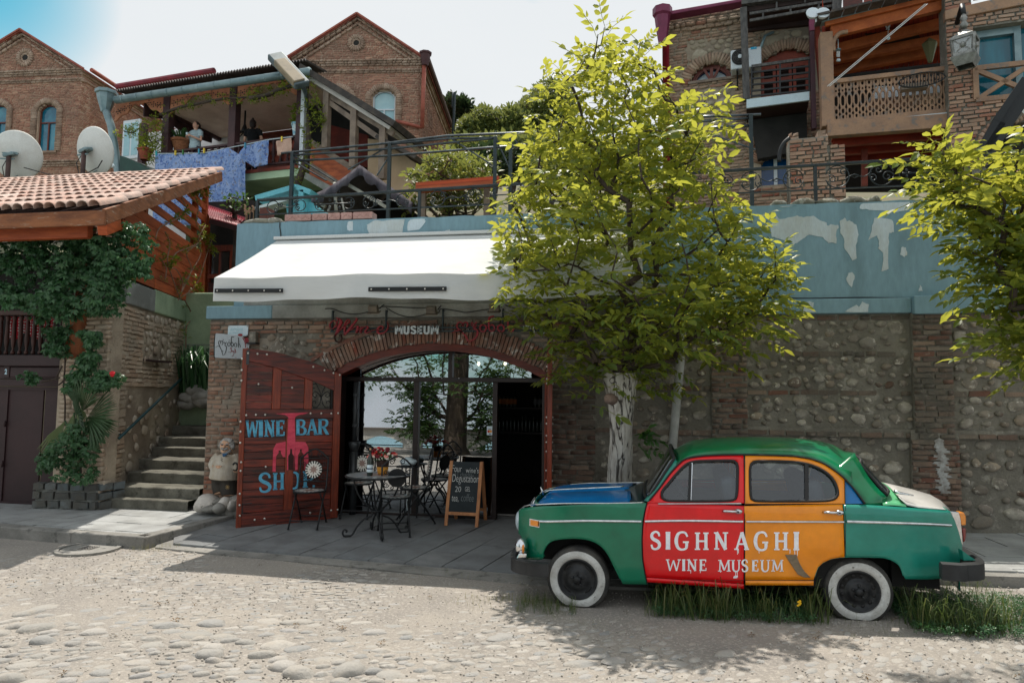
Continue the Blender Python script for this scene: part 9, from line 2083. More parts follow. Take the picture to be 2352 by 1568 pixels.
for i in range(5):
 a,b=uP[i],uP[i+1];t=ai('iron_railing',zn[i],'railing',l6(a,4.3),group='railing sections along the parapet')
 MB().bz(l6(a,g8(a)-.01),l6(b,g8(b)-.01),.05,.035).aa('top_rail',hq,t,aj=.006);MB().bz(l6(a,iu(a)),l6(b,iu(b)),.022,.016).aa('bottom_rail',hq,t)
 MB().bz(l6(a+.0,4.28),l6(a+.0,g8(a)-.02),.04,.04).aa('post',hq,t)
 h=g8(a)-.03-iu(a);Dx=b-a;zc=lambda u:(g8(u)-.02+iu(u))/2
 def tb(az,r=.0075,nm='scroll'):MB().ag([l6(u,zc(u)+v)for u,v in az],r,5).aa(nm,hq,t,ae=1)
 R_=h*.47;U=lambda f:a+Dx*f
 fl=1 if i%2==0 else-1;F=(lambda f:f)if fl>0 else(lambda f:1-f)
 def i8(f,r,gap=.1,a0=0):tb([(U(F(f))+r*cos(a0+gap+(6.283-2*gap)*k/26),r*sin(a0+gap+(6.283-2*gap)*k/26))for k in range(27)])
 i8(.10,R_,.25,0);tb(bk((U(F(.15)),.32*R_),R_*.5,2.6,1.2,fl));tb(bk((U(F(.12)),-.35*R_),R_*.45,.6,1.2,-fl))
 tb([(p.x,p.y)for p in eg([(U(F(.13)),.4*R_),(U(F(.17)),0),(U(F(.21)),-.2*R_),(U(F(.26)),.35*R_)],5)]);i8(.275,R_*.85,.3,3.14 if fl>0 else 0);tb(bk((U(F(.26)),-.3*R_),R_*.5,1.2,1.3,fl));tb(bk((U(F(.245)),.55*R_),R_*.32,3.4,1.2,-fl))
 i8(.40,R_*.9,.9,0 if fl>0 else 3.14);i8(.575,R_*.9,.9,3.14 if fl>0 else 0)
 tb([(U(F(.36)),0),(U(F(.61)),0)],.009,'bar')
 for f in(.385,.59,.488):
  for k in range(4):
   c=(U(F(f))+.035*cos(k*1.571),.035*sin(k*1.571));MB().b5(l6(c[0],zc(c[0])+c[1]),(.022 if k%2==0 else.015,.008,.015 if k%2==0 else.022),7,5).aa('leaf_ornament',hq,t,ae=1)
   if f==.488 and k>1:break
 for f,s in((.46,1),(.515,-1)):
  tb(bk((U(F(f)),.62*R_),R_*.28,1.6,1.2,s*fl),.006);tb(bk((U(F(f)),-.62*R_),R_*.28,-1.6,1.2,-s*fl),.006)
 i8(.70,R_,.25,3.14 if fl>0 else 0);tb(bk((U(F(.675)),-.2*R_),R_*.55,.2,1.25,-fl));tb(bk((U(F(.715)),.45*R_),R_*.45,2.0,1.2,fl));tb(bk((U(F(.74)),-.3*R_),R_*.42,2.6,1.2,fl))
 tb([(p.x,p.y)for p in eg([(U(F(.745)),.3*R_),(U(F(.78)),-.1*R_),(U(F(.83)),.1*R_),(U(F(.87)),-.35*R_)],5)]);tb([(U(F(.8)),0),(U(F(.82)),.2*R_),(U(F(.84)),.02*R_),(U(F(.82)),-.18*R_),(U(F(.8)),0)],.006)
 i8(.90,R_,.25,0 if fl>0 else 3.14);tb(bk((U(F(.87)),.42*R_),R_*.42,.4,1.2,-fl));tb(bk((U(F(.925)),-.2*R_),R_*.42,2.2,1.2,fl))
# terrace things behind the railing
TM=Fr((0,10.7,0),0);tm=lambda u,v,w=0:TM.at(u,v,w);t2=lambda x,y,w=0:tm(*TM.h('2',x,y,w),w);t3=lambda x,y,w=0:tm(*TM.h('3',x,y,w),w)
pg=ai('steel_trellis','tall dark steel trellis of thin posts and horizontal pipes across the terrace','trellis',tm(-4,4.2))
def ur(p,nm='post',w=0,r=.055):MB().bz(ad((p.x,p.y,4.18)),p,r,r).aa(nm,dt,pg)
for p in(t2(357,1278),t2(1170,1205),t2(2052,1145),t2(2182,1118),t3(2096,962)):ur(p)
ge=mat('steel_pipe',C_(88,96,100),C_(60,66,70),ns=6,af=.3,b1=.6)
for L_ in([t2(262,1282),t2(1170,1196),t2(1650,1136),t2(2300,1110),t3(500,1085)],[t2(1170,1205),t2(1650,1160),t2(2052,1152)],[t2(370,1298),t2(1170,1245),t2(2052,1156)],[t2(365,1346),t2(1170,1302),t2(2052,1232),t2(2400,1215)],[t3(1450,986),t3(2182,958)],[t3(1640,1018),t3(2096,988)],[t3(1640,1076),t3(2096,1050)]):MB().ag(L_,.02,7).aa('pipe',ge,pg,ae=1)
for L_ in([t2(370,1300),t2(720,1520)],[t2(370,1356),t2(640,1510)],[t2(2052,1150),t2(2180,1420)],[t2(1650,1140),t2(1900,1300),t2(2052,1400)],[t2(2182,1125),t2(2330,1330)],[t3(1740,1115),t3(2135,1252)],[t2(1060,1470),t2(1165,1310)],[t2(820,1420),t2(1150,1230)]):MB().ag(L_,.014,5).aa('brace',ge,pg)
CN=Fr((0,11.6,0),0);c6=lambda x,y,w=0:CN.at(*CN.h('6',x,y,w),w)
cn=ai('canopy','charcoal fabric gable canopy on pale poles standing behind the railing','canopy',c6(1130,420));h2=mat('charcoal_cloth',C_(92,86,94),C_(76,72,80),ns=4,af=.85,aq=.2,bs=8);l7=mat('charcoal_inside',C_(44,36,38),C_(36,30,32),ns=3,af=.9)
def el(A,B,ut,m,nm,sag=.05,n=18):
 al=[]
 for j in range(7):
  t=j/6;al.append([A+(B-A)*(i/n)+ad((0,ut*t,-.06*sin(pi*t)*0-sag*sin(pi*i/n)+.015*sin(i*1.9+j)))for i in range(n+1)])
 return MB().grid(al).aa(nm,m,cn,ae=1,a6=.01)
ap,le,re=c6(1130,28),c6(690,298),c6(1572,342)
el(ap,le,2.4,h2,'roof_panel',.06);el(ap,re,2.4,h2,'roof_panel',.0)
for A,B,sg in((ap,le,.06),(ap,re,0)):
 n=22;MB().grid([[A+(B-A)*(i/n)+ad((0,-.02,-sg*sin(pi*i/n)+.01))for i in range(n+1)],[A+(B-A)*(i/n)+ad((.02*sin(i*1.3),-.04+.03*sin(i*1.7),-sg*sin(pi*i/n)-.19+.03*sin(i*1.1)))for i in range(n+1)]]).aa('valance',h2,cn,ae=1,a6=.01)
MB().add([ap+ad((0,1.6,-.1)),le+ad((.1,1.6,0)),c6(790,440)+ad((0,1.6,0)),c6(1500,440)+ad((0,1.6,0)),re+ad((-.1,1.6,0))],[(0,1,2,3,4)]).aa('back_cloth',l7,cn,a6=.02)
iv=mat('pale_pole',C_(180,178,168),C_(160,156,146),ns=4,af=.5)
for a,b in(((918,168),(932,460)),((975,300),(1010,470)),((880,360),(840,470))):MB().ag([c6(*a,-.05),c6(*b,-.05)],.035 if a[0]==918 else.02,8).aa('pole',iv,cn,ae=1)
for a,b in(((972,152),(1350,375)),((770,330),(840,372))):MB().bz(c6(*a,-.1),c6(*b,-.1),.05,.06).aa('strut',iv,cn)
mb=MB();mb.ag([c6(955,165),c6(948,200),c6(962,225),c6(955,250)],.015,6);mb.aa('hook',av,cn)
qk=Fr((0,10.9,0),0);b6=lambda x,y,w=0:qk.at(*qk.h('6',x,y,w),w);r6=ai('blue_cold_frame','pale blue gabled cold frame box behind the left end of the railing','cold frame',b6(560,450));km=mat('pale_blue_paint',C_(120,200,214),C_(100,182,198),ns=3,af=.5);uv=mat('pale_rim',C_(206,220,222),af=.5)
for a,b,r_,m in(((290,316),(622,222),.09,km),((622,222),(745,268),.09,km),((290,402),(600,312),.05,uv),((668,250),(668,470),.09,km)):MB().bz(b6(*a),b6(*b),.3,r_).aa('rail',m,r6)
MB().ah([qk.h('6',x,y)for x,y in((500,345),(600,318),(720,330),(880,445),(520,470))],lambda u,v,w:qk.at(u,v,w),-.08,-.03).aa('panel',km,r6);MB().ah([qk.h('6',x,y)for x,y in((315,410),(350,395),(350,475),(320,475))],lambda u,v,w:qk.at(u,v,w),-.1,-.03).aa('panel',km,r6)
vw=ai('plank_table','long brown plank table behind the railing left of the tree','table',b6(1900,250))
for i in range(4):MB().bz(b6(1610,232-13*i,-.2-.24*i),b6(2300,178-13*i,-.2-.24*i),.22,.05).aa('plank',cq,vw)
for x in(1660,2190):MB().bz(b6(x,232-.08*(x-1610),-.5),ad((b6(x,400,-.5).x,11.4,4.18)),.09,.09).aa('leg',c4,vw)
stx=d8(MB().fb(WL,WL.h('R',92,270)[0],WL.h('R',162,270)[0],4.36,4.62,-.5,-.3).aa('leaning_block',mat('old_block',C_(130,84,76),C_(106,68,62),ns=5,af=.9)),'old red stone block by the left end post of the railing','block')
mb=MB()
for x,y in((66,150),(100,175),(130,160),(75,200)):
 p0,p1=wf(*WL.h('R',x+4,280,-.2),-.2),wf(*WL.h('R',x,y,-.2),-.2);mb.ag([p0,(p0+p1)/2+ad((.01,0,0)),p1],.005,4)
 for k in range(9):mb.b5(p1+(p0-p1)*k*.05+ad((ak(-.02,.02),0,0)),.014,5,4)
d8(mb.aa('dry_stalks',mat('dry_stalk',C_(150,120,96),af=.9)),'dry brown seed stalks at the left end of the parapet','plant')
t=ai('antenna_mast','thin antenna mast rising behind the centre brick house','antenna',P(q('2',1700,1200),Y=30));MB().ag([P(q('2',1696,1200),Y=30),P(q('2',1711,775),Y=30)],.07,6).aa('mast',dt,t);MB().ag([P(q('2',1655,762),Y=30),P(q('2',1692,770),Y=30),P(q('2',1690,900),Y=30)],.03,5).aa('aerial',ge,t)
# trees
def ko(n=7,L=1.0):
 """a drooping walnut leaf: rachis along +x with paired leaflets"""
 m=MB();Dy=ad((0,0,0));k=(n-1)//2;dr=ak(.15,.5)
 def iw(c,d,l,w):
  s=d.cross(ad((0,0,1)))
  if s.length<.1:s=ad((0,1,0))
  s.normalize();up=s.cross(d);s=(s+up*ak(-.5,.5)).normalized();up=s.cross(d)
  a,b,gk=c+d*l*.28,c+d*l*.65,c+d*l-ad((0,0,.12*l))
  m.add([c,a+s*w*.42+up*.06*l,a-s*w*.42+up*.06*l,b+s*w*.46+up*.04*l,b-s*w*.46+up*.04*l,gk,a,b],[(0,1,6),(0,6,2),(1,3,7),(1,7,6),(6,7,4),(6,4,2),(3,5,7),(7,5,4)])
 uw=lambda t:ad((t*L,0,-dr*L*t*t))
 for i in range(k):
  t=.35+.55*i/max(1,k-1);l=L*ak(.34,.46)*(.8+.3*t)
  for sg in(-1,1):
   d=ad((.45+ak(-.15,.15),sg*.85,ak(-.65,.05))).normalized();iw(uw(t),d,l,l*.48)
 iw(uw(1.0),ad((1,ak(-.2,.2),-dr-ak(.1,.5))).normalized(),L*.52,L*.24)
 m.ag([uw(0),uw(.5),uw(1)],.006*L*2,3,cap=0);return nw(m)
CP=[ko(random.choice((5,7,7,9)))for _ in range(12)]
e4=ba('walnut_leaf',[(.035,.09,.022),(.05,.115,.028),(.085,.155,.032),(.045,.10,.028),(.14,.19,.04),(.03,.075,.024)],(.88,.84,.10),.5,.36)
c7=mat('twig_bark',C_(74,62,54),C_(56,48,42),ns=6,af=.85)
def kp():
 m,t,b,o=b9('cracked_bark');p=e6(t,(1,1,.28));n1=ci(t,e6(t,(2,2,.6)),3,6)
 w=N_(t,'ShaderNodeTexNoise',{'Vector':e6(t,(1,1,.16)),'Scale':7.0,'Detail':4.0,'Distortion':1.6});d=N_(t,'ShaderNodeMath',{0:w.outputs[0],1:.5},operation='SUBTRACT');ab=N_(t,'ShaderNodeMath',{0:d.outputs[0]},operation='ABSOLUTE')
 nk=d9(t,ab.outputs[0],[(.0,(0,0,0)),(.010,(.15,.15,.15)),(.028,(1,1,1))])
 c=d9(t,n1,[(.3,C_(150,144,136)),(.5,C_(186,182,174)),(.7,C_(206,202,194))]);c=ds(t,d9(t,ci(t,p,22,5),[(.45,(0,0,0)),(.7,(1,1,1))]),c,C_(132,124,116));c=ds(t,nk,C_(46,40,36),c);t.links.new(c,b.inputs['Base Color']);b.inputs['Roughness'].default_value=.9;jd(t,b,nk,.6,.03);return m
gg=kp()
def kq(ce,base,h3,jitter=.08):
 """join every shoot tip to the nearest lower branch node; returns paths with radii"""
 nodes=[(ad(p),None)for p in h3];
 for i in range(1,len(nodes)):nodes[i]=(nodes[i][0],i-1)
 nl=[]
 for gk in sorted(ce,key=lambda p:(p-base).length):
  dk,bi=1e9,0
  for i,(p,_)in enumerate(nodes):
   d=gk-p
   c=d.length+(2.2*max(0,.35*d.length-d.z))+.10*(p-base).length
   if c<dk:dk,bi=c,i
  p0=nodes[bi][0];d=gk-p0;n=max(2,int(d.length/.3));pi=bi;uz=ad((ak(-1,1),ak(-1,1),0))*jitter*d.length
  for k in range(1,n+1):
   s=k/n;p=p0+d*s+uz*sin(pi*s)+ad((0,0,-.12*d.length*sin(pi*s)));nodes.append((p,pi));pi=len(nodes)-1
  nl.append((bi,pi))
 em=[0]*len(nodes)
 for _,e in nl:
  i=e
  while i is not None:em[i]+=1;i=nodes[i][1]
 return nodes,em
def br(nodes,em,r0,power=.5):
 mb=MB();ml=max(em)
 for i,(p,par)in enumerate(nodes):
  if par is None:continue
  Dz,w5=r0*(max(1,em[par])/ml)**power,r0*(max(1,em[i])/ml)**power
  mb.ag([nodes[par][0],p],[min(Dz,w5*1.6),w5],5,cap=0)
 return mb
def ix(d,s,roll=.7):
 d=ad(d).normalized();z=ad((ak(-roll,roll),ak(-roll,roll),1));y=z.cross(d)
 if y.length<.05:y=ad((0,1,0))
 y.normalize();z=d.cross(y);return np.array([[d.x,y.x,z.x],[d.y,y.y,z.y],[d.z,y.z,z.z]])*s
def cg(gk,p6,n,ls,ql):
 for k in range(n):
  t=k/max(1,n-1);p=gk-p6*(.42*(1-t)*ak(.8,1.2));a=k*2.4+ak(-.4,.4);e=.15+.7*t+ak(-.3,.3)
  d=ad((cos(a)*cos(e),sin(a)*cos(e),sin(e)-.1));M=np.eye(4);M[:3,:3]=ix(d,ls*ak(.7,1.15)*(1-.35*(t>.9)));M[:3,3]=p;ql.append((random.randrange(len(CP)),M))
def gh(a8,Y,kr,nq,extra=None,zmin=-9,dens=None):
 az=[(P(p,Y=Y).x,P(p,Y=Y).z)for p in a8];x0,x1=min(p[0]for p in az),max(p[0]for p in az);z0,z1=min(p[1]for p in az),max(p[1]for p in az);ce=[];tr=0
 while len(ce)<nq and tr<nq*200:
  tr+=1;x,z=ak(x0,x1),ak(z0,z1)
  if not ha((x,z),az):continue
  sp=dv(az,z);a,b=[s for s in sp if s[0]<=x<=s[1]][0]if[s for s in sp if s[0]<=x<=s[1]]else(x-.1,x+.1)
  Bq=(b-a)/2;f=sqrt(max(0,1-((x-(a+b)/2)/max(.05,Bq))**2));y=ak(-1,1)*min(kr,Bq*.95)*f
  p=ad((x,Y+y,z))
  pp=qm(p)
  if not ha((pp[0],pp[1]),a8):continue
  if any((p-o).length<.16 for o in ce):continue
  ce.append(p)
 return ce
jt=[(1330,70),(1345,40),(1405,40),(1440,80),(1490,85),(1525,140),(1545,195),(1600,190),(1635,225),(1645,265),(1615,305),(1655,355),(1688,385),(1690,445),(1735,505),(1785,548),(1808,580),(1795,630),(1785,685),(1765,715),(1700,735),(1650,775),(1600,800),(1540,820),(1470,840),(1400,860),(1345,860),(1325,820),(1265,805),(1225,800),(1240,750),(1185,695),(1158,650),(1150,600),(1168,560),(1138,480),(1125,450),(1155,405),(1200,340),(1195,290),(1245,245),(1255,195),(1270,165),(1310,165),(1335,130)]
random.seed(21);YT=7.75
D0=P((1417,1010),Y=YT);Br=D0 .x;l8=ai('walnut_tree','leafy young walnut tree with a pale cracked trunk in front of the stone wall','tree',(Br,YT,zg(Br)))
tp=[P(q('s4',x,y),Y=YT)for x,y in((990,1330),(1005,1000),(1008,800),(1005,600),(1000,470),(1000,400))];tp=[ad((tp[0].x-.02,YT,-.05))]+tp
D1=[.19,.135,.125,.128,.15,.185,.17];mb=MB();az=eg(tp,5);n=len(az);al=[]
for i,p in enumerate(az):
 r=a7(i/(n-1),[(k/6,x)for k,x in enumerate(D1)]);al.append([p+ad((cos(a),sin(a),0))*r*(1+.09*sin(a*3+p.z*1.5)+.10*mnoise.noise(ad((cos(a)*1.6,sin(a)*1.6,p.z*2.2))))for a in np.linspace(0,6.283,29)])
mb.grid(al);mb.f.append(tuple(range(len(mb.v)-29,len(mb.v)-1)));Bs=mb.aa('trunk',gg,l8,ae=1)
kn=P(q('s4',918,612),Y=YT-.15);kb=MB().ag([kn+ad((.06,.1,-.02)),kn+ad((-.01,-.03,.0)),kn+ad((-.03,-.06,.01))],[.07,.06,.035],12);kb.aa('knot',mat('cut_wood',C_(136,116,104),C_(104,86,78),ns=12,af=.8),Bs,ae=1)
D2=P(q('s4',1015,785),Y=YT-.115);MB().b5(D2,(.035,.02,.06),10,8).aa('knot',gg,Bs,ae=1)
jg=tp[-1];u3=[jg-ad((0,0,.25)),jg,P((1434,780),Y=YT),P((1446,700),Y=YT),P((1448,620),Y=YT+.05),P((1448,540),Y=YT+.1)]
ce=gh(jt,YT,1.3,225);nodes,em=kq(ce,jg,u3);br(nodes,em,.085,.5).aa('branches',c7,l8,ae=1)
lv=[]
for gk in ce:
 d=ad((ak(-.35,.35),ak(-.35,.35),1)).normalized();cg(gk,d,random.randint(7,10),.27,lv)
bc('leaf','foliage',e4,CP,lv,l8)
vz=[];D3=P(q('s4',1110,990),Y=YT-.15)
for k in range(9):M=np.eye(4);a=ak(-.6,1.6);M[:3,:3]=ix((cos(a),-.5,sin(a)*.7),.2);M[:3,3]=D3+ad((ak(-.02,.16),-.02,ak(-.05,.08)));vz.append((random.randrange(12),M))
ao('trunk_shoot',ba('shade_leaf',[(.03,.085,.02),(.045,.11,.03)],(.2,.4,.05),.3),CP,vz,l8)
random.seed(33)
D4=[(2108,440),(2100,375),(2135,310),(2185,298),(2232,340),(2262,345),(2300,312),(2352,305),(2480,240),(2620,330),(2640,640),(2520,830),(2352,800),(2300,775),(2262,735),(2282,690),(2215,575),(2240,520),(2212,480),(2150,470)]
YR=6.9;kt=P((2640,1200),Y=YR);u4=ai('walnut_tree','leafy walnut tree whose sunlit crown reaches in at the right edge of the view','tree',(kt.x,YR,zg(kt.x)))
b0=ad((kt.x,YR,0));tk=[b0,b0+ad((.02,0,1)),b0+ad((-.03,0,2.0)),b0+ad((-.1,0,2.6))];MB().ag(tk,[.2,.15,.15,.11],14).aa('trunk',gg,u4,ae=1)
ce=gh(D4,YR,.9,135)
shade_tips=[]  # unseen upper crown, added above the view to shade the lower right road
for k in range(110):
 x,y=ak(1.2,6.2),ak(5.2,7.2);z=ak(6.5,7.6);shade_tips .append(ad((x,y,z)))
nodes,em=kq(ce+shade_tips[:0],tk[-1],[tk[-2],tk[-1],b0+ad((-.25,.1,3.4)),b0+ad((-.3,.0,4.3))]);br(nodes,em,.08,.5).aa('branches',c7,u4,ae=1)
lv=[]
for gk in ce:cg(gk,ad((ak(-.5,.3),ak(-.4,.3),1)).normalized(),random.randint(7,10),.28,lv)
bc('leaf','foliage',e4,CP,lv,u4,limit=200)
nodes,em=kq(shade_tips,b0+ad((-.3,0,4.3)),[b0+ad((-.3,0,4.3)),b0+ad((-.35,0,5.4)),b0+ad((-.6,0,6.2))]);br(nodes,em,.08,.5).aa('branches',c7,u4,ae=1)
lv=[]
for gk in shade_tips:cg(gk,ad((ak(-.5,.5),ak(-.5,.5),1)).normalized(),9,.25,lv)
ao('foliage',e4,CP,lv,u4)
random.seed(5)
u5=[e2(6,1,.42,.1)for _ in range(6)]
def gi(nm,label,a8,Y,kr,n,size,m,cat='bush',base=None,stems=1,group=None,flowers=None,k=None,stem_r=.05):
 pl=[q(k,*p)if k else p for p in a8];ce=gh(pl,Y,kr,n);it=[(random.randrange(6),(lambda M:M)(fx(p,size*ak(.7,1.2))[1]))for p in ce]
 lo=min(ce,key=lambda p:p.z);cx=sum(p.x for p in ce)/len(ce);b=ad((cx,Y,(base if base is not None else lo.z-.3)));t=ai(nm,label,cat,b,group=group)
 ao('foliage',m,u5,it,t)
 if stems:
  D5=random.sample(ce,min(len(ce),45));nd,ld=kq(D5,b,[b,b+ad((0,0,.3))]);br(nd,ld,stem_r,.5).aa('stem',c7,t)
 if flowers:ao('blossom',flowers,u5,[(random.randrange(6),fx(p+ad((ak(-.1,.1),-.12,ak(0,.1))),size*.5)[1])for p in random.sample(ce,len(ce)//4)],t)
 return t
iy=ba('far_leaf',[(.06,.10,.03),(.09,.13,.04),(.12,.16,.05)],(.34,.36,.09),.35);ku=ba('dark_tree_leaf',[(.025,.05,.022),(.035,.065,.028)],(.1,.16,.05),.2);iz=ba('blossom_bush',[(.09,.13,.03),(.14,.18,.04),(.2,.23,.06),(.05,.09,.02)],(.45,.48,.1),.35);kv=mat('white_blossom',C_(232,232,220),af=.8)
gi('spring_tree','airy spring tree on the slope right of the centre brick house',[(1690,1250),(1720,1100),(1790,1000),(1850,980),(1900,920),(1960,900),(2040,940),(2100,960),(2180,890),(2260,940),(2360,960),(2400,1250)],31,3,1500,.27,iy,'tree',base=8,k='2',stem_r=.15)
gi('spring_tree','taller airy tree on the slope behind the left of the walnut crown',[(-40,1250),(-20,940),(60,900),(140,900),(200,820),(270,800),(280,760),(330,700),(420,670),(520,720),(620,800),(650,1300)],32.5,3,1500,.27,iy,'tree',base=8,k='3',stem_r=.15)
gi('dark_tree','dark rounded tree top behind the antenna right of the brick house',[(1640,850),(1655,800),(1690,810),(1740,850),(1780,815),(1830,840),(1855,890),(1830,960),(1770,960),(1720,950),(1760,1010),(1700,1060),(1650,920)],36,1.5,420,.34,ku,'tree',base=9,k='2',stem_r=.12)
gi('blossom_bush','pale green bush with white blossom behind the railing left of the tree',[(1300,1500),(1310,1430),(1400,1450),(1480,1380),(1500,1280),(1560,1235),(1640,1250),(1760,1320),(1900,1330),(2050,1360),(2060,1560),(1500,1600)],12.6,.9,950,.16,iz,'bush',base=4.2,k='2',flowers=kv)
gi('blossom_bush','pale green leafy bush low behind the railing beside the plank table',[(1500,420),(1520,250),(1600,200),(1700,235),(1900,240),(2250,230),(2280,380),(1900,420)],12.2,.5,420,.15,iz,'bush',base=4.2,k='6',flowers=kv)
gi('terrace_bush','dark leafy bush on the slope seen through the left of the walnut crown',[(1800,1330),(1850,1260),(2000,1230),(2200,1230),(2400,1200),(2400,1500),(1900,1420)],14.5,1,700,.2,ku,'bush',base=4.5,k='2')
gi('terrace_bush','leafy bush on the terrace seen through the right of the walnut crown',[(300,1350),(500,1250),(900,1200),(1200,1240),(1300,1500),(300,1560)],13.2,.9,600,.18,iy,'bush',base=4.3,k='3')
gi('hill_shrub','wide shrub covering the slope below the far spring trees',[(1640,1330),(1700,1200),(2000,1150),(2600,1150),(3300,1250),(3300,1500),(1700,1500)],24,2,1300,.36,iy,'shrub',base=6.5,k='2')
gi('balcony_shrub','small leafy shrub below the hanging bed sheet by the red awning',[(1900,300),(1930,260),(1990,240),(2050,290),(2085,310),(2050,400),(1960,430),(1890,360)],13.2,.3,130,.13,tt,'shrub',base=4.4,k='5')
def kw(label,k,az,Y,r,m,n,size,spread=.14,name='vine',frame=None,w=.25):
 L_=[P(q(k,*p),Y=Y)if frame is None else frame.at(*frame.h(k,*p,w),w)for p in az];pp=eg(L_,6);t=ai(name,label,'vine',L_[0]);MB().ag(pp,[r*(1-.6*i/len(pp))for i in range(len(pp))],6).aa('stem',c7,t,ae=1)
 it=[]
 for i in range(n):
  p=pp[random.randrange(len(pp))]+ad((ak(-1,1),ak(-.6,.3),ak(-1,1)))*spread;it.append((random.randrange(6),fx(p,size*ak(.7,1.2))[1]))
 ao('foliage',m,u5,it,t);return t
kw('bare grapevine with tufts of leaves running under the balcony eaves','1',[(1340,960),(1500,900),(1650,870),(1850,830),(2000,820),(2150,800),(2300,770)],0,.05,ek,70,.10,.2,frame=BF,w=.35)
kw('dark grapevine trunk with pale leaf tufts at the right end of the balcony','2',[(0,825),(130,800),(250,750),(380,710),(450,690),(480,780),(560,880),(610,980),(560,1050)],0,.07,ek,110,.11,.22,frame=BF,w=.45)
kw('dark vine stem climbing past the balcony floor to the right corner','2',[(380,1600),(430,1450),(470,1330),(490,1200),(490,1050),(480,950)],0,.11,ek,60,.10,.25,frame=BF,w=.5)
kw('leafy vine shoots in front of the white wall at the balcony left end','1',[(1040,1100),(1110,1110),(1190,1060),(1290,1080),(1330,1020)],0,.02,ek,70,.10,.22,frame=BF,w=.4)
kw('thin vine with yellow leaves hanging by the left balcony posts','1',[(1230,1120),(1270,1190),(1330,1180),(1280,1280),(1300,1340)],0,.02,ek,80,.10,.25,frame=BF,w=.3)
random.seed(9)
dw=ba('vine_leaf',[(.025,.075,.03),(.035,.10,.04),(.055,.135,.055),(.08,.17,.075),(.03,.085,.035)],(.14,.34,.09),.22,.34)
u6=[]
for _ in range(8):
 m=MB()
 for k in range(random.randint(3,5)):
  a=-.9+.45*k*(1 if random.random()>.1 else 1.2)+ak(-.2,.2);d=ad((sin(a),-.35,-cos(a)*.75)).normalized();s=ad((d.z,ak(-.3,.3),-d.x)).normalized();l=ak(.7,1);w=l*.4;c=ad((0,0,0));mid=d*l*.5+ad((0,-.12,.06));m.add([c,mid+s*w*.5,d*l,mid-s*w*.5,d*l*.5+ad((0,-.17,.08))],[(0,1,4),(1,2,4),(2,3,4),(3,0,4)])
 u6 .append(nw(m))
def h4(a8,k,Y,kr,n,size):
 pl=[q(k,*p)for p in a8];az=[(P(p,Y=Y).x,P(p,Y=Y).z)for p in pl];x0,x1=min(p[0]for p in az),max(p[0]for p in az);z0,z1=min(p[1]for p in az),max(p[1]for p in az);it=[];tr=0
 while len(it)<n and tr<n*60:
  tr+=1;x,z=ak(x0,x1),ak(z0,z1);v=mnoise.noise(ad((x*2.6,z*2.6,1.7)))+.5*mnoise.noise(ad((x*6,z*6,9)))
  if v<-.28 and random.random()<.85:continue
  if not ha((x,z),az):continue
  y=Y-kr*ak(0,1)*(.6+v);a=ak(-1.2,1.2);R_=np.array(Matrix.Rotation(a,3,'Z')@Matrix.Rotation(ak(-.5,.5),3,'X')@Matrix.Rotation(ak(-.5,.5),3,'Y'))*size*ak(.65,1.2);M=np.eye(4);M[:3,:3]=R_;M[:3,3]=(x,y,z);it.append((random.randrange(8),M))
 return it
cv=ai('climbing_vine','dense dark green vine covering the corner of the timber house above the gate','vine',fw(cu,.5,.3))
it=h4([(-60,960),(0,900),(110,680),(300,640),(440,560),(560,510),(700,540),(760,640),(900,650),(1080,600),(1170,545),(1270,535),(1300,640),(1345,760),(1330,980),(1240,960),(1070,1010),(1065,1180),(985,1300),(880,1250),(740,1290),(620,1330),(500,1260),(330,1240),(150,1190),(0,1130),(-60,1100)],'5',8.5,.55,2600,.115)
bc('leaf_spray','foliage',dw,u6,it,cv,ae=0)
it=h4([(440,30),(620,0),(640,140),(620,250),(520,270),(400,230)],'s1',8.62,.2,160,.10)+h4([(740,40),(870,60),(880,160),(800,200),(870,250),(850,330),(760,390),(700,480),(640,560),(610,420),(700,250),(740,180)],'s1',8.55,.25,420,.11)+h4([(200,420),(250,375),(330,390),(360,450),(290,490)],'s1',8.65,.1,60,.09)+h4([(420,1240),(330,1300),(500,1400),(560,1500),(640,1560),(440,1560)],'5',8.65,.15,90,.1)
ao('foliage',dw,u6,it,cv)
mb=MB()
for az in([(530,520),(545,300),(530,150),(560,0)],[(490,500),(560,440),(620,340),(650,250)],[(540,840),(545,650),(530,520)],[(640,540),(690,460),(720,300),(760,150)],[(350,480),(420,460),(500,440)],[(520,340),(470,440)]):mb.ag([P((p.x,p.y),Y=8.6)for p in[ad((*q('s1',*a),0))for a in[(p.x,p.y)for p in eg(az,4)]]],.012,5)
mb.aa('stem',c7,cv)
wv=ai('wiry_vine','thin bare wiry vine with sparse yellow leaves climbing the orange planks','vine',i5(*SD.h('5',1500,1150,.1),.1));mb=MB();w7=[]
for az in([(1500,1120),(1440,960),(1400,820),(1420,680),(1380,580)],[(1510,1100),(1560,980),(1620,880),(1680,760),(1660,640),(1720,520)],[(1520,1080),(1600,900),(1560,760),(1640,690),(1700,600),(1640,500),(1660,380),(1620,250)],[(1490,1150),(1530,1020),(1480,900),(1420,870),(1470,760),(1560,720),(1650,680)],[(1545,1150),(1610,1290),(1560,1370),(1555,1550)],[(1500,1140),(1640,1020),(1720,800),(1780,620)],[(1380,980),(1390,880),(1340,800)],[(1300,640),(1340,540),(1480,470),(1560,400),(1520,300)]):
 L_=[i5(*SD.h('5',p.x,p.y,.12),.12)for p in eg(az,5)];mb.ag(L_,.011,5)
 for p in L_[::2]:
  if random.random()<.5:w7+=[(random.randrange(6),fx(p+ad((ak(-.06,.06),-.03,ak(-.06,.06))),ak(.05,.1))[1])for _ in range(2)]
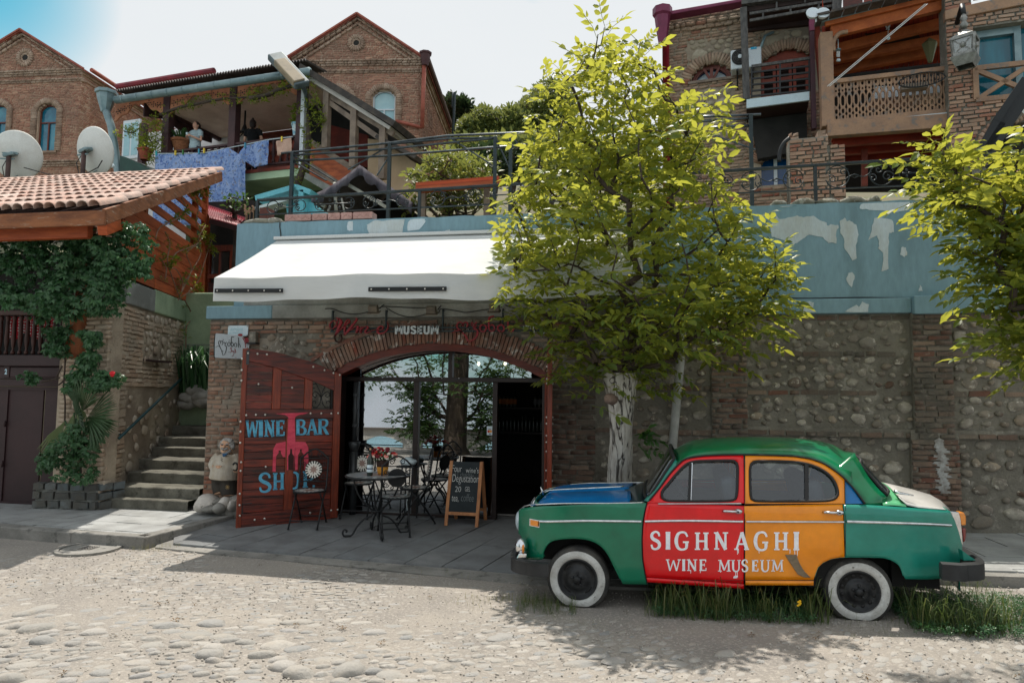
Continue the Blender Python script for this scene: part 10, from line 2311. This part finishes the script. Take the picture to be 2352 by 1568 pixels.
mb.aa('stem',mat('wiry_stem',C_(150,120,100),C_(120,92,78),ns=9,af=.85),wv);ao('foliage',ba('yellow_vine',[(.1,.15,.03),(.18,.22,.04),(.06,.11,.03)],(.35,.4,.06),.35),u5,w7,wv)
w7=[(random.randrange(6),fx(i5(*SD.h('5',*p,.15),.15)+ad((ak(-.12,.12),0,ak(-.1,.1))),ak(.06,.1))[1])for p in[(1630,230)]*26+[(1720,270)]*14+[(1740,620)]*18+[(1760,720)]*14+[(1480,240)]*8+[(1540,430)]*10+[(1430,830)]*16+[(1640,1060)]*12];ao('foliage',ek,u5,w7,wv)
qo=ai('fan_palm','small fan palm with split leaves in the stone planter beside the brown gate','palm',P(q('s1',700,1290),Y=8.5));ee=ba('palm_leaf',[(.03,.065,.03),(.045,.09,.04),(.06,.11,.05)],(.2,.32,.1),.2,.4);gj=ba('palm_leaf_pale',[(.10,.14,.05),(.13,.17,.06)],(.3,.36,.12),.2)
PB=P(q('s1',700,1100),Y=8.5)
def D6(c,p6,R,spread,n,m,droop=.2):
 d=ad(p6).normalized();s=d.cross(ad((0,-1,.3))).normalized();zo=s.cross(d);mb=MB()
 for i in range(n):
  a=-spread/2+spread*i/(n-1);e=(d*cos(a)+s*sin(a)).normalized();l=R*(.82+.18*cos(a*1.1))*ak(.9,1.05);sd=e.cross(zo).normalized()*.016;ky=zo*.012*(1 if i%2 else-1)
  gk=c+e*l-ad((0,0,droop*l*abs(sin(a))*.4+droop*l*.2));md=c+e*l*.6+ky;mb.add([c,md+sd,md-sd,gk,md+zo*.008],[(0,1,4),(0,4,2),(1,3,4),(4,3,2)])
 mb.aa('fan_leaf',m,qo);MB().ag([PB,(PB+c)/2+ad((0,-.05,.03)),c],.012,6).aa('leaf_stalk',ee,qo,ae=1)
for x,y,dx,dz,R,u7,m,dr in((690,720,.35,.9,.52,1.3,ee,.1),(730,770,.95,.1,.62,1.9,ee,.15),(650,690,-.1,1,.35,.9,ee,.1),(545,800,-.35,-.9,.55,.8,gj,.3),(620,730,.0,-1,.48,.5,gj,.3),(650,680,.5,-.5,.3,.5,gj,.3),(760,800,.8,-.5,.5,1.3,ee,.2),(640,780,.3,.3,.4,2.2,ee,.2)):D6(P(q('s1',x,y),Y=8.42),(dx,-.25,dz),R,u7,n=int(8+u7*9),m=m,droop=dr)
Bt=ai('planter_shrub','low leafy shrub spilling over the stone planter under the palm','shrub',P(q('s1',650,1310),Y=8.45));it=h4([(380,1130),(440,1060),(500,1040),(560,1010),(650,850),(760,780),(850,800),(900,900),(870,1000),(830,1100),(840,1280),(760,1310),(640,1310),(580,1180),(500,1160),(400,1220)],'s1',8.52,.35,620,.085);ao('foliage',dw,u6,it,Bt);MB().ag([P(q('s1',x,y),Y=8.5)for x,y in((670,1300),(680,1100),(700,900))],.015,6).aa('stem',c7,Bt)
rs=ai('rose_bush','leafy rose branch with one red bloom reaching across the brick wall','bush',P(q('s1',800,520),Y=8.45));it=h4([(760,520),(800,420),(860,370),(960,385),(1040,400),(1065,450),(1000,500),(900,540),(820,560)],'s1',8.5,.2,260,.085);ao('foliage',dw,u6,it,rs);MB().ag([P(q('s1',x,y),Y=8.47)for x,y in((760,560),(860,500),(990,440))],.01,5).aa('stem',c7,rs)
rc=P(q('s1',937,408),Y=8.22);mb=MB()
for k in range(9):a=6.283*k/9;mb.b5(rc+ad((.022*cos(a),-.005*k%.02,.022*sin(a))),(.022,.012,.02),7,5)
mb.b5(rc,.024,8,6);mb.aa('rose_bloom',mat('rose_red',C_(200,20,36),af=.6),rs,ae=1)
ir=ai('iris_clump','clump of dark strap leaved irises at the head of the steps','plant',P(q('s1',1630,560),Y=11.6));c=P(q('s1',1630,570),Y=11.6)
for dx in(-.22,0,.22):ts(c+ad((dx,ak(-.1,.1),0)),.45,1.15,60,dw,'leaves',ir,.8,.016)['kind']='stuff'
mb=MB()
for x in(1590,1635,1690):a,b=P(q('s1',x,560),Y=11.55),P(q('s1',x+8,275),Y=11.55);mb.ag([a,b],.012,5);mb.b5(b,(.025,.025,.06),7,6)
mb.aa('flower_stalk',dw,ir)
w5=ai('rubble_edge','rough rubble stones at the top of the steps below the irises','stone',P(q('s1',1640,620),Y=11.5));
for i,(x,y,r)in enumerate(((1590,610,.2),(1680,590,.24),(1700,640,.2),(1570,660,.18),(1650,560,.2))):k8(P(q('s1',x,y),Y=11.6),(r,.18,r*.6),i*2.3,.3).aa('stone',g0,w5,ae=1)
random.seed(14)
def u8():
 m=MB();h=ak(.6,1);b=ak(.1,.6);w=ak(.008,.015);S_=[(0,0),(b*.22,h*.5),(b*.62,h*.85),(b*1.2,h*(.95-b*.45))]
 vs=[p for(x,z),k in zip(S_,(1,.85,.6))for p in((x,-w*k,z),(x,w*k,z))]+[(S_[3][0],0,S_[3][1])]
 m.add(vs,[(0,1,3,2),(2,3,5,4),(4,5,6)]);return nw(m)
Bu=[u8()for _ in range(10)];nu=ba('grass_blade',[(.035,.07,.02),(.06,.10,.03),(.10,.14,.045),(.18,.18,.08)],(.22,.30,.06),.25);u9=ba('dry_grass',[(.2,.2,.07),(.26,.24,.09),(.14,.16,.05)],(.4,.38,.1),.3)
vf=[e2(6,1,.35,.3)for _ in range(6)]
def e5(x,y,h):a=ak(0,6.283);M=np.eye(4);M[:3,:3]=np.array(Matrix.Rotation(a,3,'Z')@Matrix.Rotation(ak(-.25,.25),3,'X'))*h;M[:3,3]=(x,y,zg(x)-.01);return(random.randrange(10),M)
def cw(u,w):p=cf(u,0,w);return p.x,p.y
g,Bv,zp=[],[],[]
for k in range(11000):
 u=ak(.55,3.6);w=ak(-1.3,.16)if u<1.95 else ak(-1.4,.22);d=.5+.5*mnoise.noise(ad((u*2.2,w*2.2,4)))
 if 1.98<u<2.62 and w>-.05 and random.random()<.75:continue
 if random.random()>d*1.3:continue
 x,y=cw(u,w);h=ak(.03,.11)*(1.9 if random.random()<.12 else 1)*(1.25 if u>2.5 else 1);g.append(e5(x,y,h))
for k in range(900):
 x,y=cw(*random.choice(((.8,.08),(1.05,.1),(1.5,.1),(1.85,.05),(2.75,.15),(2.95,.2),(2.7,.1),(3.15,.1),(1.2,.12))));r=ak(0,.2);a=ak(0,6.283);g.append(e5(x+r*cos(a),y+r*sin(a)*.6,ak(.14,.42)))
for k in range(3800):
 u=random.choice((ak(.62,1.9),ak(2.55,3.7)));w=ak(-.5,.2)if u<2 else ak(-.7,.34);x,y=cw(u,w);h=ak(.012,.032);M=np.eye(4);M[:3,:3]=io()*h;M[:3,3]=(x,y,zg(x)+h*.6+ak(0,.06));Bv.append((random.randrange(6),M))
for k in range(500):
 x,y=cw(-.25+ak(-.28,.25),.06+ak(-.2,.2));g.append(e5(x,y,ak(.05,.17)))
for cx,cy,r,n in[(-1.0,6.2,.16,160),(-.75,6.15,.14,160),(-1.35,6.15,.14,60),(-1.6,6.0,.2,50),(-1.1,5.9,.2,40),(-.95,6.75,.2,40),(-1.9,6.85,.3,40)]:
 for k in range(n):a,rr=ak(0,6.283),r*sqrt(random.random());zp.append(e5(cx+rr*cos(a)*1.6,cy+rr*sin(a)*.6,ak(.03,.09)))
for k in range(60):
 cx,cy=ak(-1,4.4),ak(5.5,6.0)
 if random.random()<.5:cx=ak(2.2,4.6);cy=ak(5.2,6.8)
 for j in range(18):g.append(e5(cx+ak(-.08,.08),cy+ak(-.04,.04),ak(.02,.06)))
for p in(kl[2],kl[2]+ad((.12,.05,0)),kl[2]+ad((.25,.2,0))):
 for j in range(50):zp.append(e5(p.x+ak(-.12,.12),p.y-.08+ak(-.05,.05),ak(.03,.1)))
for a,b in zip(kl[:2],kl[1:3]):
 for j in range(60):p=a+(b-a)*random.random();M=e5(p.x,p.y+.14,ak(.02,.05));M[1][2,3]=.12;g.append(M)
d8(ao('grass',nu,Bu,g,None),kind='stuff',label='tall dark grass growing under and around the parked car',cat='grass');d8(ao('weeds',dw,vf,Bv,None),kind='stuff',label='small leafy weeds among the grass beside the car',cat='weeds');d8(ao('dry_grass',u9,Bu,zp,None),kind='stuff',label='yellow tufts of grass between the cobbles near the front bumper',cat='grass')
yf=ai('yellow_flowers','small yellow wildflowers in the grass just ahead of the rear wheel','flower',(*cw(1.9,.14),.08));mb=MB();a=CF.h('c6',395,1400,.14);MB().ag([cf(a[0],zg(cf(a[0],0,.14).x),.14),cf(a[0],a[1],.14)],.004,4).aa('stem',nu,yf)
for x,y in((388,1385),(402,1395),(395,1405),(384,1412),(400,1378)):c=CF.h('c6',x,y,.14);mb.b5(cf(c[0],c[1],.14),(.011,.008,.009),6,4)
mb.aa('blossom',mat('yellow_petal',C_(236,186,30),af=.6),yf)
l9=mat('fallen_leaf',C_(110,84,50),C_(80,64,40),ns=9,af=.9)
it=[]
for k in range(70):x,y=ak(-6,4.5),ak(3.3,7.2);M=np.eye(4);M[:3,:3]=np.array(Matrix.Rotation(ak(0,6),3,'Z'))*ak(.015,.035);M[:3,3]=(x,y,(zb(x,y)if y>7 and x>-5 else zg(x))+.012);it.append((random.randrange(6),M))
ao('leaf_litter',l9,vf,it,n6)
# the street side behind the camera (seen in the glass)
ma=mat('white_parapet',C_(214,212,206),C_(190,188,182),ns=1.5,af=.85,aq=.2)
YB=-3.0;BKf=Fr((0,YB,0),0);vg=lambda k,x,y:(lambda h:(h.x,h.z))(P(q(k,x,y),Y=2*9.48-YB))
D7,D8=vg('s3',1500,70),vg('s3',1500,372);p7,jb=D7[1],D8[1]-.05
ar=ai('arcade_parapet','low white arched street parapet mirrored in the shop glass','wall',(0,YB,0));x0,x1=vg('s3',413,200)[0],vg('s3',915,200)[0];vh=(vg('s3',1120,200)[0]-x0)if 0 else(x1-x0)*1.42
pl=[(-22,jb)];x=x0-6*vh
while x<12:
 w_=x1-x0;pl+=[(x,jb),(x,jb+(p7-jb)*.5)]+[(x+w_*i/10,jb+(p7-jb)*(.5+.26*sin(pi*i/10)))for i in range(1,10)]+[(x+w_,jb+(p7-jb)*.5),(x+w_,jb)];x+=vh
pl+=[(16,jb),(16,p7),(-22,p7)]
MB().ah(pl,lambda u,v,w:ad((u,YB+w,v)),-.25,0).aa('wall',ma,ar);MB().box((-3,YB-.12,p7+.03),(38,.4,.06)).aa('coping',mat('grey_coping',C_(110,104,98),af=.9),ar)
MB().box((-3,YB-.12,jb+(p7-jb)*.42),(38,.03,.03)).aa('rail',av,ar)
vj=mat('valley',C_(120,150,160),C_(110,140,146),ns=.01,af=1)
d8(MB().grid([[(x,y,z)for x in(-600,-100,-25,0,25,100,600)]for y,z in((-3.4,-.3),(-8,-4),(-40,-30),(-200,-60),(-900,-60))]).aa('valley',vj,fix=0),kind='structure')
random.seed(44)
tx=P(q('s3',1540,370),Y=2*9.48+1.2);zr=ai('street_tree','old thick trunked street tree mirrored in the shop glass','tree',(tx.x,-1.2,-.2));B9=ad((tx.x,-1.2,-.2))
MB().ag([B9+ad(p)for p in((.0,0,0),(-.05,0,.4),(0,0,1.5),(.05,0,3),(.1,0,4.2))],[.55,.36,.32,.3,.2],14).aa('trunk',mat('old_bark',C_(96,84,72),C_(64,56,50),ns=5,af=.95,aq=.8,bs=14,a3=(1,1,.3)),zr,ae=1)
ce=[B9+ad((ak(-2.6,2.6),ak(-1.8,1.4),ak(2.2,5.6)))for _ in range(120)]+[B9+ad((-ak(.7,1.7),ak(-.8,.6),ak(.9,2.6)))for _ in range(50)]+[B9+ad((ak(.5,2.2),ak(-.8,.6),ak(.4,2.6)))for _ in range(60)]
nd,ld=kq(ce,B9+ad((0,0,2)),[B9+ad((0,0,1)),B9+ad((0,0,2)),B9+ad((0,0,3)),B9+ad((.1,0,4.2))]);br(nd,ld,.12,.5).aa('branches',c7,zr)
lv=[]
for gk in ce:cg(gk,ad((ak(-.6,.6),ak(-.6,.6),.6)).normalized(),9,.3,lv)
ao('foliage',ba('street_leaf',[(.03,.07,.02),(.05,.1,.03)],(.2,.3,.05),.3),CP,lv,zr)
